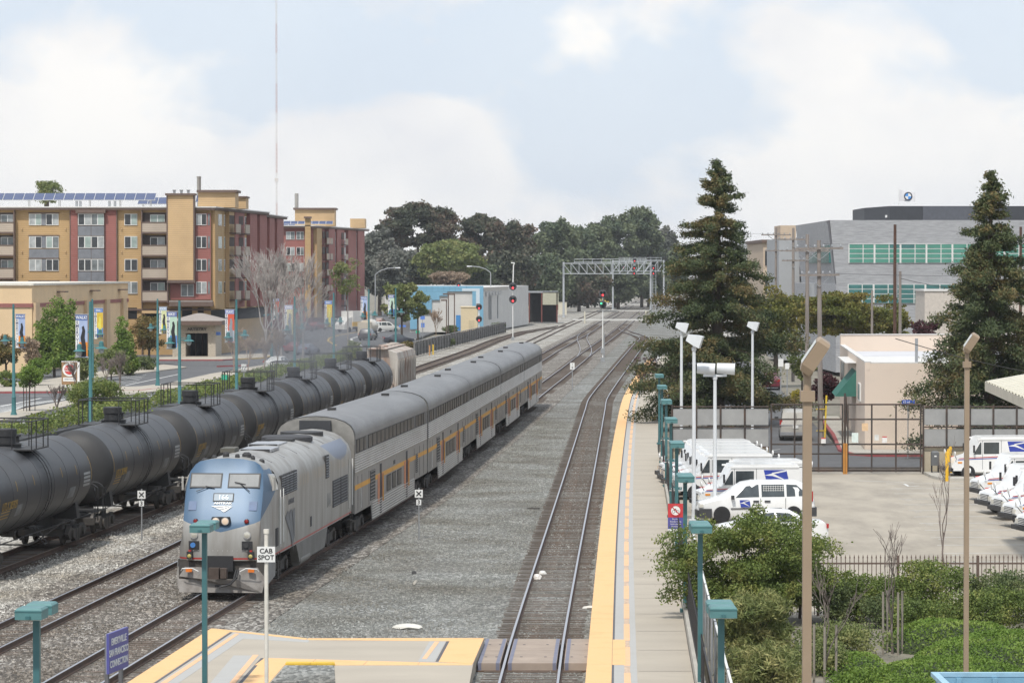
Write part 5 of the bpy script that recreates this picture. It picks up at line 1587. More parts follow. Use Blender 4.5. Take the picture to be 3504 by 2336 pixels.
solar(AX(1180), 5, 19.3, 412); solar(AX(1765), 3, 19.4, 404.5); solar(-42, 4, 19.3, 440, 2)
ap2 = thing('apartment_building', 'red apartment wing with ochre stair tower further along the street', 'building')
Z2 = 576.0
BX = lambda r: (800 + r * .3827 - 1752) / 19.0
pA, pB, pC = (BX(385), Z2), (BX(700), Z2), (-28.9, 627)
MB().prism([pA, pB, pC, (-50, 660), (-60, Z2)], 0, 18.2).build('wall', M_BRK, ap2)
MB().prism([(pA[0], Z2 - .9), (pB[0] + .6, Z2 - .9), (pC[0] + .9, pC[1]), (-50, 660), (-60, Z2)], 18.2, 18.5).build('cornice', M_BRN, ap2)
MB().prism([(pA[0], Z2 - 1.0), (pB[0] + .7, Z2 - 1.0), (pC[0] + 1.0, pC[1]), (-50, 660), (-60, Z2)], 18.5, 18.66).build('roof_edge', M_ROOFW, ap2)
o2 = (0, Z2)
wallbox(ap2, o2, (1, 0), BX(640), BX(690), 2, 19.9, .02, 1.0, 'stair_tower', M_OCH)
wallbox(ap2, o2, (1, 0), BX(632), BX(697), 19.9, 20.2, -.4, 1.5, 'tower_cap', M_BRN)
for z0, z1 in FLR:
    for a, b in ((468, 545), (560, 628)):
        window(ap2, o2, (1, 0), BX(a), BX(b), z0 - .1, z1 - .1, .06)
d2 = (Vector(pC) - Vector(pB)); u3 = d2.normalized()
for x0, x1, m in ((1.0, 5.5, M_OCH), (12, 18, M_BRK), (20, 27, M_BRK), (31, 39, M_BRK), (41, 46, M_BRK)):
    wallbox(ap2, pB, u3, x0, x1, 2, 18.15, .02, .7, 'flank_panel', m)
for x0 in (18.4, 28.4, 39.4):
    for z0, z1 in FLR + [(4.8, 6.3), (2.0, 3.5)]:
        window(ap2, pB, u3, x0, x0 + 1.6, z0, z1, .35, 0, gl=M_GLS[0])
        wallbox(ap2, pB, u3, x0, x0 + 1.6, z0 - 1.3, z0 - .1, .2, .4, 'spandrel', M_SPAN)
for x0 in (6.0, 9.2, 24.0):
    for z0, z1 in FLR + [(4.8, 6.3)]:
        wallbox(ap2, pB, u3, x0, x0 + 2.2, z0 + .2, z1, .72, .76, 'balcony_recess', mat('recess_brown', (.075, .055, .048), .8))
        wallbox(ap2, pB, u3, x0, x0 + 2.2, z0 - .8, z0 + .25, 1.5, 1.6, 'balcony_front', M_BEI)
        wallbox(ap2, pB, u3, x0, x0 + 2.2, z0 - .95, z0 - .8, .7, 1.6, 'balcony_floor', M_BRN)
wallbox(ap2, o2, (1, 0), BX(520), BX(880), 18.6, 21.6, -13, -8, 'penthouse', M_OCHL)
wallbox(ap2, o2, (1, 0), BX(505), BX(895), 21.6, 21.95, -13.4, -7.6, 'penthouse_cap', M_BRN)
wallbox(ap2, o2, (1, 0), BX(955), BX(1095), 18.6, 20.4, -40, -34, 'penthouse', M_OCHL)
MB().lathe([(.35, 21.9), (.35, 24.6)], 12, (BX(532), Z2 + 9, 0)).build('flue', mat('flue_steel', (.40, .38, .35), .5, metal=.4), ap2)
for i in range(8):
    o = put('solar_panel', PVM, ap2, (BX(400) + i * 1.28, Z2 + 4, 19.2)); o.rotation_euler = (radians(-60), 0, 0)
    put('panel_frame', PVF, o)
for i in range(6):
    o = put('solar_panel', PVM, ap2, (-43 + i * 1.28, Z2 + 30, 19.2)); o.rotation_euler = (radians(-60), 0, 0)
    put('panel_frame', PVF, o)
M_CRM = mat('stucco_cream', (.72, .53, .32), .85, var=.07, scale=.5, dirt=(.60, .44, .27), dirt_amt=.4, dscale=.4)
M_CRM2 = mat('stucco_tan', (.60, .44, .27), .85, var=.07, scale=.5)
cb = thing('shop_building', 'cream stucco building with red band beside the conical green trees', 'building')
c1, c2 = (-49.7, 331.0), (-46.6, 388.0)
MB().prism([(-90, 331), c1, c2, (-90, 396)], 0, 9.0).build('wall', M_CRM, cb)
MB().prism([(-90, 330.8), (c1[0] + .2, 330.8), (c2[0] + .25, 388.2), (-90, 396.2)], 9.0, 9.22).build('roof_edge', mat('roof_cap_white', (.66, .62, .54), .7), cb)
uc = (Vector(c2) - Vector(c1)).normalized(); Lc = (Vector(c2) - Vector(c1)).length
wallbox(cb, (0, 331), (1, 0), -90, c1[0] + .02, 6.75, 7.15, .0, .12, 'red_band', M_BRK)
wallbox(cb, c1, uc, 0, Lc, 6.75, 7.15, .0, .10, 'red_band', M_BRK)
for x0 in (0.2, 16, 28.5, 41, 52):
    wallbox(cb, c1, uc, x0, x0 + 2.2, .0, 7.2, .01, .35, 'pilaster', M_CRM2)
    wallbox(cb, c1, uc, x0 + 2.3, x0 + 2.8, .0, 6.75, .01, .2, 'red_reveal', M_BRK)
for x0 in (13, 32, 50):
    sc_ = wallbox(cb, c1, uc, x0, x0 + 2.0, 8.2, 8.34, .05, .9, 'wall_light', M_BRN)
M_STONE = mat('pavilion_stone', (.42, .375, .31), .9, var=.35, scale=4, stretch=(1, 1, 2.5))
pv = thing('entrance_pavilion', 'pale stone entrance pavilion with black lettering and hipped grey roof', 'pavilion', (0, 0, 0))
px_ = lambda r: (500 + r * .2806 - 1752) / 28.1
yF = 388.0
for a, b in ((335, 493), (765, 858)):
    MB().box(px_(a), yF, 0, px_(b), yF + 8, 3.95).build('stone_pier', M_STONE, pv)
MB().box(px_(493), yF, 2.95, px_(765), yF + 8, 3.95).build('stone_lintel', M_STONE, pv)
MB().box(px_(493), yF + 6, 0, px_(765), yF + 6.2, 2.95).build('doorway', M_VOID, pv)
for r in (560, 640, 705):
    MB().box(px_(r) - .05, yF + 5.7, 0, px_(r) + .05, yF + 5.9, 2.9).build('door_frame', M_BRN, pv)
x0, x1 = px_(290), px_(945)
MB().loft([[(x0, yF - 1.4, 3.95), (x1, yF - 1.4, 3.95), (x1, yF + 9, 3.95), (x0, yF + 9, 3.95)], [(x0, yF - 1.4, 4.45), (x1, yF - 1.4, 4.45), (x1, yF + 9, 4.45), (x0, yF + 9, 4.45)]]).build('fascia', M_BRN, pv)
MB().loft([[(x0, yF - 1.4, 4.455), (x1, yF - 1.4, 4.455), (x1, yF + 9, 4.455), (x0, yF + 9, 4.455)], [(x0 + 3, yF + 3, 5.3), (x1 - 3, yF + 3, 5.3), (x1 - 3, yF + 6, 5.3), (x0 + 3, yF + 6, 5.3)]]).build('roof', mat('shingle_grey', (.30, .27, .25), .9), pv)
text_on(pv, 'ARTISTRY', .46, M_SIGNK, (px_(632), yF - .06, 3.42), name='lettering', bold=.012, sx=1.15, extrude=.03)
MB().box(px_(860), yF + .5, 2.7, px_(915), yF + .6, 3.1).build('blue_sign', mat('sign_blue_bright', (.10, .22, .62), .5), pv)
slab('sidewalk', [(-60, 1442), (46, 1431), (236, 1386), (420, 1352), (580, 1331), (740, 1294), (893, 1262), (960, 1246), (905, 1247), (720, 1278), (580, 1309), (420, 1328), (236, 1368), (0, 1412), (-60, 1420)], 0, .13, M_SIDE)
slab('sidewalk', [(-60, 1338), (300, 1336), (480, 1331), (575, 1326), (560, 1318), (440, 1322), (330, 1318), (330, 1292), (480, 1275), (640, 1255), (560, 1246), (300, 1274), (120, 1305), (-60, 1312)], 0, .12, M_SIDE)
slab('sidewalk', [(545, 1229), (760, 1229), (900, 1222), (935, 1214), (900, 1209), (545, 1221)], 0, .12, M_SIDE)
kerb('red_kerb', [(-60, 1340), (300, 1338), (480, 1333)], 0, .14, .25, M_RED_P)
kerb('red_kerb', [(545, 1230), (760, 1230), (800, 1227)], 0, .14, .25, M_RED_P)
kerb('yellow_kerb', [(803, 1227), (900, 1223), (925, 1217)], 0, .14, .25, M_YEL_P)
kerb('red_kerb', [(480, 1334), (520, 1329), (576, 1326)], 0, .145, .25, M_RED_P)
kerb('red_kerb', [(744, 1251), (848, 1248)], 0, .14, .25, M_RED_P)
slab('near_lane', [(-100, 1500), (60, 1460), (250, 1406), (430, 1366), (600, 1340), (780, 1300), (960, 1256), (1010, 1262), (860, 1318), (640, 1382), (330, 1446), (-100, 1540)], -.2, .012, M_ASPH2)
for a, b in (((-60, 1482), (105, 1440)), ((160, 1427), (236, 1408)), ((425, 1373), (520, 1353)), ((395, 1345), (408, 1338))):
    strip('lane_line', [a, b], .3, .02, M_WHITE_P)
for i in range(9):
    x = 660 + i * 22; y = 1322 - i * 6.3
    strip('lane_dash', [(x, y), (x + 9, y - 2.6)], .35, .02, M_WHITE_P)
for i in range(14):        # hatched bay
    strip('hatch_line', [(-20, 1388 + i * 3.2 - 0), (250 - i * 12, 1362 + i * 2.0)], .14, .006, M_WHITE_P)
strip('lane_line', [(0, 1390), (140, 1362)], .25, .008, M_WHITE_P); strip('lane_line', [(65, 1354), (170, 1353)], .35, .008, M_WHITE_P)
for i in range(7):
    strip('hatch_line', [(335, 1322 - i * 5.5), (470 + i * 8, 1306 - i * 6.2)], .14, .006, M_WHITE_P)
strip('lane_line', [(430, 1318), (620, 1278)], .2, .008, M_WHITE_P)
strip('centre_line', [(1150, 1182), (1122, 1165), (1128, 1156), (1160, 1146), (1221, 1136)], .35, .008, M_YEL_P)
strip('edge_line', [(1240, 1184), (1204, 1166), (1202, 1158), (1240, 1147), (1330, 1128)], .35, .008, M_WHITE_P)
M_TEALS = mat('street_teal', (.045, .16, .17), .5, var=.1)
BCOL = {'WALK!': ((.10, .16, .38), (.36, .44, .64), (.74, .26, .04)), 'SAIL!': ((.12, .22, .50), (.65, .45, .05), (.12, .24, .52)), 'ROCK!': ((.30, .40, .55), (.60, .62, .35), (.72, .62, .10)),
        'BIKE!': ((.12, .16, .36), (.45, .60, .48), (.10, .25, .55)), 'PLAY!': ((.25, .28, .50), (.60, .10, .05), (.40, .45, .50)), 'DINE!': ((.40, .42, .58), (.60, .55, .35), (.55, .50, .20))}
M_BW = mat('banner_white', (.78, .78, .76), .7, var=.04)
def bmat(c): return mat('banner_%d_%d_%d' % tuple(int(v * 100) for v in c), c, .75, var=.08)
def banner_lamp(label, px, s, word, side, h, arms=2, dbl=False, blabel=None):
    X, Y = (px - 1752) / s, FPX / s
    r = thing('banner_lamp_post', label, 'street lamp', (X, Y, 0), 0, 'teal banner lamp posts')
    MB().lathe([(.26, 0), (.26, .12), (.17, .35), (.15, 1.35), (.17, 1.4), (.12, 1.5), (.085, h - .6), (.075, h)], 12).build('post', M_TEALS, r, smooth=40)
    for k in range(arms):
        e = (-side, side)[k]
        za = h - (2.6 if k == 0 else 2.75)
        a = MB().cyl((0, 0, za), (e * .7, 0, za), .03, n=6).cyl((0, 0, za + .12), (e * .7, 0, za + .12), .025, n=6).build('arm', M_TEALS, r)
        MB().lathe([(.36, za - .08), (.31, za - .03), (.15, za + .04), (.13, za + .30), (.05, za + .36)], 14, (e * .62, 0, 0)).build('lamp_shade', M_TEALS, a, smooth=30)
        MB().lathe([(.04, za - .36), (.13, za - .30), (.17, za - .18), (.15, za - .08)], 12, (e * .62, 0, 0)).build('globe', mat('globe_glass', (.35, .38, .38), .3), a, smooth=60)
    if word:
        x0 = side * .16; x1 = side * .84
        zt, zb = h - .75, h - 3.15
        b = thing('street_banner', blabel, 'banner', (X, Y - .02, 0), 0, 'street banners')
        xa, xb = min(x0, x1), max(x0, x1)
        c = BCOL[word]
        MB().box(xa, -.01, zb, xb, .01, zt).build('cloth', bmat(c[1]), b)
        MB().box(xa, -.014, zt - .32, xb, .014, zt).build('header', bmat(c[0]), b)
        MB().box(xa, -.013, zb, xa + .2, .013, zt - .32).build('name_strip', M_BW if word != 'WALK!' else bmat((.05, .045, .05)) if False else M_BW, b)
        MB().box(xa + .2, -.013, zb + .05, xb, .013, zb + .85).build('lower_field', bmat(c[2]), b)
        MB().prism_y([(xa + .32, zb + .02), (xa + .62, zb + .02), (xa + .60, zb + .6), (xa + .52, zb + 1.1), (xa + .55, zb + 1.5), (xa + .47, zb + 1.78), (xa + .36, zb + 1.72), (xa + .38, zb + 1.5), (xa + .28, zb + 1.1), (xa + .36, zb + .6)], -.017, .017).build('silhouette', mat('banner_black', (.02, .02, .025), .7) if word in ('WALK!', 'BIKE!', 'ROCK!') else bmat((.70, .62, .10)) if word == 'SAIL!' else bmat((.25, .28, .32)), b)
        text_on(b, word, .25, M_BW, ((xa + xb) / 2, -.019, zt - .16), name='lettering', bold=.004, sx=.82)
        for i, ch in enumerate('EMERYVILLE'):
            text_on(b, ch, .235, mat('banner_navy', (.06, .07, .16), .7) , (xa + .10, -.019, zt - .44 - i * .195), name='lettering', bold=.003)
        MB().cyl((0, 0, zt + .02), (side * .9, 0, zt + .02), .025, n=6).cyl((0, 0, zb - .02), (side * .9, 0, zb - .02), .025, n=6).build('banner_rod', M_GALV, b)
    return r
LB = [(46, 47.3, 'WALK!', 1, 8.15, 'in front of the cream building corner, beside the low green tree'), (309, 60, 'WALK!', -1, 8.8, 'behind the second tank car, tall in front of the market sign'), (316, 43, 'SAIL!', 1, 8.3, 'with the yellow sail banner near the market sign'),
      (539, 37.7, 'ROCK!', 1, 8.0, 'on the red kerbed corner with the rock banner'), (614, 52, 'BIKE!', -1, 8.6, 'with the bike banner in front of the stone pavilion'), (809, 46, 'PLAY!', -1, 8.4, 'right of the stone pavilion with a red and white banner'),
      (929, 30, 'PLAY!', 1, 8.1, 'among the bare white trees'), (1008, 41, 'DINE!', -1, 8.4, 'with the pale yellow banner beside the smoke'), (1142, 37, 'SAIL!', -1, 8.5, 'with the blue and yellow sail banner by the parked cars'),
      (1262, 33, 'WALK!', -1, 8.6, 'in front of the box truck'), (1354, 31, 'BIKE!', -1, 8.6, 'in front of the light green tree by the blue building')]
BLAB = ['walk banner hanging in front of the cream building corner', 'large walk banner hanging beside the market sign', 'sail banner with yellow sail near the market sign',
        'rock banner over the red kerbed corner', 'bike banner in front of the stone pavilion', 'red and white banner right of the stone pavilion', 'banner among the bare white trees',
        'pale yellow banner beside the exhaust smoke', 'blue and yellow sail banner by the parked cars', 'walk banner in front of the box truck', 'bike banner before the light green tree']
for (px, s_, wd, sd, h_, d), bl in zip(LB, BLAB):
    banner_lamp('teal lamp post ' + d, px, s_, wd, sd, h_, blabel=bl)
banner_lamp('teal lamp post without a banner behind the bare white trees', 1030, 27, None, -1, 8.2)
p = ground_at(241, 1331)
ms = thing('market_sign', 'brown and white monument sign with a round red emblem', 'sign', p)
MB().box(-.78, 0, 0, .62, .3, 2.5).build('panel', mat('sign_brown', (.30, .18, .09), .7), ms)
MB().box(.62, -.02, 0, .80, .32, 2.5).build('side_post', M_SIGNW, ms)
MB().box(-.80, -.02, 2.42, .8, .32, 2.5).build('top_edge', M_SIGNW, ms)
MB().lathe([(.62, -.04), (.62, 0)], 28, (-.08, 0, 1.75), 'Y').build('disc_ring', M_SIGNW, ms)
MB().lathe([(.44, -.06), (.44, -.03)], 28, (-.08, 0, 1.75), 'Y').build('red_disc', mat('disc_red', (.55, .04, .04), .6), ms)
text_on(ms, 'PUBLIC', .22, M_SIGNW, (-.08, -.065, 1.85), bold=.004); text_on(ms, 'MARKET', .22, M_SIGNW, (-.08, -.065, 1.63), bold=.004)
MB().box(-.65, -.02, .70, .45, .0, 1.05).build('white_panel', M_SIGNW, ms); MB().box(-.78, -.03, 0, .62, .0, .38).build('white_base', M_SIGNW, ms)
text_on(ms, 'EMERYVILLE', .16, M_SIGNK, (-.1, -.025, .88))
M_BLU = mat('wall_blue', (.17, .36, .50), .75, var=.08, scale=.6)
M_PALE = mat('wall_pale_blue', (.52, .60, .66), .8, var=.04)
M_WHT = mat('wall_white', (.55, .54, .52), .8, var=.06, scale=.4, dirt=(.42, .41, .39), dirt_amt=.4)
M_CREAM = mat('wall_cream', (.60, .50, .33), .8, var=.05)
bb = thing('blue_building', 'blue and white flat roofed commercial building with stepped facade', 'building')
RX = lambda r: (1100 + r * .2806 - 1752) / 20.0
RZ = lambda r: 10.6 - (900 + r * .2806 - 924) / 20.0
bY = 547.0
MB().prism([(RX(1080), bY), (RX(1975), bY), (3.2, 626), (-20, 640)], 0, 7.6).build('wall', M_WHT, bb)
for a, b_, z0, z1 in ((1080, 1345, 3.2, 7.9), (1345, 1440, 5.5, 7.9), (1440, 1535, 6.2, 7.9), (1535, 1840, 6.95, 7.9), (1840, 1975, 1.0, 7.9)):
    MB().box(RX(a), bY - .3, z0, RX(b_), bY - .01, z1).build('blue_panel', M_BLU, bb)
MB().box(RX(1080), bY - .28, .5, RX(1165), bY - .012, 3.2).build('blue_panel', M_BLU, bb)
MB().box(RX(1715), bY - .34, 7.0, RX(1930), bY - .302, 7.45).build('pale_band', M_PALE, bb); MB().box(RX(1885), bY - .34, 2.4, RX(1930), bY - .303, 7.0).build('pale_band', M_PALE, bb)
for i in range(9):
    x = RX(1210 + i * 70)
    MB().box(x, bY - .315, 6.95, x + .05, bY - .301, 7.88).build('panel_joint', mat('joint_blue', (.12, .27, .38), .8), bb)
for z in (6.95, 7.4):
    MB().box(RX(1150), bY - .32, z, RX(1710), bY - .301, z + .04).build('panel_joint', mat('joint_blue', (.12, .27, .38), .8), bb)
MB().box(RX(1640), bY - .1, .3, RX(1697), bY - .005, 2.9).build('blue_door', mat('door_blue', (.05, .22, .50), .6), bb)
dv = (Vector((3.2, 626)) - Vector((RX(1975), bY))); uv_ = dv.normalized()
wallbox(bb, (RX(1975), bY), uv_, .1, 40, 7.0, 7.62, .02, .06, 'upper_wall', mat('wall_beige_old', (.44, .41, .37), .8))
for k in range(5):
    wallbox(bb, (RX(1975), bY), uv_, 3 + k * 5, 4.5 + k * 5, 6.2, 6.9, .02, .5, 'wall_unit', M_GALV)
for k in (8, 9.5, 11, 22):
    wallbox(bb, (RX(1975), bY), uv_, k, k + .2, 2.0, 6.8, .02, .2, 'pipe', M_GALV)
wh = thing('warehouse', 'pale grey warehouse wall beside the railway next to the blue building', 'building')
MB().prism([(-1.6, 585), (3.0, 630), (2.6, 640), (-16, 700)], 0, 6.6).build('wall', mat('wall_grey_pale', (.48, .48, .50), .8, var=.05, scale=.5), wh)
MB().prism([(-1.8, 584.8), (3.2, 629.8), (2.8, 640.2), (-16, 700)], 6.6, 6.85).build('roof_edge', M_WHT, wh)
lb_ = thing('loading_shed', 'dark open loading shed with cream fascia beside the cabinets', 'building')
MB().box(3.4, 650, 0, 9.2, 651, 6.0).build('dark_opening', M_VOID, lb_)
MB().box(6.2, 646, 3.6, 9.4, 649.9, 6.2).build('fascia', mat('fascia_olive', (.40, .39, .30), .8), lb_)
MB().box(3.3, 646, 6.0, 9.4, 656, 6.3).build('roof', M_GALV, lb_)
for x in (3.5, 6.0, 9.1):
    MB().box(x - .12, 646, 0, x + .12, 646.3, 6.0).build('post', mat('post_rust', (.16, .05, .04), .8), lb_)
cx = thing('cream_shed', 'cream block shed in front of the blue building', 'building')
MB().box((1577 - 1752) / 20.5, 533, 0, (1634 - 1752) / 20.5, 541, 4.35).build('wall', M_CREAM, cx)
MB().box((1577 - 1752) / 20.5 - .1, 532.9, 4.35, (1634 - 1752) / 20.5 + .1, 541.1, 4.5).build('roof_edge', M_CREAM, cx)
MB().box(-5.95, 534, 4.5, -5.3, 535, 5.0).build('roof_unit', M_BRN, cx)
MB().box(-7.2, 532.9, .1, -6.3, 532.99, 2.2).build('door', mat('door_cream', (.5, .42, .28), .7), cx)
fw = thing('far_warehouse', 'white low building glimpsed between the far trees', 'building')
MB().box(-33, 830, 0, -9, 850, 10.5).build('wall', M_WHT, fw)
MB().box(-33.3, 829.7, 10.5, -8.7, 850.3, 10.9).build('roof', M_ROOFW, fw)
fw = thing('far_house', 'orange roofed house among the far trees', 'house')
MB().box(-8, 900, 0, 8, 915, 8.5).build('wall', M_CREAM, fw)
MB().loft([[(-8.5, 899, 8.5), (8.5, 899, 8.5), (8.5, 916, 8.5), (-8.5, 916, 8.5)], [(-5, 907, 10.6), (5, 907, 10.6), (5, 908, 10.6), (-5, 908, 10.6)]]).build('roof', mat('roof_tile', (.42, .22, .12), .8), fw)
M_PLK = mat('plank_grey', (.17, .165, .16), .9, var=.3, scale=2)
fn = thing('plank_fence', 'weathered grey plank fence running beside the railway', 'fence')
fa, fb = Vector((-12.2, 396)), Vector((-1.2, 548))
fd = fb - fa; fu = fd.normalized(); nn = 290
PLM = [MB().box(-.235, -.02, 0, .235, .02, 1.60 + .07 * ((k * 7) % 3)).mesh('plank', M_PLK) for k in range(4)]
for i in range(nn):
    p = fa + fd * (i + .5) / nn
    o = put('plank', PLM[RW.randrange(4)], fn, (p.x, p.y, -.05), atan2(fu.y, fu.x)); o.scale = (fd.length / nn / .5, 1, 1)
for z in (.45, 1.35):
    c = (fa + fb) / 2
    MB().obox((c.x + .06 * fu.y * 1, c.y - .06 * fu.x, z), (fd.length, .06, .1), atan2(fu.y, fu.x)).build('fence_rail', M_PLK, fn)
for i in range(39):
    p = fa + fd * i / 38
    MB().obox((p.x + .1 * fu.y, p.y - .1 * fu.x, .8), (.14, .14, 1.8), atan2(fu.y, fu.x)).build('fence_post', M_PLK, fn)
MB().obox(((fa + fb) / 2).to_3d() + Vector((0, 0, 1.74)), (fd.length, .16, .06), atan2(fu.y, fu.x)).build('fence_cap', mat('plank_cap', (.26, .26, .27), .8), fn)
for px, py, c, lb in ((1482, 1213, (.62, .42, .04), 'yellow marker stake in front of the plank fence'), (1470, 1216, (.45, .25, .12), 'brown marker stake in front of the plank fence')):
    p = ground_at(px, py, -.2)
    tag(MB().box(-.09, -.09, 0, .09, .09, 1.3).box(-.12, -.12, 1.2, .12, .12, 1.3).build('marker_stake', mat('stake_%d' % px, c, .7), None, loc=p), lb, 'marker')
def curved_lamp(label, px, py_top, s, dirx, hh):
    X, Y = (px - 1752) / s, FPX / s
    r = thing('street_lamp', label, 'street lamp', (X, Y, 0))
    MB().cyl((0, 0, 0), (0, 0, hh - 1.2), .12, .09, 8).build('pole', M_GALV, r)
    a = MB().tube([(0, 0, hh - 1.2), (dirx * .8, 0, hh - .55), (dirx * 2.2, 0, hh - .1), (dirx * 3.6, 0, hh)], .07, 6).build('arm', M_GALV, r)
    MB().loft([[(dirx * 3.5, -.12, hh - .08), (dirx * 3.5, .12, hh - .08), (dirx * 3.5, .12, hh + .08), (dirx * 3.5, -.12, hh + .08)], [(dirx * 4.4, -.2, hh - .1), (dirx * 4.4, .2, hh - .1), (dirx * 4.4, .15, hh + .1), (dirx * 4.4, -.15, hh + .1)]]).build('lamp_head', M_CAB, a)
curved_lamp('street lamp curving right above the light green tree', 1284, 0, 19.5, 1, 11.0)
curved_lamp('street lamp curving left above the blue building', 1679, 0, 18.5, -1, 11.3)
for px, py, h_ in ((1533, 1150, 6.6), (1527, 1150, 5.6), (1555, 1113, 6.6)):
    X, Y = (px - 1752) / 21.0, FPX / 21.0 + (px % 5)
    r = thing('parking_lamp', {1533: 'brown shoebox parking lamp by the blue building, the nearer tall one', 1527: 'brown shoebox parking lamp by the blue building, the shortest of three', 1555: 'brown shoebox parking lamp beside the blue door'}[px], 'lamp post', (X, Y, 0), 0, 'brown parking lamps')
    MB().cyl((0, 0, 0), (0, 0, h_), .09, n=6).build('post', M_BRN, r); MB().box(-.9, -.2, h_ - .05, .1, .2, h_ + .2).build('lamp_head', M_BRN, r)
def plate_sign(label, px, py, s, w, h, z, m, tx=None, nm='street_sign', tcol=None):
    X, Y = (px - 1752) / s, FPX / s
    r = thing(nm, label, 'sign', (X, Y, 0))
    MB().cyl((0, 0, 0), (0, 0, z + h / 2), .05, n=6).build('post', M_GALV, r)
    MB().box(-w / 2, -.08, z - h / 2, w / 2, -.05, z + h / 2).build('plate', m, r)
    if tx: text_on(r, tx, h * .6, tcol or M_SIGNW, (0, -.085, z), bold=.003)
M_SB = mat('sign_blue_bright', (.10, .22, .62), .5); M_SG = mat('sign_green', (.04, .42, .26), .5)
plate_sign('white 77 route sign beside the near lane', 834, 1262, 39, .45, .72, 2.0, M_SIGNW, '77', tcol=M_SIGNK)
plate_sign('green street sign behind the fourth tank car', 769, 1295, 39, .6, .42, 1.2, M_SG)
plate_sign('blue street name sign on a post by the round trees', 1377, 1144, 22, 1.1, .32, 1.9, M_SB)
plate_sign('blue route shield sign above an arrow plate', 1446, 1130, 22, .7, .55, 3.2, M_SB, None, nm='route_sign')
plate_sign('blue arrow plate below the route shield', 1447, 1144, 21.9, .55, .7, 2.0, M_SB, None, nm='arrow_sign')
plate_sign('small green sign near the plank fence', 1429, 1153, 22, .6, .45, 1.0, M_SG)
M_MASTR = mat('mast_red', (.45, .25, .22), .7); M_MASTW = mat('mast_white', (.62, .58, .56), .7)
rm = thing('radio_mast', 'slender red and white lattice radio mast above the flats', 'radio mast', ((946 - 1752) / 7.3, 1500, 0))
for k in range(12):
    z0, z1 = k * 14, (k + 1) * 14
    mb = MB()
    for i in range(3):
        a = 2 * pi * i / 3; p = (.38 * cos(a), .38 * sin(a))
        mb.cyl((*p, z0), (*p, z1), .09, n=4)
        b = 2 * pi * (i + 1) / 3; q = (.38 * cos(b), .38 * sin(b))
        for j in range(7):
            mb.cyl((*p, z0 + j * 2), (*q, z0 + (j + 1) * 2), .05, n=3)
    mb.build('mast_section', (M_MASTR, M_MASTW)[k % 2], rm)
MB().box(-.8, -.6, 52, .8, .6, 53.6).build('antenna_box', M_MASTW, rm)
gw = MB()
for dx in (-95, 95):
    for z in (60, 110, 165):
        gw.cyl((0, 0, z), (dx, 30, 0), .012, n=3)
    gw.cyl((0, 0, 140), (dx * .45, -30, 0), .012, n=3)
gw.build('guy_wires', M_GALV, rm)
M_TYRE = mat('tyre_rubber', (.018, .018, .019), .85, var=.2)
M_RIM = mat('wheel_rim', (.34, .34, .35), .4, metal=.5)
M_CARGL = mat('car_glass', (.045, .055, .06), .05, spec=.9, var=.3)
M_TAIL = mat('tail_lamp', (.35, .02, .02), .25)
M_HLAMP = mat('head_lamp', (.60, .58, .52), .15)
M_PLASTIC = mat('bumper_dark', (.045, .046, .05), .6)
M_AMBER = mat('amber_lamp', (.75, .28, .03), .3)
def paint(name, c): return mat('paint_' + name, c, .3, var=.04, scale=1.5, coat=.4)
def wheel(parent, x, y, r, w=.2):
    s = 1 if x > 0 else -1
    t = MB().lathe([(r * .62, x - s * w), (r * .96, x - s * w), (r, x - s * w * .8), (r, x - s * w * .2), (r * .96, x), (r * .62, x)], 20, (0, y, r), 'X').build('wheel', M_TYRE, parent, smooth=40)
    MB().lathe([(r * .60, x - s * w * .9), (r * .62, x - s * .01), (r * .3, x - s * .045), (r * .1, x - s * .02)], 16, (0, y, r), 'X').build('rim', M_RIM, t, smooth=40)
    return t
def car(name, label, cat, loc, rz, L_, W_, stn, pnt, wheels, r, group=None, glass=None, simple=False, z_belt=None, dark_bumper=False, roof_rack=False, tail=True):
    """stn: (y, z_low, z_belt, z_top, half-width at belt, half-width at top); front at y=0"""
    o = thing(name, label, cat, loc, rz, group)
    rings = []
    for y, zl, zb, zt, wb, wt in stn:
        h = [(wb * .94, zl), (wb, zl + .12), (wb * 1.0, (zl + zb) / 2), (wb * .985, zb), (wt, zt - .05), (wt * .88, zt)]
        rings.append([(x, y, z) for x, z in h] + [(-x, y, z) for x, z in h[::-1]])
    MB().loft(rings).build('body', pnt, o, smooth=38)
    for y in wheels:
        for s in (-1, 1):
            MB().lathe([(r * 1.07, s * (W_ / 2 - .25)), (r * 1.07, s * (W_ / 2 + .003))], 20, (0, y, r * 1.12), 'X').build('wheel_arch', M_BLACK, o)
            wheel(o, s * (W_ / 2 + .008), y, r)
    def side_pt(y, f, s, out=.008):
        for a, b in zip(stn, stn[1:]):
            if a[0] <= y <= b[0]:
                t = (y - a[0]) / max(1e-6, b[0] - a[0])
                q = [a[i] + (b[i] - a[i]) * t for i in range(6)]
                break
        zb, zt, wb, wt = q[2], q[3], q[4] * .985, q[5]
        return (s * (wb + (wt - wb) * f + out), y, zb + (zt - .05 - zb) * f)
    for poly in (glass or []):
        for s in (-1, 1):
            pts = [side_pt(y, f, s) for y, f in poly]
            MB().poly(pts).build('side_window', M_CARGL, o, fixn=False)
    return o, side_pt
def end_glass(o, side_pt, y0, f0, y1, f1, inset, nm, m=None, out=.01):
    a = side_pt(y0, f0, 1); b = side_pt(y1, f1, 1)
    dy = -out if y1 > y0 else out
    MB().poly([(-a[0] + inset, a[1] + dy * 2, a[2] + .012), (a[0] - inset, a[1] + dy * 2, a[2] + .012), (b[0] - inset, b[1] + dy * 2, b[2] + .012), (-b[0] + inset, b[1] + dy * 2, b[2] + .012)]).build(nm, m or M_CARGL, o, fixn=False)
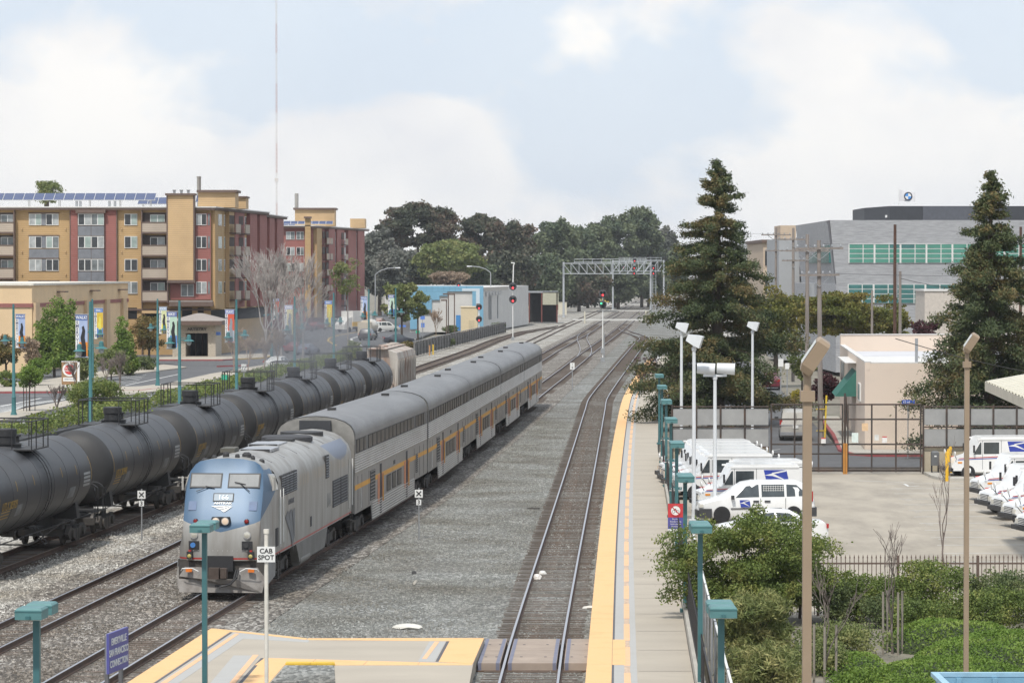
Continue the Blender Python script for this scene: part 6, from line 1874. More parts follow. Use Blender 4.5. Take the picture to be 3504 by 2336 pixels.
def lamps(o, W_, yf, yb, zf, zb, rear_h=.25, tailw=.14):
    for s in (-1, 1):
        MB().box(s * (W_ / 2 - .32), yf - .02, zf - .07, s * (W_ / 2 - .04), yf + .14, zf + .07).build('headlight', M_HLAMP, o)
        MB().box(s * (W_ / 2 - tailw - .02), yb - .06, zb - rear_h / 2, s * (W_ / 2 + .006), yb + .025, zb + rear_h / 2).build('tail_light', M_TAIL, o)
def plate_no(o, yb, z):
    MB().box(-.17, yb, z - .09, .17, yb + .03, z + .09).build('number_plate', M_SIGNW, o)
SEDAN = [(0, .32, .55, .60, .62, .5), (.08, .24, .68, .72, .78, .66), (.9, .22, .86, .90, .86, .74), (1.25, .22, .92, .97, .87, .74), (2.0, .22, .94, 1.38, .88, .62), (2.5, .22, .95, 1.44, .88, .60), (3.2, .22, .96, 1.40, .88, .60), (3.85, .22, .98, 1.06, .87, .70), (4.45, .24, .96, 1.0, .84, .70), (4.62, .36, .80, .84, .76, .62)]
SGL = [[(1.55, .12), (2.05, .9), (2.55, .92), (2.55, .1)], [(2.65, .1), (2.65, .92), (3.15, .9), (3.55, .14)]]
VANP = [(0, .34, .60, .66, .68, .55), (.10, .24, .78, .84, .85, .70), (.85, .22, .98, 1.04, .94, .80), (1.1, .22, 1.02, 1.10, .96, .80), (1.95, .22, 1.05, 1.66, .97, .70), (2.4, .22, 1.06, 1.74, .98, .72), (4.2, .22, 1.08, 1.74, .98, .73), (4.62, .24, 1.08, 1.60, .96, .74), (4.86, .30, 1.02, 1.12, .93, .82), (4.92, .42, .85, .92, .86, .8)]
VGL = [[(1.55, .10), (2.02, .86), (2.55, .88), (2.55, .06)], [(2.66, .06), (2.66, .88), (3.62, .88), (3.62, .06)], [(3.72, .06), (3.72, .88), (4.15, .84), (4.5, .4), (4.5, .1)]]
M_MAILW = paint('mail_white', (.76, .76, .75))
M_MBLUE = mat('mail_blue', (.03, .055, .33), .5); M_MRED = mat('mail_red', (.50, .06, .05), .5)
def eagle(parent, s, X, y0, z0, w, h):
    """blue slanted field with a white wedge, on the flank"""
    f = lambda pts: [(X, (y0 + a * w), z0 + b * h) for a, b in pts]
    b_ = MB().poly(f([(0, 1), (1, 1.0), (1.12, 0), (.12, 0)])).build('eagle_field', M_MBLUE, parent, fixn=False)
    X += s * .004
    w_ = MB().poly(f([(.03, .55), (.95, .96), (.75, .84), (.45, .66), (1.08, .05), (.38, .50)]))
    w_.poly([(p[0], p[1], p[2]) for p in f([(.35, .75), (1.0, 1.0), (1.0, .88), (.4, .64)])])
    w_.build('eagle_mark', M_MAILW, b_, fixn=False)
o, sp_ = car('minivan', 'white postal minivan with blue eagle on its door and window cages', 'minivan', (7.75, 134.6, 0), radians(-86), 4.92, 1.96, VANP, M_MAILW, (.98, 4.0), .33, glass=VGL)
end_glass(o, sp_, 1.12, .2, 1.93, .92, .08, 'windshield'); end_glass(o, sp_, 4.84, .3, 4.64, .9, .1, 'rear_window')
lamps(o, 1.96, .05, 4.80, .74, 1.12, .42, .16)
for s in (-1, 1):
    MB().box(s * .93, 0.02, .22, s * 1.0, .55, .62).build('bumper_corner', M_PLASTIC, o)
    MB().box(s * .90, 4.45, .28, s * 1.0, 4.98, .66).build('bumper_corner', M_PLASTIC, o)
    MB().box(s * .985, 1.35, .60, s * 1.0, 3.5, .645).build('rub_strip', M_PLASTIC, o)
    for y in (2.3, 2.78): MB().box(s * .98, y, .88, s * 1.005, y + .24, .96).build('door_handle', M_PLASTIC, o)
    for y in (2.6, 3.66): MB().box(s * .97, y, .5, s * .992, y + .015, 1.05).build('door_gap', M_GRILL, o)
    MB().obox((s * 1.07, 1.42, 1.10), (.18, .12, .16)).build('mirror', M_PLASTIC, o)
    eagle(o, s, s * 1.0, 1.72, .68, .42, .3)
    cg = MB()
    for k in range(9): cg.box(s * .86, 2.75 + k * .1, 1.16, s * .868, 2.765 + k * .1, 1.58)
    for k in range(5): cg.box(s * .86, 2.72, 1.18 + k * .09, s * .869, 3.6, 1.195 + k * .09)
    cg.build('window_cage', M_SIGNW, o)
MB().box(-.9, 4.84, .30, .9, 4.99, .66).build('rear_bumper', M_PLASTIC, o); MB().box(-.9, -.06, .26, .9, .1, .55).build('front_bumper', M_PLASTIC, o)
o, sp_ = car('sedan', 'white sedan hidden behind the big green shrub', 'car', (7.45, 122.6, 0), radians(-88), 4.62, 1.76, SEDAN, M_MAILW, (.88, 3.62), .33, glass=SGL)
end_glass(o, sp_, 1.3, .3, 1.98, .95, .1, 'windshield'); end_glass(o, sp_, 3.8, .3, 3.25, .95, .1, 'rear_window'); lamps(o, 1.7, .05, 4.6, .62, .84, .16, .3)
def make_llv():
    o = thing('mail_truck', 'x', 'mail truck')
    W2 = .95
    prof = [(0, .42), (-.02, .62), (.10, .92), (1.02, 1.20), (1.42, 1.96), (1.50, 2.10), (1.66, 2.14), (4.34, 2.14), (4.42, 2.06), (4.44, .42), (3.95, .40), (3.05, .36), (1.3, .36), (.35, .42)]
    MB().prism_x(prof, -W2, W2).build('body', M_MAILW, o)
    for s in (-1, 1):
        MB().box(s * (W2 - .02), 1.3, 1.98, s * (W2 + .03), 4.4, 2.06).build('drip_rail', M_MAILW, o)
        X = s * (W2 + .004)
        MB().poly([(X, 1.62, 1.27), (X, 1.62, 1.86), (X, 2.42, 1.86), (X, 2.42, 1.27)]).build('side_window', M_CARGL, o, fixn=False)
        MB().poly([(X, 1.10, 1.25), (X, 1.44, 1.86), (X, 1.50, 1.86), (X, 1.50, 1.25)]).build('quarter_window', M_CARGL, o, fixn=False)
        for y in (1.55, 2.52): MB().box(s * (W2), y, .5, s * (W2 + .008), y + .018, 1.96).build('door_gap', M_DGREY, o)
        MB().poly([(X, .35, 1.06), (X, .30, 1.02), (X, 2.9, 1.13), (X, 2.9, 1.18)]).build('red_stripe', M_MRED, o, fixn=False)
        MB().poly([(X, .30, 1.0), (X, .26, .96), (X, 2.9, 1.05), (X, 2.9, 1.10)]).build('blue_stripe', M_MBLUE, o, fixn=False)
        eagle(o, s, X, 2.85, 1.38, 1.0, .52)
        MB().box(s * (W2 - .01), .28, .80, s * (W2 + .015), .50, .88).build('side_marker', M_AMBER, o)
        for y in (.82, 3.55):
            MB().lathe([(.36, s * (W2 - .3)), (.36, s * (W2 + .003))], 20, (0, y, .34), 'X').build('wheel_arch', M_BLACK, o)
            wheel(o, s * (W2 + .006), y, .31)
        MB().tube([(s * .8, .25, 1.0), (s * 1.05, .1, 1.25)], .018, 5).build('mirror_arm', M_BLACK, o)
        MB().lathe([(.12, .07), (.12, .11)], 14, (s * 1.07, 0, 1.3), 'Y').build('convex_mirror', M_MAILW, o)
        MB().box(s * 1.02, 1.05, 1.35, s * 1.14, 1.12, 1.72).build('side_mirror', M_BLACK, o)
        MB().box(s * .55, -.035, .60, s * .85, .02, .80).build('headlight', M_HLAMP, o)
        MB().box(s * .80, 4.42, .8, s * .92, 4.47, 1.1).build('tail_light', M_TAIL, o)
    MB().poly([(-.85, 1.08, 1.28), (.85, 1.08, 1.28), (.82, 1.42, 1.92), (-.82, 1.42, 1.92)]).build('windshield', M_CARGL, o, fixn=False)
    g = MB().box(-.5, -.03, .56, .5, .03, .84).build('grille', M_GRILL, o)
    for k in range(4): MB().box(-.48, -.04, .59 + k * .065, .48, -.01, .62 + k * .065).build('grille_bar', M_MAILW, g)
    MB().box(-.95, -.16, .38, .95, .05, .56).build('front_bumper', M_BLACK, o)
    MB().box(-.9, 4.42, .36, .9, 4.56, .5).build('rear_bumper', M_BLACK, o)
    MB().tube([(.8, 4.4, 2.0), (1.0, 4.7, 2.02)], .018, 5).build('rear_mirror_arm', M_BLACK, o)
    MB().lathe([(.14, 4.68), (.14, 4.73)], 14, (1.0, 0, 1.98), 'Y').build('rear_mirror', M_MAILW, o)
    return o
llv0 = make_llv()
LLAB = []
rowL = [(8.05, 139.9, 0), (8.55, 142.6, 1), (7.55, 148.2, 2), (7.5, 151.0, 3), (7.45, 153.8, 4), (7.4, 156.6, 5), (7.4, 159.4, 6)]
TXL = ['white mail truck directly behind the postal minivan', 'white mail truck second behind the minivan, standing furthest back', 'white mail truck third behind the minivan, after the gap in the row', 'white mail truck fourth behind the minivan',
       'white mail truck fifth behind the minivan', 'white mail truck sixth behind the minivan', 'white mail truck at the fence end of the row behind the minivan']
for i, (x, y, k) in enumerate(rowL):
    o = llv0 if i == 0 else copy_tree(llv0)
    o.location = (x, y, 0); o.rotation_euler = (0, 0, radians(-85)); o['label'] = TXL[i]; o['group'] = 'mail trucks along the platform side'
rowR = [(22.25, 163.0), (21.35, 147.2), (20.6, 139.2), (20.7, 136.0), (20.5, 131.8), (20.1, 125.6)]
TXR = ['white mail truck parked by the yellow bollards', 'white mail truck facing the yard, second from the yellow bollards', 'white mail truck facing the yard, third from the yellow bollards', 'white mail truck facing the yard, fourth from the yellow bollards',
       'white mail truck facing the yard, fifth from the yellow bollards', 'white mail truck facing the yard, sixth from the yellow bollards']
for i, (x, y) in enumerate(rowR):
    o = copy_tree(llv0); o.location = (x, y, 0); o.rotation_euler = (0, 0, radians(-80 if i else -84)); o['label'] = TXR[i]; o['group'] = 'mail trucks facing the yard'
o, sp_ = car('passenger_van', 'silver van seen from behind through the yard gate', 'van', (17.95, 203.2, 0), radians(176), 4.92, 1.96, [(a, b, c, d * 1.1 if d > 1.2 else d, e, f * 1.08) for a, b, c, d, e, f in VANP], paint('van_silver', (.40, .38, .34)), (.98, 4.0), .34, glass=VGL)
end_glass(o, sp_, 4.84, .2, 4.64, .92, .12, 'rear_window'); lamps(o, 1.96, .05, 4.80, .74, 1.1, .5, .14); plate_no(o, 4.93, .88)
MB().box(-.95, 4.86, .36, .95, 5.03, .56).build('rear_bumper', M_RIM, o); MB().box(-1.0, 4.80, .95, 1.0, 4.935, 1.0).build('chrome_strip', M_RIM, o)
MB().box(-.03, 4.66, 1.1, .03, 4.9, 1.75).build('window_post', paint('van_silver', (.40, .38, .34)), o)
for s in (-1, 1): MB().obox((s * 1.14, 1.3, 1.25), (.24, .12, .2)).build('mirror', M_BLACK, o)
o, sp_ = car('sedan', 'dark red hatchback parked up the side street', 'car', (23.3, 287, 0), radians(175), 4.62, 1.76, SEDAN, paint('maroon', (.13, .018, .028)), (.88, 3.62), .32, glass=SGL)
end_glass(o, sp_, 3.8, .3, 3.25, .95, .1, 'rear_window'); lamps(o, 1.7, .05, 4.6, .62, .84, .16, .3); plate_no(o, 4.62, .72)
o, sp_ = car('sedan', 'black car further up the side street', 'car', (25.0, 400, 0), radians(175), 4.62, 1.76, SEDAN, paint('black', (.02, .02, .022)), (.88, 3.62), .32, glass=SGL)
end_glass(o, sp_, 3.8, .3, 3.25, .95, .1, 'rear_window'); lamps(o, 1.7, .05, 4.6, .62, .84, .16, .3)
def street_car(label, px, py, rzdeg, col, st='sedan', s=None, nm='parked_car'):
    p = ground_at(px, py)
    P_, G_ = (SEDAN, SGL) if st == 'sedan' else (VANP, VGL)
    W_ = 1.76 if st == 'sedan' else 1.96
    o, sp_ = car(nm, label, 'car', p, radians(rzdeg), P_[-1][0], W_, P_, paint('street_%d' % px, col), (.9, 3.65) if st == 'sedan' else (.98, 4.0), .32, glass=G_)
    if st == 'sedan':
        end_glass(o, sp_, 3.8, .3, 3.25, .95, .1, 'rear_window'); end_glass(o, sp_, 1.3, .3, 1.98, .95, .1, 'windshield')
    else:
        end_glass(o, sp_, 4.84, .3, 4.64, .9, .1, 'rear_window'); end_glass(o, sp_, 1.12, .2, 1.93, .92, .08, 'windshield')
    lamps(o, W_ - .04, .05, P_[-1][0] - .05, .66, .9, .2, .2)
    return o
street_car('dark grey wagon driving behind the cream tanker truck', 1268, 1162, 172, (.07, .07, .075), 'van')
street_car('white car parked beside the blue car on the street', 1164, 1120, 150, (.62, .62, .60), 'van')
street_car('blue car parked beside the white one on the street', 1188, 1112, 150, (.05, .09, .22), 'van')
street_car('red car parked left of the white car', 1108, 1128, 150, (.22, .03, .04))
street_car('dark red car parked next to the bare trees', 1062, 1134, 150, (.15, .03, .04), 'van')
street_car('pinkish beige sedan parked beyond the box truck', 1312, 1112, 165, (.36, .25, .21))
street_car('white pickup parked by the blue building', 1362, 1134, 120, (.60, .60, .58), 'van')
street_car('blue grey car veiled by smoke beside the hedge', 1078, 1212, 160, (.16, .18, .24))
street_car('red car veiled by smoke beside the hedge', 1040, 1206, 160, (.22, .06, .07))
street_car('white car on the pavement strip seen through the smoke', 985, 1262, 160, (.60, .60, .58))
street_car('dark car roof showing above the plank fence', 1420, 1176, 100, (.05, .055, .07))
p = ground_at(1253, 1134)
t = thing('box_truck', 'white box truck with yellow band on the left street', 'truck', p, radians(150))
MB().box(-1.2, 0, .9, 1.2, 6.0, 3.6).build('box', paint('box_white', (.66, .64, .60)), t)
MB().box(-1.22, -.02, 1.0, 1.22, 6.02, 1.75).build('yellow_band', mat('band_yellow', (.68, .40, .03), .5), t)
MB().loft([[(-1.05, 6.0, .5), (1.05, 6.0, .5), (1.05, 6.0, 2.6), (-1.05, 6.0, 2.6)], [(-1.05, 7.6, .5), (1.05, 7.6, .5), (1.0, 7.2, 2.4), (-1.0, 7.2, 2.4)], [(-1.0, 8.4, .5), (1.0, 8.4, .5), (.95, 8.4, 1.3), (-.95, 8.4, 1.3)]]).build('cab', paint('box_white', (.66, .64, .60)), t)
MB().box(-.9, -.05, 1.0, .9, -.03, 3.4).build('rear_door', mat('rear_door_grey', (.40, .40, .40), .5), t)
for y in (1.2, 6.9):
    for s in (-1, 1): wheel(t, s * 1.1, y, .45, .3)
MB().box(-1.0, -.1, .5, 1.0, 7.5, .9).build('chassis', M_BLACK, t)
p = ground_at(1272, 1155)
t = thing('tanker_truck', 'cream round ended truck behind the dark wagon', 'truck', p, radians(172))
MB().loft([[(1.15 * cos(a) * k, y, 1.9 + 1.05 * sin(a) * k) for a in [2 * pi * i / 18 for i in range(18)]] for y, k in ((0, .7), (.1, .95), (.4, 1), (4.6, 1), (4.9, .9))]).build('barrel', paint('cream_truck', (.58, .52, .42)), t, smooth=40)
MB().box(-1.0, 4.9, .5, 1.0, 6.6, 2.5).build('cab', paint('cream_truck', (.58, .52, .42)), t)
MB().box(-.9, .1, .5, .9, 6.4, .95).build('chassis', M_BLACK, t)
for y in (1.0, 5.8):
    for s in (-1, 1): wheel(t, s * 1.05, y, .42, .3)
p = ground_at(1895, 1078)
o, sp_ = car('parked_car', 'white car with red tail lights waiting at the level crossing', 'car', (p.x - .5, p.y + 8, 0), radians(100), 4.62, 1.76, SEDAN, M_MAILW, (.88, 3.62), .32, glass=SGL)
lamps(o, 1.7, .05, 4.6, .62, .84, .16, .3)
p = ground_at(2070, 1040)
t = thing('work_truck', 'small yellow rail work vehicle beyond the signal bridge', 'truck', p)
MB().box(-1.3, 0, .6, 1.3, 3.0, 2.2).build('body', mat('plant_yellow', (.60, .42, .03), .5), t); MB().box(-1.0, .3, 2.2, .2, 2.2, 3.3).build('cab', M_CARGL, t); MB().box(-1.1, .3, 3.3, .3, 2.3, 3.45).build('cab_roof', mat('plant_yellow', (.60, .42, .03), .5), t)
for y in (.6, 2.4):
    for s in (-1, 1): wheel(t, s * 1.2, y, .4)
M_PEACH = mat('stucco_peach', (.68, .57, .475), .85, var=.06, scale=.5, dirt=(.60, .49, .40), dirt_amt=.4, dscale=.5)
tb = thing('corner_building', 'peach stucco corner building with flat white roof and street sign', 'building')
cA, cB, cC = (20.65, 187), (43, 187), (46, 232)
cD = (23.6, 230)
MB().prism([cA, cB, cC, cD], 0, 4.75).build('wall', M_PEACH, tb)
ins = .3
MB().prism([(cA[0] + ins, cA[1] + ins), (cB[0] - ins, cB[1] + ins), (cC[0] - ins, cC[1] - ins), (cD[0] + ins, cD[1] - ins)], 4.75, 4.78).build('roof', mat('roof_gravel_pale', (.52, .52, .54), .9, var=.12, scale=.4), tb)
def para(p, q, z0, z1, t=.3, m=M_PEACH, nm='parapet'):
    d = Vector(q) - Vector(p); u = d.normalized(); n = Vector((-u.y, u.x)) * t
    return MB().prism([p, q, (q[0] + n.x, q[1] + n.y), (p[0] + n.x, p[1] + n.y)], z0, z1).build(nm, m, tb)
para(cA, cB, 4.75, 5.15); para(cD, cA, 4.75, 5.2); para(cC, cD, 4.75, 5.95); para(cB, cC, 4.75, 5.4)
for p, q, z in ((cA, cB, 5.15), (cD, cA, 5.2), (cC, cD, 5.95)):
    para(p, q, z, z + .06, .36, M_ROOFW, 'parapet_cap')
MB().prism([(20.85, 200), (30, 200), (31, 214), (21.8, 214)], 4.78, 4.82).build('roof_membrane', M_ROOFW, tb)
MB().box(30, 196, 4.78, 38, 200, 5.2).build('skylight', mat('skylight_white', (.60, .60, .58), .5), tb)
MB().cyl((24.3, 192, 4.78), (24.3, 192, 6.5), .09, n=8).build('vent_pipe', M_GALV, tb)
MB().box(29, 206, 4.78, 30, 207.4, 5.9).build('roof_unit', M_PEACH, tb)
uL = (Vector(cD) - Vector(cA)).normalized()
ws = lambda a, b, z0, z1, d0, d1, nm, m: wallbox(tb, cD, -uL, a, b, z0, z1, d0, d1, nm, m)
LL_ = (Vector(cD) - Vector(cA)).length
window(tb, cD, -uL, LL_ - 8.2, LL_ - 5.4, 2.7, 3.75, .04, 0)
ws(4, 9, 2.9, 4.2, .02, .1, 'window_recess', M_GLS[2]); ws(12, 14, .2, 2.4, .02, .06, 'door', M_BRN)
aw = MB()
P0 = Vector(cD) - uL * (LL_ - 17); n_ = Vector((-uL.y, uL.x))
p0 = Vector(cD) + (-uL) * (LL_ - 20); p1 = Vector(cD) + (-uL) * (LL_ - 13); nn_ = Vector((-uL.y, uL.x))
q0, q1 = p0 + nn_ * 1.3, p1 + nn_ * 1.3
aw.poly([(p0.x, p0.y, 4.3), (p1.x, p1.y, 4.3), (q1.x, q1.y, 2.7), (q0.x, q0.y, 2.7)]); aw.poly([(p1.x, p1.y, 4.3), (p1.x, p1.y, 2.7), (q1.x, q1.y, 2.7)]); aw.poly([(p0.x, p0.y, 4.3), (p0.x, p0.y, 2.7), (q0.x, q0.y, 2.7)])
aw.build('awning', mat('awning_green', (.03, .14, .11), .7), tb)
s = thing('street_name_sign', 'blue 62nd street name sign on a post at the corner', 'sign', (22.35, 180.3, 0))
MB().cyl((0, 0, 0), (0, 0, 3.3), .03, n=6).build('post', M_GALV, s); MB().box(-.37, -.03, 3.05, .37, -.005, 3.28).build('plate', mat('sign_royal', (.03, .09, .42), .5), s)
text_on(s, '62 nd', .17, M_SIGNW, (-.09, -.034, 3.165), bold=.002); text_on(s, 'ST', .07, M_SIGNW, (.28, -.034, 3.2))
slab('sidewalk', [(19.3, 187), (19.6, 183.2), (20.6, 181.8), (60, 181.8), (60, 186.9), (20.6, 186.9), (23.5, 230), (22.2, 230)], -.1, .12, M_CONC, world=True)
kerb('red_kerb', [(19.2, 187), (19.5, 183.1), (20.5, 181.7), (60, 181.7)], 0, .13, .22, M_RED_P, world=True)
kerb('red_kerb', [(22.1, 230), (20.6, 205), (19.2, 187)], 0, .13, .22, M_RED_P, world=True)
M_CLAD = mat('cladding_corrugated', (.38, .385, .40), .6, metal=.15, var=.14, scale=2.2, stretch=(.6, .6, 5), dirt=(.24, .245, .26), dirt_amt=.8, dscale=1.6, bump=.6, bscale=14)
M_CLAD2 = mat('cladding_plain', (.17, .165, .18), .6, var=.06)
M_GG = mat('glazing_green', (.075, .245, .19), .2, var=.12, scale=.6); M_GG2 = mat('glazing_teal', (.05, .155, .15), .2, var=.2, scale=.6)
ob = thing('office_building', 'grey corrugated office block with green window bands', 'building')
QX = lambda r: (2400 + r * .472 - 1752) / 33.0
QZ = lambda r: 10.6 + (924 - (500 + r * .472)) / 33.0
oY = 331.5
MB().prism([(QX(975), oY), (QX(2600), oY), (QX(2600), oY + 40), (QX(975) - 1, oY + 40)], 0, QZ(1000)).build('wall', M_CLAD, ob)
MB().loft([[(QX(978), oY - .02, QZ(1000)), (QX(2600), oY - .02, QZ(1000)), (QX(2600), oY + 40, QZ(1000)), (QX(978), oY + 40, QZ(1000))], [(QX(930), oY - .02, QZ(537)), (QX(2600), oY - .02, QZ(537)), (QX(2600), oY + 40, QZ(537)), (QX(930), oY + 40, QZ(537))]]).build('upper_wall', M_CLAD, ob)
MB().loft([[(QX(978) - .02, oY, QZ(1000)), (QX(978), oY + .4, QZ(1000)), (34.3, oY + 40, QZ(1000)), (34.3, oY + 39, QZ(1000))], [(QX(928) - .02, oY, QZ(539)), (QX(930), oY + .4, QZ(539)), (33.4, oY + 40, QZ(539)), (33.4, oY + 39, QZ(539))]]).build('end_wall', M_CLAD2, ob)
gl_ = MB()
for z0, z1 in ((QZ(848), QZ(708)),):
    pass
def glazing(x0, x1, z0, z1, n, rows, m):
    g = MB().box(QX(x0), oY - .10, z0, QX(x1), oY - .03, z1).build('window_band', M_FRAME, ob)
    for i in range(n):
        a = QX(x0) + (QX(x1) - QX(x0)) * i / n; b = QX(x0) + (QX(x1) - QX(x0)) * (i + 1) / n
        sp2 = a + (b - a) * .56
        for (u0, u1, rr) in ((a + .10, sp2 - .05, rows), (sp2 + .05, b - .10, rows)):
            for k in range(rr):
                z_a = z0 + (z1 - z0) * k / rr + .05; z_b = z0 + (z1 - z0) * (k + 1) / rr - .05
                MB().box(u0, oY - .14, z_a, u1, oY - .06, z_b).build('pane', m if RW.random() < .9 else M_GG2, g)
glazing(1065, 2570, QZ(848), QZ(708), 8, 4, M_GG)
glazing(1060, 2560, QZ(1140), QZ(1000), 8, 4, M_GG2)
MB().box(QX(1390), oY - .2, QZ(1110), QX(1420), oY - .05, QZ(848)).build('downpipe', M_GALV, ob)
eg = MB()
MB().prism([(33.35, oY + 30), (33.15, oY + 3), (33.9, oY + 3), (34.0, oY + 30)], QZ(845), QZ(715)).build('end_window', M_GG2, ob)
MB().prism([(QX(1430), oY + 8), (QX(2600), oY + 8), (QX(2600), oY + 30), (QX(1318), oY + 30), (QX(1318), oY + 18)], QZ(540), QZ(424)).build('penthouse', mat('penthouse_black', (.035, .038, .045), .6, var=.1), ob)
MB().prism([(QX(1675), oY + 7.9), (QX(2100), oY + 7.9), (QX(2100), oY + 8.0), (QX(1675), oY + 8.0)], QZ(540), QZ(426)).build('penthouse_panel', mat('penthouse_grey', (.075, .08, .095), .6), ob)
MB().box(QX(1408), oY + 9, QZ(508), QX(1428), oY + 9.6, QZ(490)).build('penthouse_lamp', M_SIGNW, ob)
fl = thing('roof_flag', 'white flag with round blue and white roundel on the roof', 'flag', (QX(1531), oY + 12, QZ(424)))
MB().cyl((0, 0, 0), (0, 0, 2.0), .03, n=6).build('flagpole', M_SIGNW, fl)
fm = MB(); nx_ = 10
vs = []
for i in range(nx_ + 1):
    t = i / nx_
    yy_ = .12 * sin(t * 6.0)
    for z in (1.85 - .35 * t, .62 - .1 * t): vs.append((.03 + t * 1.72, yy_, z))
fm.add(vs, [(2 * i, 2 * i + 1, 2 * i + 3, 2 * i + 2) for i in range(nx_)]).build('cloth', mat('flag_white', (.74, .73, .74), .8), fl, smooth=60)
def disc(r0, r1, a0, a1, y, m, nm):
    q = MB(); n = 12
    vs = []
    for i in range(n + 1):
        a = a0 + (a1 - a0) * i / n
        for r in (r0, r1): vs.append((.98 + r * cos(a), y, 1.12 + r * sin(a)))
    return q.add(vs, [(2 * i, 2 * i + 1, 2 * i + 3, 2 * i + 2) for i in range(n)]).build(nm, m, fl)
disc(.33, .46, 0, 2 * pi, -.16, mat('flag_black', (.03, .035, .06), .7), 'roundel_ring')
for k in range(4):
    disc(0.0, .33, k * pi / 2, (k + 1) * pi / 2, -.165, mat('flag_blue', (.08, .28, .66), .7) if k % 2 else M_SIGNW, 'roundel_quarter')
b2 = thing('beige_building', 'beige two storey block left of the grey office building', 'building')
q = lambda px: (px - 1752) / 26.0
MB().box(q(2612), 421, 0, q(2740), 450, 14.2).build('wall', mat('wall_beige', (.50, .40, .30), .8, var=.05), b2)
MB().box(q(2606), 420.6, 14.2, q(2745), 450, 14.6).build('cornice', M_BRN, b2)
for z in (11.2, 7.5, 4.0):
    for k in range(6):
        MB().box(q(2618) + k * .8, 420.85, z, q(2618) + k * .8 + .4, 420.98, z + 1.9).build('window', M_GLS[1], b2)
MB().box(q(2690), 430, 14.6, q(2745), 440, 16.6).build('roof_house', mat('wall_beige', (.50, .40, .30), .8), b2)
b3 = thing('concrete_garage', 'plain grey concrete block beside the grey office building', 'building')
q3 = lambda px: (px - 1752) / 29.0
MB().box(q3(2665), 377, 0, q3(2752), 395, 14.3).build('wall', mat('wall_concrete', (.36, .37, .38), .85, var=.06, scale=.6), b3)
MB().box(q3(2735), 376.7, 9.3, q3(2760), 376.98, 13.0).build('opening', M_VOID, b3); MB().box(q3(2735), 376.7, 3.0, q3(2760), 376.98, 8.0).build('opening', M_VOID, b3)
b4 = thing('white_building', 'long white building behind the tall conifer', 'building')
q4 = lambda px: (px - 1752) / 22.0
MB().box(q4(2480), 500, 0, q4(2625), 520, 13.4).build('wall', M_WHT, b4); MB().box(q4(2560), 510, 13.4, q4(2590), 516, 15.2).build('roof_unit', M_GALV, b4)
MB().box(q4(2500), 499.8, 5.0, q4(2625), 499.98, 9).build('bay_shade_panel', M_VOID, b4)  # flat black panel, the bay's shade is put into its colour
b5 = thing('carport', 'white flat carport roof behind the round street trees', 'carport')
q5 = lambda px: (px - 1752) / 40.0
MB().box(q5(3100), 272, 4.4, q5(3290), 280, 4.7).build('roof', M_ROOFW, b5)
for px in (3106, 3150): MB().box(q5(px) - .08, 272.2, 0, q5(px) + .08, 272.4, 4.4).build('post', M_SIGNW, b5)
b6 = thing('rear_annexe', 'cream annexe wall in front of the grey office block', 'building')
MB().box((3160 - 1752) / 36.0, 303, 0, 62, 310, 8.6).build('wall', mat('wall_cream_grey', (.52, .47, .42), .85), b6)
MB().box((3160 - 1752) / 36.0 - .1, 302.9, 8.6, 62, 310.1, 8.75).build('roof_edge', M_ROOFW, b6)
cn = thing('canopy', 'cream corrugated canopy roof of the mail depot', 'canopy')
pA_, pB_, pC_ = at_depth(3370, 1305, 118), at_depth(3505, 1281, 118), at_depth(3560, 1375, 112)
cr = MB()
e0, e1 = at_depth(3370, 1305, 122), at_depth(3640, 1420, 96)
f0, f1 = at_depth(3640, 1258, 122), at_depth(3900, 1330, 96)
for i in range(24):
    t0, t1 = i / 24, (i + .55) / 24; t2 = (i + 1) / 24
    a, b, c = e0.lerp(e1, t0), e0.lerp(e1, t1), e0.lerp(e1, t2); a2, b2_, c2_ = f0.lerp(f1, t0), f0.lerp(f1, t1), f0.lerp(f1, t2)
    up = Vector((0, 0, .05))
    cr.quad(a, b, b2_, a2); cr.quad(b + up, c + up, c2_ + up, b2_ + up); cr.quad(b, b + up, b2_ + up, b2_); cr.quad(c + up, c, c2_, c2_ + up)
cr.build('roof_sheet', mat('canopy_cream', (.60, .57, .48), .5, var=.06), cn)
MB().poly([e0, e1, e1 - Vector((0, 0, .35)), e0 - Vector((0, 0, .35))]).build('fascia', mat('fascia_cream', (.50, .46, .38), .6), cn)
MB().box(e1.x + 1.5, 97, 0, e1.x + 1.7, 97.2, e1.z - .2).build('post', M_GALV, cn); MB().box(e0.x + 2.2, 121, 0, e0.x + 2.4, 121.2, e0.z).build('post', M_GALV, cn)
M_FRUST = mat('fence_rusty', (.055, .045, .04), .8, var=.35, scale=3, dirt=(.14, .07, .04), dirt_amt=.6, dscale=2)
M_SCREEN = mat('fence_screen', (.30, .30, .295), .8, var=.12, scale=1, dirt=(.20, .20, .20), dirt_amt=.5, dscale=.6)
gY = 166.2; gs = FPX / gY
GX = lambda px: (px - 1752) / gs
gt = thing('yard_gate', 'tall double chain link yard gate with rusty frame', 'gate')
def leaf(pa, pb, cols, nm='gate_leaf'):
    f = MB()
    for z in (.32, 1.05, 1.55, 2.85, 3.62): f.cyl((GX(pa), gY, z), (GX(pb), gY, z), .045, n=6)
    f.box(GX(pa), gY - .05, .12, GX(pb), gY + .05, .26)
    for p in cols: f.cyl((GX(p), gY, .1), (GX(p), gY, 3.65), .045, n=6)
    o = f.build(nm, M_FRUST, gt)
    q = uv_quad('mesh_panel', (GX(pa), gY - .06), (GX(pb), gY - .06), .15, 3.6, M_LINK, gt)
    q.parent = o
leaf(2640, 2884, (2640, 2720, 2802, 2884)); leaf(2902, 3152, (2902, 2984, 3067, 3152))
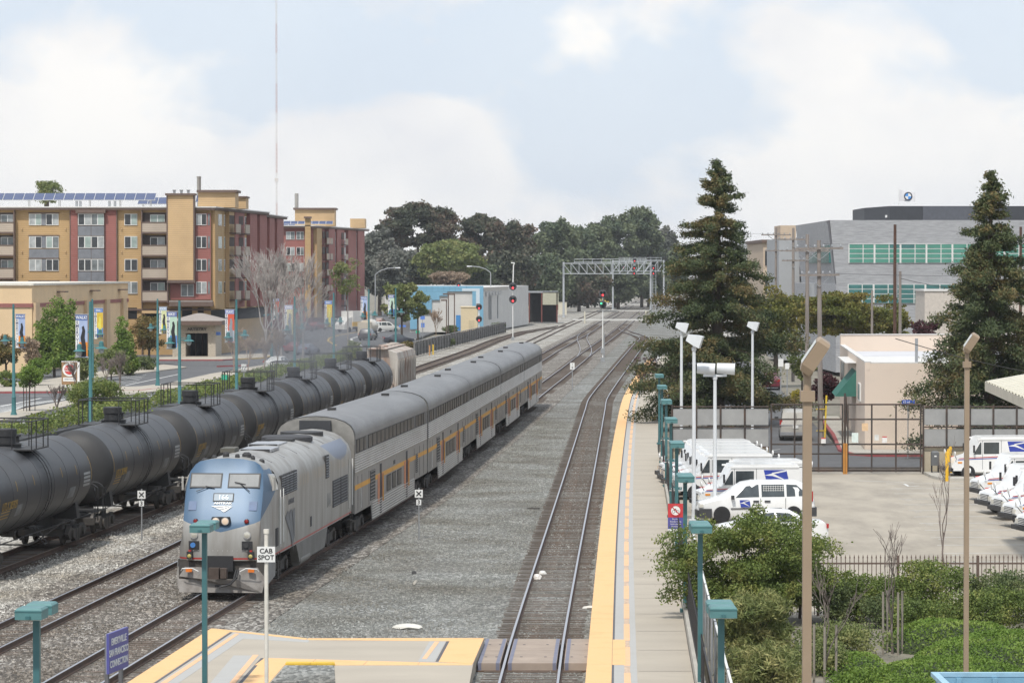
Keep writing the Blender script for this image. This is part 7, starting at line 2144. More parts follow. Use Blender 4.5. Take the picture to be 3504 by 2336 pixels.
for p in (2889, 2897): MB().box(GX(p) - .05, gY - .08, 0, GX(p) + .05, gY + .08, 1.6).build('latch_post', mat('latch_orange', (.45, .20, .04), .7), gt)
MB().cyl((GX(2893), gY + .1, 0), (GX(2893), gY + .1, 4.2), .06, n=8).build('centre_post', M_FRUST, gt)
for px, z, w, h, c in ((2926, 1.9, .34, .5, (.62, .70, .66)), (2818, 1.75, .24, .30, (.66, .64, .62)), (3027, 1.8, .25, .34, (.68, .66, .64)), (3000, 1.9, .22, .3, (.62, .62, .60)), (2960, 2.45, .32, .40, (.66, .46, .28))):
    sgn = MB().box(GX(px) - w / 2, gY - .13, z - h / 2, GX(px) + w / 2, gY - .11, z + h / 2).build('gate_notice', mat('notice_%d' % px, c, .6, var=.15, scale=9), gt)
    if px in (2818, 3027):
        MB().box(GX(px) - w / 2, gY - .135, z + h / 2 - .06, GX(px) + w / 2, gY - .131, z + h / 2).build('notice_header', M_MRED, sgn)
def screen_fence(label, p0, p1, bays):
    f = thing('screened_fence', label, 'fence')
    for i in range(bays):
        a, b = GX(p0 + (p1 - p0) * i / bays), GX(p0 + (p1 - p0) * (i + 1) / bays)
        MB().box(a + .03, gY - .02, 1.45, b - .03, gY + .0, 2.35).build('screen_panel', M_SCREEN, f)
        MB().box(a + .03, gY - .02, 2.55, b - .03, gY + .0, 3.4).build('screen_panel', M_SCREEN, f)
        MB().cyl((a, gY - .05, 0), (a, gY - .05, 3.6), .05, n=6).build('post', M_FRUST, f)
        for z in (1.40, 2.45, 3.5): MB().cyl((a, gY - .05, z), (b, gY - .05, z), .04, n=6).build('rail', M_FRUST, f)
        MB().box(a, gY + .05, 0, b, gY + .3, 1.4).build('concrete_wall', mat('wall_tan_concrete', (.42, .37, .28), .85, var=.08, dirt=(.3, .27, .2), dirt_amt=.4), f)
screen_fence('grey screened chain link fence behind the mail truck row', 2300, 2632, 4)
screen_fence('grey screened chain link fence beside the yellow bollards', 3160, 3560, 5)
for i in range(4):
    o = MB().lathe([(.085, 0), (.085, 1.42), (.06, 1.5)], 12).build('bollard', mat('bollard_yellow', (.72, .42, .02), .5), None, loc=((3228 + i * 6 - 1752) / (67.5 - i * .9), FPX / (67.5 - i * .9) - 1.5, 0), smooth=40)
    tag(o, ['yellow steel bollard nearest the mail drop box', 'second yellow steel bollard from the mail drop box', 'third yellow steel bollard from the mail drop box', 'yellow steel bollard furthest from the mail drop box'][i], 'bollard', 'yellow bollards')
s = thing('drop_box', 'dark grey drop box on legs at the yard kerb', 'drop box', (GX(3194), gY - .8, 0))
MB().box(-.2, -.2, .5, .2, .2, 1.12).build('box', mat('box_grey', (.12, .125, .13), .5), s)
mb = MB(); rbox(mb, -.2, -.2, 1.12, .2, .2, 1.25, .08); mb.build('hood', mat('box_grey', (.12, .125, .13), .5), s)
for a in (-.17, .17):
    for b in (-.16, .16): MB().box(a - .02, b - .02, .1, a + .02, b + .02, .5).build('leg', M_BLACK, s)
MB().box(-.06, -.21, .95, .06, -.201, 1.02).build('label_plate', M_SIGNW, s)
slab('kerb_island', [(GX(3160), 163.0), (GX(3185), 160.6), (40, 160.6), (40, 166), (GX(3160), 166)], 0, .14, M_CONC, world=True)
for i in range(13):
    y = 158.6 - i * 3.55
    xl = 18.6 + .6 * sin(i) * .0 + (i * -.22)
    strip('bay_line', [(xl, y), (xl + 5.0, y + .35)], .11, .006, M_WHITE_P, world=True)
    if i % 2: strip('bay_number', [(xl + .2, y - .7), (xl + .5, y - .68)], .12, .006, M_WHITE_P, world=True)
strip('yard_line', [(2920, 1643), (3125, 1650)], .12, .006, M_WHITE_P); strip('yard_arrow', [(3095, 1655), (3110, 1663), (3145, 1661)], .14, .006, M_WHITE_P)
strip('lane_line', [(2640, 1540), (2670, 1536)], .1, .006, M_WHITE_P); strip('lane_line', [(2645, 1552), (2690, 1551)], .12, .006, M_WHITE_P)
ifn = thing('iron_fence', 'brown spear topped iron fence along the yard edge', 'fence')
IP = MB().box(-.012, -.012, 0, .012, .012, 1.75).loft([[(-.025, -.012, 1.75), (.025, -.012, 1.75), (.025, .012, 1.75), (-.025, .012, 1.75)], [(-.002, -.002, 1.86), (.002, -.002, 1.86), (.002, .002, 1.86), (-.002, .002, 1.86)]]).mesh('picket', M_BRN)
for i in range(110):
    put('picket', IP, ifn, (7.0 + i * .135, 98.0, .02))
for z in (.3, 1.58): MB().box(6.9, 97.98, z, 21.8, 98.02, z + .05).build('rail', M_BRN, ifn)
for i in range(7): MB().box(6.95 + i * 2.45 - .04, 97.94, 0, 6.95 + i * 2.45 + .04, 98.02, 1.85).build('post', M_BRN, ifn)
M_WOOD = mat('pole_wood', (.23, .20, .18), .9, var=.25, scale=2, stretch=(2, 2, .2)); M_WOODD = mat('pole_wood_dark', (.085, .045, .032), .9, var=.25, scale=2)
M_WIRE = mat('wire_dark', (.05, .05, .05), .7)
POLES = {}
def pole(key, label, px, s, h, arms, m=M_WOOD, r=.17, bands=False, guard=False):
    X, Y = (px - 1752) / s, FPX / s
    p = thing('utility_pole', label, 'utility pole', (X, Y, 0), 0, 'wooden utility poles')
    MB().cyl((0, 0, 0), (0, 0, h), r, r * .72, 10).build('pole', m, p, smooth=40)
    for z, w in arms:
        a = MB().box(-w / 2, -.25, z - .06, w / 2, -.14, z + .06).build('cross_arm', M_WOOD, p)
        for k in range(6):
            x = -w / 2 + .15 + (w - .3) * k / 5
            MB().lathe([(.05, z + .06), (.07, z + .14), (.04, z + .24)], 8, (x, -.2, 0)).build('insulator', M_GALV, a)
        MB().cyl((-w * .28, -.2, z - .05), (0, -.18, z - .7), .025, n=4).cyl((w * .28, -.2, z - .05), (0, -.18, z - .7), .025, n=4).build('brace', M_GALV, a)
    if guard:
        MB().obox((.28, -.15, 1.6), (.10, .06, 2.9), ry=.05).build('guy_guard', mat('guard_yellow', (.62, .44, .03), .5), p)
        for z in (.9, 1.6, 2.2): MB().box(-.3, -.2, z, .32, -.17, z + .05).build('guard_strap', mat('guard_yellow', (.62, .44, .03), .5), p)
    if bands:
        for z in (1.4, 2.0, 2.6): MB().lathe([(r * 1.04, z), (r * 1.04, z + .12)], 10).build('band', mat('band_orange', (.55, .30, .05), .6), p)
    POLES[key] = (X, Y, h)
    return p
p = pole('A', 'pale utility pole with two crossarms beside the peach building, guy guard at its foot', 2810, 56.7, 12.4, ((11.9, 2.9), (10.3, 2.4)), guard=True)
p.rotation_euler = (0, radians(-.7), 0)
MB().lathe([(.22, 9.0), (.22, 9.8)], 10, (-.4, -.1, 0)).build('transformer', M_GALV, p)
p = pole('B', 'tall pale utility pole left of the peach building', 2762, 47.0, 13.2, ((12.0, 3.2),), bands=True)
a_ = MB().tube([(0, 0, 4.6), (-.8, 0, 4.9), (-1.6, 0, 4.95)], .05, 6).build('lamp_arm', M_GALV, p); MB().box(-2.3, -.12, 4.85, -1.5, .12, 5.0).build('lamp_head', M_CAB, a_)
p = pole('C', 'utility pole further up the side street behind the round trees', 2714, 36, 14.6, ((13.5, 3.0), (11.5, 2.2)))
a_ = MB().tube([(0, 0, 6.2), (-.9, 0, 6.5), (-1.8, 0, 6.55)], .06, 6).build('lamp_arm', M_GALV, p); MB().box(-2.6, -.14, 6.45, -1.7, .14, 6.62).build('lamp_head', M_CAB, a_)
pole('D', 'utility pole in front of the beige building', 2655, 30, 15.4, ((14.6, 3.4), (12.8, 2.6)))
pole('E', 'dark brown utility pole in front of the office windows', 3062, 41, 14.4, (), M_WOODD)
pole('F', 'short grey utility pole between the round trees', 2984, 41, 8.9, (), r=.13)
pole('G', 'brown utility pole at the right edge beside the conifer', 3492, 40, 14.3, (), M_WOODD, r=.16)
p = pole('H', 'short grey pole with a transformer cable before the office block', 3080, 40, 10.5, (), r=.16)
def wire(label, a, b, sag, r=.014):
    a, b = Vector(a), Vector(b)
    pts = [a.lerp(b, i / 14) - Vector((0, 0, sag * 4 * (i / 14) * (1 - i / 14))) for i in range(15)]
    tag(MB().tube(pts, r, 4).build('power_line', M_WIRE), label, 'power line', 'overhead wires')
def pt(k, dz=0, dx=0): x, y, h = POLES[k]; return (x + dx, y, h - dz)
wire('overhead wire between the two pale utility poles', pt('A', .3, -.8), pt('B', 1.0, -.9), .2)
wire('overhead wire from the second pole up the side street', pt('B', 1.0, .9), pt('C', .9, .9), .3)
wire('overhead wire from the third pole towards the beige building', pt('C', 1.0, -1), pt('D', .8, -1), .3)
wire('overhead wire leaving the pole tops towards the tall conifer', pt('D', .6, 1.4), (10, 330, 15.4), .4)
wire('overhead wire from the pale pole to the right past the conifer', pt('A', 2.0, .9), (55, 215, 12.2), .8)
wire('thick cable sagging across the peach building wall', (16.8, 140, 7.6), (46, 178, 5.4), 1.6, .022)
wire('cable looping from the short pole before the office block', pt('H', .6), (46, 250, 9.5), .9, .03)
wire('overhead wire crossing above the grey office roof', pt('B', .7, 1.2), (60, 260, 14.4), .6)
plate_sign('white notice plate on a post beside the striped pole', 2672, 1240, 44, .4, .6, 3.4, M_SIGNW)
plate_sign('second white notice plate on the side street verge', 2694, 1280, 41, .35, .5, 2.6, M_SIGNW)
db = thing('blue_skip', 'pale blue steel skip at the edge of the shrub bed', 'skip', (0, 0, 0))
b0 = at_depth(3210, 2322, 62)
M_SKB = mat('skip_blue', (.22, .40, .52), .5, var=.1)
x0, x1, y0, y1, zt = b0.x, b0.x + 4.2, 60.6, 62.4, b0.z
MB().box(x0, y0, .2, x1, y0 + .05, zt).box(x0, y1 - .05, .2, x1, y1, zt).box(x0, y0, .2, x0 + .05, y1, zt).box(x1 - .05, y0, .2, x1, y1, zt).box(x0, y0, .2, x1, y1, .3).build('tub', M_SKB, db)
MB().box(x0 - .08, y0 - .08, zt, x1 + .08, y0 + .06, zt + .08).box(x0 - .08, y1 - .06, zt, x1 + .08, y1 + .08, zt + .08).box(x0 - .08, y0 + .06, zt, x0 + .06, y1 - .06, zt + .08).build('rim', mat('skip_rim', (.30, .48, .60), .5), db)
for k in range(6): MB().box(x0 + .4 + k * .7, y1 - .12, .4, x0 + .5 + k * .7, y1 - .05, zt - .02).build('stiffener', M_SKB, db)
import numpy as np
def leaf_mat(name, c0, c1, c2=None, scale=.6, trans=.25):
    m = bpy.data.materials.new(name); m.use_nodes = True
    nt = m.node_tree; N = nt.nodes.new; lk = nt.links.new
    for n in list(nt.nodes): nt.nodes.remove(n)
    out = N('ShaderNodeOutputMaterial'); mx = N('ShaderNodeMixShader'); mx.inputs[0].default_value = trans
    df = N('ShaderNodeBsdfPrincipled'); df.inputs['Roughness'].default_value = .65; df.inputs['Specular IOR Level'].default_value = .25
    tr = N('ShaderNodeBsdfTranslucent')
    tc = N('ShaderNodeTexCoord'); nz = N('ShaderNodeTexNoise'); nz.inputs['Scale'].default_value = scale; nz.inputs['Detail'].default_value = 4
    lk(tc.outputs['Object'], nz.inputs['Vector'])
    n2 = N('ShaderNodeTexNoise'); n2.inputs['Scale'].default_value = scale * 9; n2.inputs['Detail'].default_value = 2
    lk(tc.outputs['Object'], n2.inputs['Vector'])
    ad = N('ShaderNodeMath'); ad.operation = 'ADD'; ml = N('ShaderNodeMath'); ml.operation = 'MULTIPLY'; ml.inputs[1].default_value = .6
    lk(n2.outputs['Fac'], ml.inputs[0]); lk(nz.outputs['Fac'], ad.inputs[0]); lk(ml.outputs[0], ad.inputs[1])
    rp = N('ShaderNodeValToRGB'); e = rp.color_ramp.elements
    e[0].position = .58; e[0].color = tuple(c0) + (1,); e[1].position = 1.02; e[1].color = tuple(c2 or c1) + (1,)
    k = e.new(.80); k.color = tuple(c1) + (1,)
    lk(ad.outputs[0], rp.inputs['Fac']); lk(rp.outputs['Color'], df.inputs['Base Color']); lk(rp.outputs['Color'], tr.inputs['Color'])
    lk(df.outputs[0], mx.inputs[1]); lk(tr.outputs[0], mx.inputs[2]); lk(mx.outputs[0], out.inputs['Surface'])
    return m
LM = {
    'conifer': leaf_mat('needles_dark', (0.044, 0.067, 0.034), (0.086, 0.110, 0.046), (0.195, 0.142, 0.060), .35, .12),
    'euc': leaf_mat('eucalyptus_dark', (0.040, 0.054, 0.039), (0.081, 0.089, 0.057), (0.171, 0.106, 0.081), .12, .12),
    'euc2': leaf_mat('eucalyptus_green', (0.058, 0.091, 0.056), (0.114, 0.140, 0.079), (0.164, 0.187, 0.099), .12, .12),
    'eucgrey': leaf_mat('eucalyptus_grey', (.079, .091, .079), (.140, .149, .126), (.193, .184, .158), .15, .12),
    'light': leaf_mat('leaves_light', (0.111, 0.147, 0.047), (0.186, 0.220, 0.079), (0.283, 0.279, 0.111), .3),
    'fresh': leaf_mat('leaves_fresh', (0.081, 0.137, 0.028), (0.151, 0.234, 0.042), (0.264, 0.322, 0.077), .7),
    'shrub': leaf_mat('shrub_green', (0.082, 0.118, 0.036), (0.154, 0.207, 0.053), (0.284, 0.286, 0.088), 1.3),
    'shrubd': leaf_mat('shrub_dark', (0.069, 0.098, 0.044), (0.130, 0.169, 0.067), (0.202, 0.216, 0.096), 1.2),
    'cover': leaf_mat('ground_cover_green', (0.096, 0.165, 0.028), (0.149, 0.237, 0.042), (0.228, 0.301, 0.070), .9),
    'olive': leaf_mat('leaves_olive_long', (.105, .140, .045), (.201, .219, .079), (.403, .367, .158), 1.6),
    'rust': leaf_mat('leaves_rusty', (.096, .105, .035), (.184, .149, .052), (.298, .175, .079), .8),
    'round': leaf_mat('leaves_round_olive', (0.077, 0.101, 0.023), (0.151, 0.156, 0.039), (0.241, 0.184, 0.054), .4),
    'purple': leaf_mat('leaves_purple', (.037, .015, .020), (.069, .025, .031), (.106, .040, .045), .8),
    'yellow': leaf_mat('leaves_yellow', (.200, .175, .025), (.375, .312, .037), (.525, .438, .075), 1.0),
    'tanleaf': leaf_mat('dry_twig_leaf', (.200, .150, .106), (.300, .225, .163), (.400, .312, .225), .8),
}
M_BARK = mat('bark_brown', (.085, .065, .05), .95, var=.3, scale=3, stretch=(1, 1, .3))
M_BARKP = mat('bark_pale', (.34, .31, .29), .9, var=.25, scale=2)
M_BARKR = mat('bark_grey', (.17, .14, .125), .95, var=.25, scale=3)
def leaves_mesh(name, P, S, m, rg, aspect=1.0, up=0.0, flat=0.0):
    n = len(P)
    a = rg.normal(size=(n, 3)); a[:, 2] = a[:, 2] * (1 - flat) + up
    a /= np.linalg.norm(a, axis=1)[:, None] + 1e-9
    b = np.cross(a, rg.normal(size=(n, 3))); b /= np.linalg.norm(b, axis=1)[:, None] + 1e-9
    S = np.asarray(S)[:, None] * np.ones((n, 1))
    w = S * .5 / aspect
    V = np.stack([P - a * S * .5, P + b * w, P + a * S * .5, P - b * w], 1).reshape(-1, 3).astype(np.float32)
    me = bpy.data.meshes.new(name)
    me.vertices.add(4 * n); me.vertices.foreach_set('co', V.ravel())
    me.loops.add(4 * n); me.loops.foreach_set('vertex_index', np.arange(4 * n, dtype=np.int32))
    me.polygons.add(n); me.polygons.foreach_set('loop_start', np.arange(0, 4 * n, 4, dtype=np.int32))
    me.materials.append(m)
    me.update(calc_edges=True)
    return me
def clumps(rg, centers, radii, n, hollow=.55):
    """points in the shells of ellipsoidal clumps"""
    centers = np.asarray(centers, float); radii = np.asarray(radii, float)
    w = (radii.prod(axis=1)) ** .67; w /= w.sum()
    k = rg.choice(len(centers), n, p=w)
    d = rg.normal(size=(n, 3)); d /= np.linalg.norm(d, axis=1)[:, None]
    r = (hollow + (1 - hollow) * rg.random(n) ** .7)[:, None]
    r = r * np.where(rg.random(n) < .18, rg.uniform(1.0, 1.5, n), 1.0)[:, None]
    return centers[k] + d * radii[k] * r
def limbs(rg, h0, tips, r0, m, parent, lean=(0, 0), name='trunk'):
    mb = MB()
    top = Vector((lean[0], lean[1], h0))
    mb.cyl((0, 0, -.1), top * .5, r0, r0 * .85, 8); mb.cyl(top * .5, top, r0 * .85, r0 * .7, 8)
    for t in tips:
        t = Vector(t); mid = top.lerp(t, .5) + Vector((rg.normal() * .08, rg.normal() * .08, .06)) * (t - top).length
        mb.tube([top, mid, t], [r0 * .5, r0 * .3, r0 * .12], 6)
    return mb.build(name, m, parent, smooth=50)
def tree(name, label, x, y, H, R, z0, m, n, size, seed, cat='tree', nc=26, shape='dome', trunk=.25, group=None, bark=None, aspect=1.3, flat=.0, gap=.34, squash=1.0, ry=None, lean=(0, 0), hollow=.5):
    rg = np.random.default_rng(seed)
    t = thing(name, label, cat, (x, y, 0), 0, group)
    C = []; RR = []
    ry = ry or R
    if shape == 'cone': R *= 1.3; ry *= 1.3
    for i in range(nc):
        for _ in range(40):
            v = rg.uniform(-1, 1, 3)
            if shape == 'dome' and v[2] < -.85: continue
            if shape == 'cone':
                q = (v[2] + 1) / 2
                if np.hypot(v[0], v[1]) > (1 - q) * .95 + .12: continue
                break
            if .35 < np.linalg.norm(v) < 1.0: break
        zc = z0 + (H - z0) * (v[2] + 1) / 2
        k = gap * rg.uniform(.7, 1.3)
        if shape == 'cone': k *= (1.25 - .6 * (v[2] + 1) / 2)
        C.append((v[0] * R * (1 - k * .6), v[1] * ry * (1 - k * .6), zc * 1.0 - (k * .25) * (H - z0) * (v[2] > .6)))
        RR.append((R * k, ry * k, max(.25, min(R, (H - z0) / 2) * k * .8 * squash)))
    P = clumps(rg, C, RR, n, hollow)
    me = leaves_mesh('crown', P, size * rg.uniform(.6, 1.3, n), m, rg, aspect, flat=flat)
    put('crown', me, t)
    if trunk:
        tips = [C[i] for i in rg.choice(len(C), min(9, len(C)), replace=False)]
        limbs(rg, z0 + (H - z0) * .12, tips, trunk, bark or M_BARK, t, lean)
    return t
def conifer(label, x, y, H, R, seed, n_leaf, m):
    rg = np.random.default_rng(seed)
    t = thing('conifer_tree', label, 'tree', (x, y, 0))
    tr = MB().cyl((0, 0, -.1), (0, 0, H * .55), R * .09, R * .05, 10).cyl((0, 0, H * .55), (0, 0, H * .97), R * .05, .03, 8).build('trunk', M_BARK, t, smooth=50)
    br = MB(); P = []; S = []
    z = H * .05; a = 0
    nb = 0
    while z < H * .985:
        q = z / H
        prof = (1 - q) ** .84 * (1.0 if q > .15 else .75 + q * 1.7)
        k = max(3, int(8 * (1 - q) + 3))
        for i in range(k):
            a += 2.399 + rg.normal() * .25
            L_ = max(.18, R * prof * rg.uniform(.5, 1.25))
            rise = rg.uniform(-.30, .22) * L_ if q < .8 else rg.uniform(.2, .7) * L_
            d = np.array([cos(a), sin(a), 0])
            z1 = z + rg.uniform(-.5, .5) * (1 - .6 * q)
            tip = d * L_ + np.array([0, 0, z1 + rise])
            base = np.array([0, 0, z1])
            midp = (tip + base) / 2 + np.array([0, 0, .10 * L_])
            br.tube([tuple(base), tuple(midp), tuple(tip)], [.05 * (1 - q) + .012, .03 * (1 - q) + .01, .008], 4)
            nn = int(n_leaf * L_)
            u = rg.random(nn) ** .62
            pts = base[None] * ((1 - u) ** 2)[:, None] + midp[None] * (2 * u * (1 - u))[:, None] + tip[None] * (u ** 2)[:, None]
            sp = (.10 + .30 * u * (1 - .45 * u)) * (.35 + .45 * L_ / R * 1.6) * 1.4
            pts = pts + rg.normal(size=(nn, 3)) * sp[:, None] * np.array([.85, .85, .62]) - np.array([0, 0, .12]) * u[:, None]
            P.append(pts); S.append(rg.uniform(.12, .27, nn))
            nb += 1
        z += max(.22, .62 * (1 - q) + .18)
    P = np.concatenate(P); S = np.concatenate(S)
    stuff(br.build('branches', M_BARK, tr))
    put('crown', leaves_mesh('crown', P, S, m, rg, 2.6), t)
    return t
conifer('tall dark conifer beside the far end of the platform', 14.0, 218, 18.2, 6.4, 3, 290, LM['conifer'])
conifer('tall dark conifer in front of the peach building', 27.0, 180.5, 16.4, 4.9, 8, 300, LM['conifer'])
def far(label, cx, top, hw, Y, mk, seed, bottom=None, n=5200, size=1.15, nc=26, gap=.34, hollow=.4, trunk=.5):
    s = FPX / Y
    cx, top, hw = cx * 1.4898, top * 1.4898, hw * 1.4898
    X = (cx - 1752) / s; H = (CAM_H + (924 - top) / s) * 1.07; R = hw / s * 1.1
    z0 = CAM_H + (924 - bottom * 1.4898) / s if bottom else 1.0
    return tree('eucalyptus_tree' if mk.startswith('euc') else 'leafy_tree', label, X, Y, H, R, max(.5, z0), LM[mk], int(n * 2.6), size * .72, seed, nc=int(nc * 2.4), gap=gap * .9, hollow=.2, trunk=trunk, group='far trees beyond the railway', ry=min(R, 9))
far('dark open crowned eucalyptus with sky showing through, behind the flats', 960, 480, 92, 760, 'euc', 1, 572, 8200, .95, 34, .24, .3)
far('grey green eucalyptus right beside the red flats', 872, 530, 50, 740, 'eucgrey', 2, 680, 6000)
far('grey eucalyptus under the open crowned one', 920, 572, 62, 730, 'eucgrey', 3, 690, 6000)
far('reddish eucalyptus in the dip of the skyline', 1105, 505, 52, 770, 'euc', 4, 600, 5200, 1.0, 26, .27)
far('reddish eucalyptus left of the dense grove', 1180, 518, 52, 780, 'euc', 5, 620, 5200, 1.0)
far('dark tree filling below the reddish crowns', 1160, 575, 80, 750, 'euc', 6, 700, 6500)
far('eucalyptus with an airy top at the grove edge', 1280, 508, 55, 860, 'euc2', 7, 640, 5200, 1.1, 30, .26)
far('dense eucalyptus in the middle of the grove', 1350, 508, 62, 900, 'euc2', 8, 690, 7500)
far('round eucalyptus beside the tallest of the grove', 1412, 485, 55, 910, 'euc2', 9, 690, 7500)
far('tallest rounded eucalyptus of the grove', 1474, 466, 56, 920, 'euc2', 10, 690, 8500)
far('paler tree on the right slope of the grove', 1530, 520, 34, 960, 'eucgrey', 11, 690, 4200)
far('dark low tree behind the signal bridge left leg', 1250, 590, 62, 800, 'euc2', 12, 700, 6500)
far('dark low tree behind the signal bridge truss', 1330, 610, 70, 830, 'euc', 13, 700, 6500)
far('dark low tree behind the second signal bridge', 1420, 600, 66, 880, 'euc2', 14, 690, 6500)
far('low shrubby tree at the foot of the tall grove', 1490, 610, 44, 930, 'euc2', 15, 690, 4500)
far('light green round tree behind the blue building', 1040, 560, 72, 690, 'light', 16, 640, 6500, .95, 34, .27)
far('light green tree lower left of the round one', 985, 585, 40, 700, 'light', 17, 650, 3800, .9)
far('brownish bare thicket behind the blue building', 1030, 628, 45, 660, 'tanleaf', 18, 655, 2200, .5)
far('small dark evergreen behind the white building', 965, 610, 28, 700, 'euc', 19, 660, 2600, .9)
far('dark evergreen hedge tree beside the loading shed', 1100, 610, 45, 700, 'euc2', 20, 660, 4200, .9)
far('distant tree beyond the tall conifer', 1560, 560, 30, 900, 'euc2', 21, 690, 3000, 1.0)
far('feathery tree top rising behind the solar panels', 108, 432, 34, 470, 'light', 22, 468, 1500, .35, 18, .3)
def px_tree(name, label, px, top, hw, s, mk, seed, bottom=None, **k):
    X, Y = (px - 1752) / s, FPX / s
    H = CAM_H + (924 - top) / s
    z0 = CAM_H + (924 - bottom) / s if bottom else .1
    return tree(name, label, X, Y, H, hw / s, max(.05, z0), LM[mk], k.pop('n', 5000), k.pop('size', .22), seed, **k)
px_tree('conical_tree', 'bright green conical tree against the cream wall, the taller peak', 185, 975, 62, 34.5, 'fresh', 31, 1235, shape='cone', n=15000, nc=60, gap=.36, trunk=.15)
px_tree('conical_tree', 'bright green conical tree joined to the taller peak', 236, 1008, 44, 34.8, 'fresh', 32, 1235, shape='cone', n=9500, nc=46, gap=.38, trunk=.15)
px_tree('conical_tree', 'bright green conical tree at the cream building far corner', 418, 1062, 42, 34.0, 'fresh', 33, 1250, shape='cone', n=9500, nc=46, gap=.38, trunk=.15)
px_tree('shrub', 'pale green loose shrub behind the market sign', 380, 1190, 70, 35.5, 'light', 34, 1282, cat='shrub', n=3800, size=.2, trunk=.08)
px_tree('shrub', 'pale green shrub at the foot of the conical twins', 285, 1175, 52, 36, 'light', 58, 1300, cat='shrub', n=3200, size=.2, trunk=.06)
px_tree('shrub', 'green shrub under the far conical tree', 445, 1195, 40, 34, 'shrub', 59, 1285, cat='shrub', n=3000, size=.18, trunk=.06)
px_tree('shrub', 'green shrub between the corner tree and the conical twins', 130, 1225, 46, 37.5, 'fresh', 60, 1310, cat='shrub', n=3000, size=.18, trunk=.06)
px_tree('street_tree', 'reddish leaved tree left of the stone pavilion', 510, 1078, 66, 30.5, 'rust', 35, 1195, n=5200, trunk=.16)
px_tree('street_tree', 'reddish leaved tree at the cream building corner', 20, 1130, 55, 36, 'rust', 36, 1265, n=4200, trunk=.14)
px_tree('street_tree', 'thin rusty tree in front of the cream corner', 108, 1140, 36, 36.5, 'tanleaf', 37, 1250, n=1400, trunk=.1)
px_tree('young_tree', 'small staked green tree on the near pavement', 100, 1243, 52, 46, 'fresh', 38, 1332, n=3200, size=.15, trunk=.06)
px_tree('shrub', 'low green shrub under the reddish corner tree', 20, 1268, 45, 38, 'shrub', 39, 1335, cat='shrub', n=2400, size=.16, trunk=0)
px_tree('shrub', 'dark clipped shrub before the garage wall', 500, 1218, 42, 32.5, 'shrubd', 40, 1262, cat='shrub', n=2600, size=.16, trunk=0)
px_tree('shrub', 'large round dark green bush behind the second tank car', 323, 1292, 105, 46.5, 'shrub', 41, 1460, cat='shrub', n=16000, size=.13, nc=60, gap=.36, trunk=0)
px_tree('leafy_tree', 'light green street tree in front of the blue building', 1375, 950, 72, 23.5, 'light', 42, 1100, n=5200, size=.35, nc=40, gap=.24, trunk=.18)
px_tree('leafy_tree', 'light green street tree leaning over the blue wall', 1430, 985, 45, 23.8, 'light', 43, 1090, n=2800, size=.32, nc=26, gap=.26, trunk=.14)
px_tree('birch_tree', 'white stemmed birch with thin green leaves before the red flats', 1190, 870, 62, 24.5, 'light', 44, 1010, n=1900, size=.28, nc=34, gap=.24, trunk=.12, bark=M_BARKP)
px_tree('shrub', 'light green bush beside the rusty hopper', 1205, 1165, 44, 30.5, 'light', 45, 1240, cat='shrub', n=2600, size=.2, trunk=0)
px_tree('shrub', 'dark green bush in front of the plank fence', 1538, 1158, 20, 24.6, 'shrubd', 46, 1192, cat='shrub', n=1500, size=.2, trunk=0)
px_tree('shrub', 'dark green bush at the far end of the plank fence', 1706, 1098, 26, 20.0, 'shrubd', 47, 1140, cat='shrub', n=1700, size=.22, trunk=0)
px_tree('hedge', 'dark clipped hedge beside the cream shed', 1545, 1110, 32, 20.8, 'shrubd', 48, 1140, cat='hedge', n=1900, size=.22, trunk=0)
px_tree('shrub', 'olive shrub hanging over the plank fence start', 1390, 1166, 44, 27.0, 'rust', 49, 1225, cat='shrub', n=2600, size=.2, trunk=0)
px_tree('purple_shrub', 'sparse purple leaved plum at the platform end', 2215, 1212, 60, 36, 'purple', 50, 1300, n=1500, size=.16, nc=22, gap=.3, trunk=.06)
px_tree('round_tree', 'broad olive street tree in front of the office block', 2900, 985, 195, 39.0, 'round', 51, 1150, n=15000, size=.26, nc=60, gap=.26, trunk=.3, squash=.8, ry=4.5)
px_tree('round_tree', 'olive street tree beside the tall conifer', 2655, 965, 105, 36.5, 'round', 52, 1200, n=9000, size=.26, nc=44, gap=.3, trunk=.25)
px_tree('round_tree', 'olive street tree at the right of the carport', 3060, 1050, 70, 37.5, 'round', 53, 1190, n=5200, size=.26, nc=30, gap=.3, trunk=.2)
px_tree('street_tree', 'yellow green tree behind the lamp heads on the side street', 2745, 1150, 52, 46.5, 'light', 54, 1300, n=2600, size=.2, trunk=.08)
px_tree('yellow_bush', 'round yellow flowering bush on the side street verge', 2727, 1336, 26, 43.5, 'yellow', 55, 1384, cat='shrub', n=1500, size=.13, trunk=0)
px_tree('purple_tree', 'dark red leaved maple at the peach building', 2822, 1275, 48, 47.5, 'purple', 56, 1378, n=3200, size=.18, trunk=.08)
px_tree('purple_tree', 'dark purple tree behind the right conifer', 3180, 1090, 66, 41.0, 'purple', 57, 1190, n=3500, size=.22, trunk=.1)
hd = thing('hedge', 'long loose hedge between the near lane and the tank cars', 'hedge')
rg = np.random.default_rng(77)
hp = path_fn([(190, -32.2), (207, -31), (266, -26.2), (304, -24.6), (345, -21.8), (385, -19.0)])
C = []; RR = []
for y in np.arange(192, 384, 1.5):
    C.append((hp(y) + rg.normal() * .35, y, .55 + rg.normal() * .15)); k = rg.uniform(.6, 1.15); RR.append((.95 * k, 1.0, .62 * k))
P = clumps(rg, C, RR, 26000, .5); P = P[P[:, 2] > -.15]
put('foliage', leaves_mesh('foliage', P, .17 * rg.uniform(.6, 1.4, len(P)), LM['shrub'], rg, 1.3), hd)
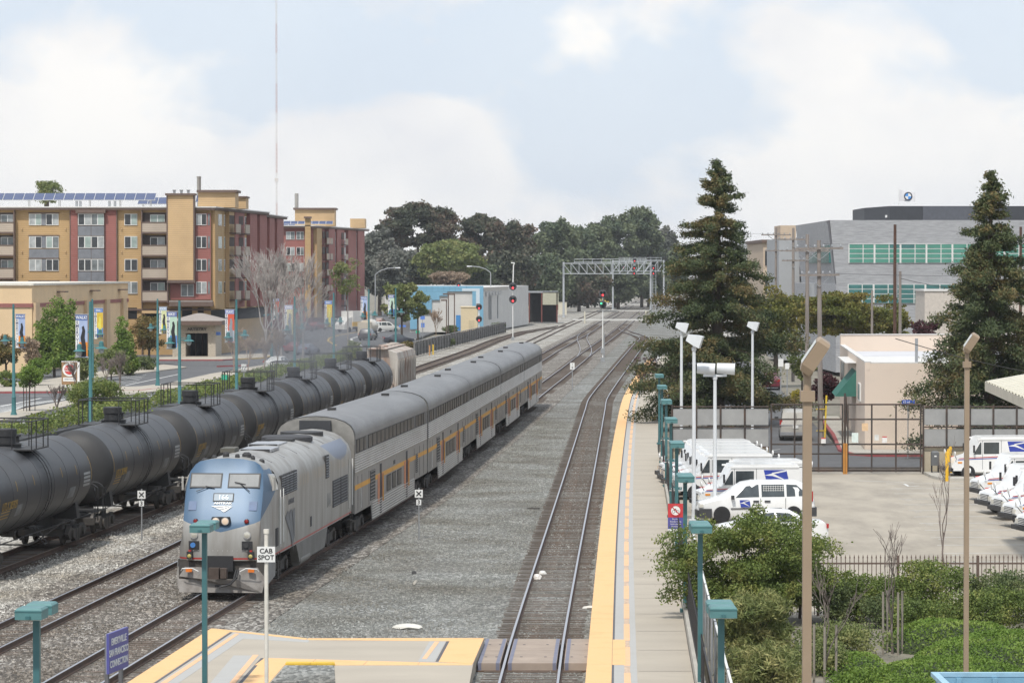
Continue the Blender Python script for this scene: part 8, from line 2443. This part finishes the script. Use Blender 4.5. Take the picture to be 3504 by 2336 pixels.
def bare(name, label, x, y, H, seed, spread=.42, m=M_BARKP, r0=.10, depth=6, split=3, first=.22, cat='tree', group='bare trees', stakes=False, r_min=.012):
    rg = random.Random(seed)
    t = thing(name, label, cat, (x, y, 0), 0, group)
    mb = MB(); tw = MB()
    def grow(p, d, l, r, k):
        q = p + d * l
        b = p + d * l * .5 + Vector((rg.gauss(0, .04), rg.gauss(0, .04), 0)) * l
        (mb if k < 3 else tw).tube([p, b, q], [r, r * .85, r * .7], 6 if k < 3 else 4)
        if k >= depth: return
        for i in range(split if k else split + 1):
            ax = Vector((rg.gauss(0, 1), rg.gauss(0, 1), rg.gauss(0, .4))).normalized()
            nd = (d + ax * spread * rg.uniform(.5, 1.3) + Vector((0, 0, .10))).normalized()
            grow(b.lerp(q, rg.uniform(.2, 1)), nd, l * rg.uniform(.62, .88), max(r_min, r * .60), k + 1)
    grow(Vector((0, 0, -.05)), Vector((rg.gauss(0, .03), rg.gauss(0, .03), 1)).normalized(), H * first, r0, 0)
    mb.build('trunk', m, t); stuff(tw.build('twigs', m, t))
    return t
def stakes(label, x, y, h, n, rad, m, grp='tree stakes'):
    for k in range(n):
        a = 2 * pi * k / n + .4
        o = MB().cyl((0, 0, -.1), (0, 0, h), .032, n=8).build('tree_stake', m, None, loc=(x + rad * cos(a), y + rad * sin(a), 0))
        tag(o, label, 'stake', grp)
for i, (px, s, H, lb, dp) in enumerate(((194, 47.3, 3.3, 'small bare tree on the pavement by the near lane', 5), (411, 40.4, 5.4, 'slim bare tree on the traffic island', 5), (262, 41.0, 3.6, 'small bare tree in front of the market sign', 5), (365, 38.5, 3.6, 'thin bare tree left of the slim island tree', 5))):
    bare('bare_tree', lb, (px - 1752) / s, FPX / s, H, 60 + i, .34, M_BARKR, .07, dp, 3, .26)
for i, (px, s, H, lb) in enumerate(((905, 31.5, 11.2, 'tall bare white barked tree left of its twin before the flats'), (965, 30.5, 12.0, 'tall bare white barked tree right of its twin before the flats'), (1035, 29.5, 10.5, 'bare pale tree leaning towards the parked cars'))):
    bare('bare_tree', lb, (px - 1752) / s, FPX / s, H * 1.5, 72 + i, .33, M_BARKP, .16, 6, 3, .22, r_min=.022)
for i, (px, s, H, lb) in enumerate(((850, 34.0, 4.6, 'tan bare thicket right of the pavilion'), (905, 34.5, 4.2, 'tan bare thicket in front of the white barked trees'), (950, 33.0, 4.4, 'tan bare thicket beside the smoke'), (800, 33.5, 4.8, 'tan bare thicket next to the pavilion door'), (1010, 31.0, 5.2, 'tan bare thicket below the leaning pale tree'), (1490, 22.3, 5.0, 'small bare tree in front of the white blue-trimmed wall'))):
    bare('bare_shrub', lb, (px - 1752) / s, FPX / s, H * 1.25, 80 + i, .30, mat('twig_tan', (.30, .22, .16), .9), .06, 6, 3, .24, cat='tree', r_min=.018)
for i, (x, y, H, lb) in enumerate(((10.5, 88, 4.1, 'bare staked sapling in the shrub bed, beside the bright green mound'), (7.85, 80, 3.3, 'bare staked sapling between the willowy shrub and the mound'), (15.2, 112, 4.3, 'bare sapling at the yard edge behind the thin lamp post'))):
    bare('bare_sapling', lb, x, y, H, 90 + i, .36, M_BARKR, .035, 5, 2, .34, r_min=.008, group='bare saplings')
M_STAKE = mat('stake_wood', (.26, .23, .19), .9, var=.2)
stakes('wooden stake round the sapling beside the bright green mound', 10.5, 88, 1.75, 4, .30, M_STAKE, 'sapling stakes by the mound')
stakes('wooden stake round the sapling beside the willowy shrub', 7.85, 80, 1.7, 3, .32, M_STAKE, 'sapling stakes by the willowy shrub')
stakes('dark stake round the small staked green tree', (96 - 1752) / 46, FPX / 46, 2.0, 3, .5, mat('stake_dark', (.06, .05, .045), .9), 'stakes of the small green tree')
def shrub(label, x, y, H, R, mk, seed, n, size, ry=None, aspect=1.6, nc=46, gap=.27, hollow=.35, name='shrub', trunk=.05, z0=.1):
    return tree(name, label, x, y, H, R, z0, LM[mk], n, size, seed, cat='shrub', nc=nc, gap=gap, trunk=trunk, ry=ry or R, aspect=aspect, hollow=hollow)
shrub('big spreading green shrub overhanging the platform railing', 6.9, 95.3, 3.5, 2.95, 'shrub', 101, 46000, .085, 1.6, nc=110, gap=.2)
shrub('upright middle of the big shrub before the minivan', 7.4, 95.8, 3.75, 1.1, 'shrub', 121, 9000, .085, 1.0, nc=30)
shrub('right arm of the big shrub in front of the hidden sedan', 8.75, 97.0, 3.5, .85, 'shrub', 102, 6000, .08, .8, nc=26)
shrub('willowy shrub with long pale leaves beside the teal lamp post', 6.65, 86.5, 2.0, 1.35, 'olive', 103, 11000, .22, 1.6, 5.5, 50, .26)
shrub('willowy low shrub at the foot of the chain link fence', 6.3, 80.0, 1.2, 1.2, 'olive', 104, 7000, .2, 1.6, 5.5, 40)
shrub('dark shrub behind the thick tan lamp post', 9.55, 95.5, 1.5, .8, 'shrubd', 105, 5000, .08, .8)
shrub('low yellow green shrub between the saplings', 9.0, 87.5, .85, 1.5, 'light', 106, 8000, .075, 1.6)
shrub('broad green shrub at the yard edge left of the thin lamp post', 12.6, 97.0, 1.75, 1.7, 'shrub', 107, 13000, .08, 1.4)
shrub('broad green shrub at the yard edge behind the thin lamp post', 15.0, 96.5, 1.7, 1.5, 'shrubd', 108, 11000, .08, 1.4)
shrub('dark green shrub at the right edge by the mail trucks', 17.4, 96.0, 1.8, 1.5, 'shrub', 109, 10000, .08, 1.4)
shrub('green shrub between the saplings and the yard fence', 10.4, 96.2, 1.6, 1.3, 'shrub', 122, 9000, .08, 1.0)
shrub('rounded green shrub left of the bright mound', 11.6, 91.5, 1.15, 1.2, 'shrub', 123, 8000, .08, 1.0)
shrub('bushy green shrub behind the bright mound', 14.0, 92.8, 1.35, 1.7, 'shrub', 124, 10000, .08, 1.2)
shrub('small dark shrub in front of the iron fence', 11.1, 94.5, .95, .9, 'shrubd', 110, 4500, .075)
shrub('yellow green shrub beside the willowy one', 8.1, 83.5, .9, .9, 'light', 111, 5000, .075)
shrub('low shrub at the foot of the thick tan lamp post', 8.6, 78.6, .75, 1.0, 'fresh', 112, 5500, .075)
gc = MB(); rg = np.random.default_rng(5)
ctr = [(13.8, 84.5, 3.2, 3.6, .95), (11.2, 80.5, 2.2, 3.0, .75), (16.5, 86.5, 3.0, 3.0, 1.0), (10.3, 76.5, 2.4, 3.2, .6), (14.0, 77.5, 3.4, 3.6, .8), (17.5, 79.5, 3.0, 4.0, 1.0), (12.3, 89.2, 2.0, 1.8, .8), (9.6, 71.0, 2.2, 3.0, .5), (13.4, 70.5, 3.0, 3.4, .6), (18.5, 90.0, 2.4, 2.0, 1.0), (8.9, 84.0, 1.0, 1.5, .5)]
P = []
for cx_, cy_, rx, ry_, hz in ctr:
    n = int(2600 * rx * ry_ / 2.2)
    a = rg.random(n) * 2 * pi; r = np.sqrt(rg.random(n))
    X = cx_ + rx * r * np.cos(a); Y = cy_ + ry_ * r * np.sin(a)
    Z = hz * np.sqrt(np.clip(1 - r ** 2, 0, 1)) + rg.random(n) * .06 + .05 * np.sin(X * 3.1) * np.sin(Y * 2.3)
    P.append(np.stack([X, Y, Z], 1))
P = np.concatenate(P)
o = bpy.data.objects.new('ground_cover', leaves_mesh('ground_cover', P, .085 * rg.uniform(.6, 1.4, len(P)), LM['cover'], rg, 1.8, up=.6))
COL.objects.link(o); stuff(o, 'bright green ground cover mounds in the planting bed', 'ground cover')
mb = MB()
for cx_, cy_, rx, ry_, hz in ctr:
    mb.loft([[(cx_ + rx * k * cos(t), cy_ + ry_ * k * sin(t), hz * .93 * sqrt(max(0, 1 - k * k)) - .03) for t in [2 * pi * i / 20 for i in range(20)]] for k in (1, .9, .7, .45, .2, .02)], caps=False)
o2 = mb.build('soil_mound', mat('soil_mossy', (.035, .05, .018), .95), o, smooth=60)
def stone_scatter(name, f0, f1, y0, y1, dens, m, size, seed, z, skip=None):
    rg = np.random.default_rng(seed)
    ys = np.linspace(y0, y1, 60)
    area = np.trapz([f1(y) - f0(y) for y in ys], ys)
    n = int(area * dens)
    Y = y0 + (y1 - y0) * rg.random(n) ** 1.25
    u = rg.random(n)
    g0 = np.interp(Y, ys, [f0(y) for y in ys]); g1 = np.interp(Y, ys, [f1(y) for y in ys])
    X = g0 + (g1 - g0) * u
    S = size * rg.uniform(.55, 1.5, n)
    base = np.array([(1, 0, 0), (0, 1, 0), (-1, 0, 0), (0, -1, 0), (0, 0, 1)], float)
    fc = np.array([(0, 1, 4), (1, 2, 4), (2, 3, 4), (3, 0, 4)])
    V = base[None] * rg.uniform(.6, 1.2, (n, 5, 1))
    V[:, 4, :2] += rg.uniform(-.5, .5, (n, 2))
    a = rg.random(n) * 2 * pi; ca, sa = np.cos(a)[:, None], np.sin(a)[:, None]
    vx = V[:, :, 0] * ca - V[:, :, 1] * sa; vy = V[:, :, 0] * sa + V[:, :, 1] * ca
    V = np.stack([vx, vy, V[:, :, 2]], 2) * S[:, None, None]
    V += np.stack([X, Y, np.full(n, z)], 1)[:, None]
    me = bpy.data.meshes.new(name)
    me.vertices.add(5 * n); me.vertices.foreach_set('co', V.astype(np.float32).ravel())
    F = (fc[None] + 5 * np.arange(n)[:, None, None]).reshape(-1, 3).astype(np.int32)
    me.loops.add(F.size); me.loops.foreach_set('vertex_index', F.ravel())
    me.polygons.add(len(F)); me.polygons.foreach_set('loop_start', np.arange(0, F.size, 3, dtype=np.int32))
    me.materials.append(m); me.update(calc_edges=True)
    o = bpy.data.objects.new(name, me); COL.objects.link(o)
    return stuff(o, {'a': '', 'b': ''}.get(name, None))
def stone_mat(name, c0, c1, c2):
    m, nt, b = _nt(name); N = nt.nodes.new; lk = nt.links.new
    tc = N('ShaderNodeTexCoord'); wn_ = N('ShaderNodeTexVoronoi'); wn_.inputs['Scale'].default_value = 9
    lk(tc.outputs['Object'], wn_.inputs['Vector']); sp = N('ShaderNodeSeparateColor'); lk(wn_.outputs['Color'], sp.inputs[0])
    rp = N('ShaderNodeValToRGB'); e = rp.color_ramp.elements; e[0].color = tuple(c0) + (1,); e[1].color = tuple(c2) + (1,); k = e.new(.6); k.color = tuple(c1) + (1,)
    lk(sp.outputs[0], rp.inputs[0])
    nz = N('ShaderNodeTexNoise'); nz.inputs['Scale'].default_value = .28; nz.inputs['Detail'].default_value = 6; lk(tc.outputs['Object'], nz.inputs['Vector'])
    r2 = N('ShaderNodeValToRGB'); r2.color_ramp.elements[0].position = .36; r2.color_ramp.elements[0].color = (.62, .57, .50, 1); r2.color_ramp.elements[1].position = .62; r2.color_ramp.elements[1].color = (1.12, 1.12, 1.1, 1)
    lk(nz.outputs['Fac'], r2.inputs[0]); mm = N('ShaderNodeMixRGB'); mm.blend_type = 'MULTIPLY'; mm.inputs[0].default_value = 1
    lk(rp.outputs[0], mm.inputs[1]); lk(r2.outputs[0], mm.inputs[2]); lk(mm.outputs[0], b.inputs['Base Color']); b.inputs['Roughness'].default_value = .9
    return m
SG = stone_mat('stone_grey', (.11, .113, .107), (.19, .195, .183), (.34, .34, .325))
SB_ = stone_mat('stone_brown', (.055, .048, .042), (.15, .135, .12), (.42, .39, .36))
SP_ = stone_mat('stone_pale', (.13, .125, .115), (.34, .33, .31), (.66, .64, .60))
def lab(o, l): o['label'] = l; o['category'] = 'ballast'; return o
lab(stone_scatter('ballast_stones', lambda y: TA(y) + 1.3, lambda y: T1(y) - 1.2, 80, 230, 80, SG, .034, 1, -.21), 'grey crushed stone between the train and the single track')
lab(stone_scatter('ballast_stones', lambda y: TA(y) - .62, lambda y: TA(y) + .62, 78, 106, 95, SB_, .04, 2, -.195), 'brown crushed stone between the rails ahead of the locomotive')
lab(stone_scatter('ballast_stones', lambda y: TB(y) - .62, lambda y: TB(y) + .62, 84, 135, 90, SB_, .04, 3, -.195), 'brown crushed stone between the rails of the empty main line')
lab(stone_scatter('ballast_stones', lambda y: TB(y) + .9, lambda y: TA(y) - .9, 80, 130, 85, SB_, .048, 4, -.20), 'brown crushed stone between the two main lines')
lab(stone_scatter('ballast_stones', lambda y: TC(y) + .9, lambda y: TB(y) - .9, 84, 150, 85, SP_, .048, 5, -.21), 'pale crushed stone between the tank cars and the empty line')
lab(stone_scatter('ballast_stones', lambda y: T1(y) - .62, lambda y: T1(y) + .62, 78, 340, 52, SG, .030, 6, -.195), 'grey crushed stone between the rails of the single track')
lab(stone_scatter('ballast_stones', lambda y: T1(y) + .9, lambda y: PE(y) - .02, 78, 190, 60, SG, .034, 7, -.21), 'grey crushed stone along the platform edge')
for i, (px, py, sx, sy, sz, c, lb, ct) in enumerate(((1393, 2143, .42, .5, .08, (.62, .60, .54), 'crumpled pale paper on the grey ballast', 'litter'), (1838, 1978, .16, .2, .16, (.70, .66, .62), 'white plastic bag beside the single track rail', 'litter'),
        (1856, 1961, .14, .2, .1, (.68, .66, .62), 'small white scrap between the single track rails', 'litter'), (2022, 2078, .25, .3, .06, (.62, .60, .55), 'pale flat scrap at the platform edge', 'litter'), (1825, 1739, .32, .1, .05, (.05, .045, .04), 'dark timber offcut on the grey ballast', 'debris'),
        (1420, 1992, .06, .9, .03, (.35, .32, .27), 'bent stick on the grey ballast', 'debris'), (318, 1878, .07, .9, .04, (.03, .03, .03), 'curled black hose on the pale ballast', 'debris'), (1416, 1961, .10, .1, .1, (.05, .05, .05), 'small black lump on the grey ballast', 'debris'))):
    p = ground_at(px, py, -.17)
    mb = MB(); rr = random.Random(i)
    mb.loft([[(sx * k * cos(t) * rr.uniform(.75, 1.2), sy * k * sin(t) * rr.uniform(.75, 1.2), sz * h) for t in [2 * pi * j / 9 for j in range(9)]] for k, h in ((1, -.2), (.9, .5), (.55, .9), (.1, 1.0))])
    tag(mb.build('litter' if ct == 'litter' else 'debris', mat('litter_%d' % i, c, .8, var=.15), None, loc=p), lb, ct)
sm = MB()
def smoke_mat():
    m = bpy.data.materials.new('exhaust_smoke'); m.use_nodes = True; nt = m.node_tree
    for n in list(nt.nodes): nt.nodes.remove(n)
    out = nt.nodes.new('ShaderNodeOutputMaterial'); pv_ = nt.nodes.new('ShaderNodeVolumePrincipled')
    pv_.inputs['Color'].default_value = (.40, .41, .44, 1)
    tc = nt.nodes.new('ShaderNodeTexCoord'); nz = nt.nodes.new('ShaderNodeTexNoise'); nz.inputs['Scale'].default_value = .35; nz.inputs['Detail'].default_value = 3
    nt.links.new(tc.outputs['Object'], nz.inputs['Vector'])
    gr = nt.nodes.new('ShaderNodeTexGradient'); gr.gradient_type = 'SPHERICAL'
    mp = nt.nodes.new('ShaderNodeMapping'); mp.inputs['Scale'].default_value = (1 / 4.4, 1 / 20, 1 / 2.7)
    nt.links.new(tc.outputs['Object'], mp.inputs[0]); nt.links.new(mp.outputs[0], gr.inputs[0])
    r = nt.nodes.new('ShaderNodeMapRange'); r.inputs['From Min'].default_value = .38; r.inputs['From Max'].default_value = .68; r.inputs['To Max'].default_value = .19
    nt.links.new(nz.outputs['Fac'], r.inputs['Value'])
    m1 = nt.nodes.new('ShaderNodeMath'); m1.operation = 'MULTIPLY'
    nt.links.new(r.outputs[0], m1.inputs[0]); nt.links.new(gr.outputs['Fac'], m1.inputs[1])
    nt.links.new(m1.outputs[0], pv_.inputs['Density']); nt.links.new(pv_.outputs[0], out.inputs['Volume'])
    return m
rings = []
for k in (-1, -.92, -.7, -.35, 0, .35, .7, .92, 1):
    q = sqrt(max(.004, 1 - k * k))
    rings.append([(4.5 * q * cos(t), 24.5 * k, 2.8 * q * sin(t)) for t in [2 * pi * i / 20 for i in range(20)]])
o = sm.loft(rings).build('exhaust_smoke', smoke_mat(), None, loc=(-12.0, 183, 6.6), rz=radians(-3))
stuff(o, 'thin grey exhaust smoke drifting over the tank cars', 'smoke')
def haze_mat():
    m = bpy.data.materials.new('air_haze'); m.use_nodes = True; nt = m.node_tree
    for n in list(nt.nodes): nt.nodes.remove(n)
    out = nt.nodes.new('ShaderNodeOutputMaterial'); v = nt.nodes.new('ShaderNodeVolumePrincipled')
    v.inputs['Color'].default_value = (.90, .94, 1.0, 1); v.inputs['Density'].default_value = .00009
    nt.links.new(v.outputs[0], out.inputs['Volume'])
    return m
stuff(MB().box(-3100, -80, -1.5, 3100, 6100, 176).build('haze', haze_mat()), 'thin pale haze in the air over the whole scene', 'haze')
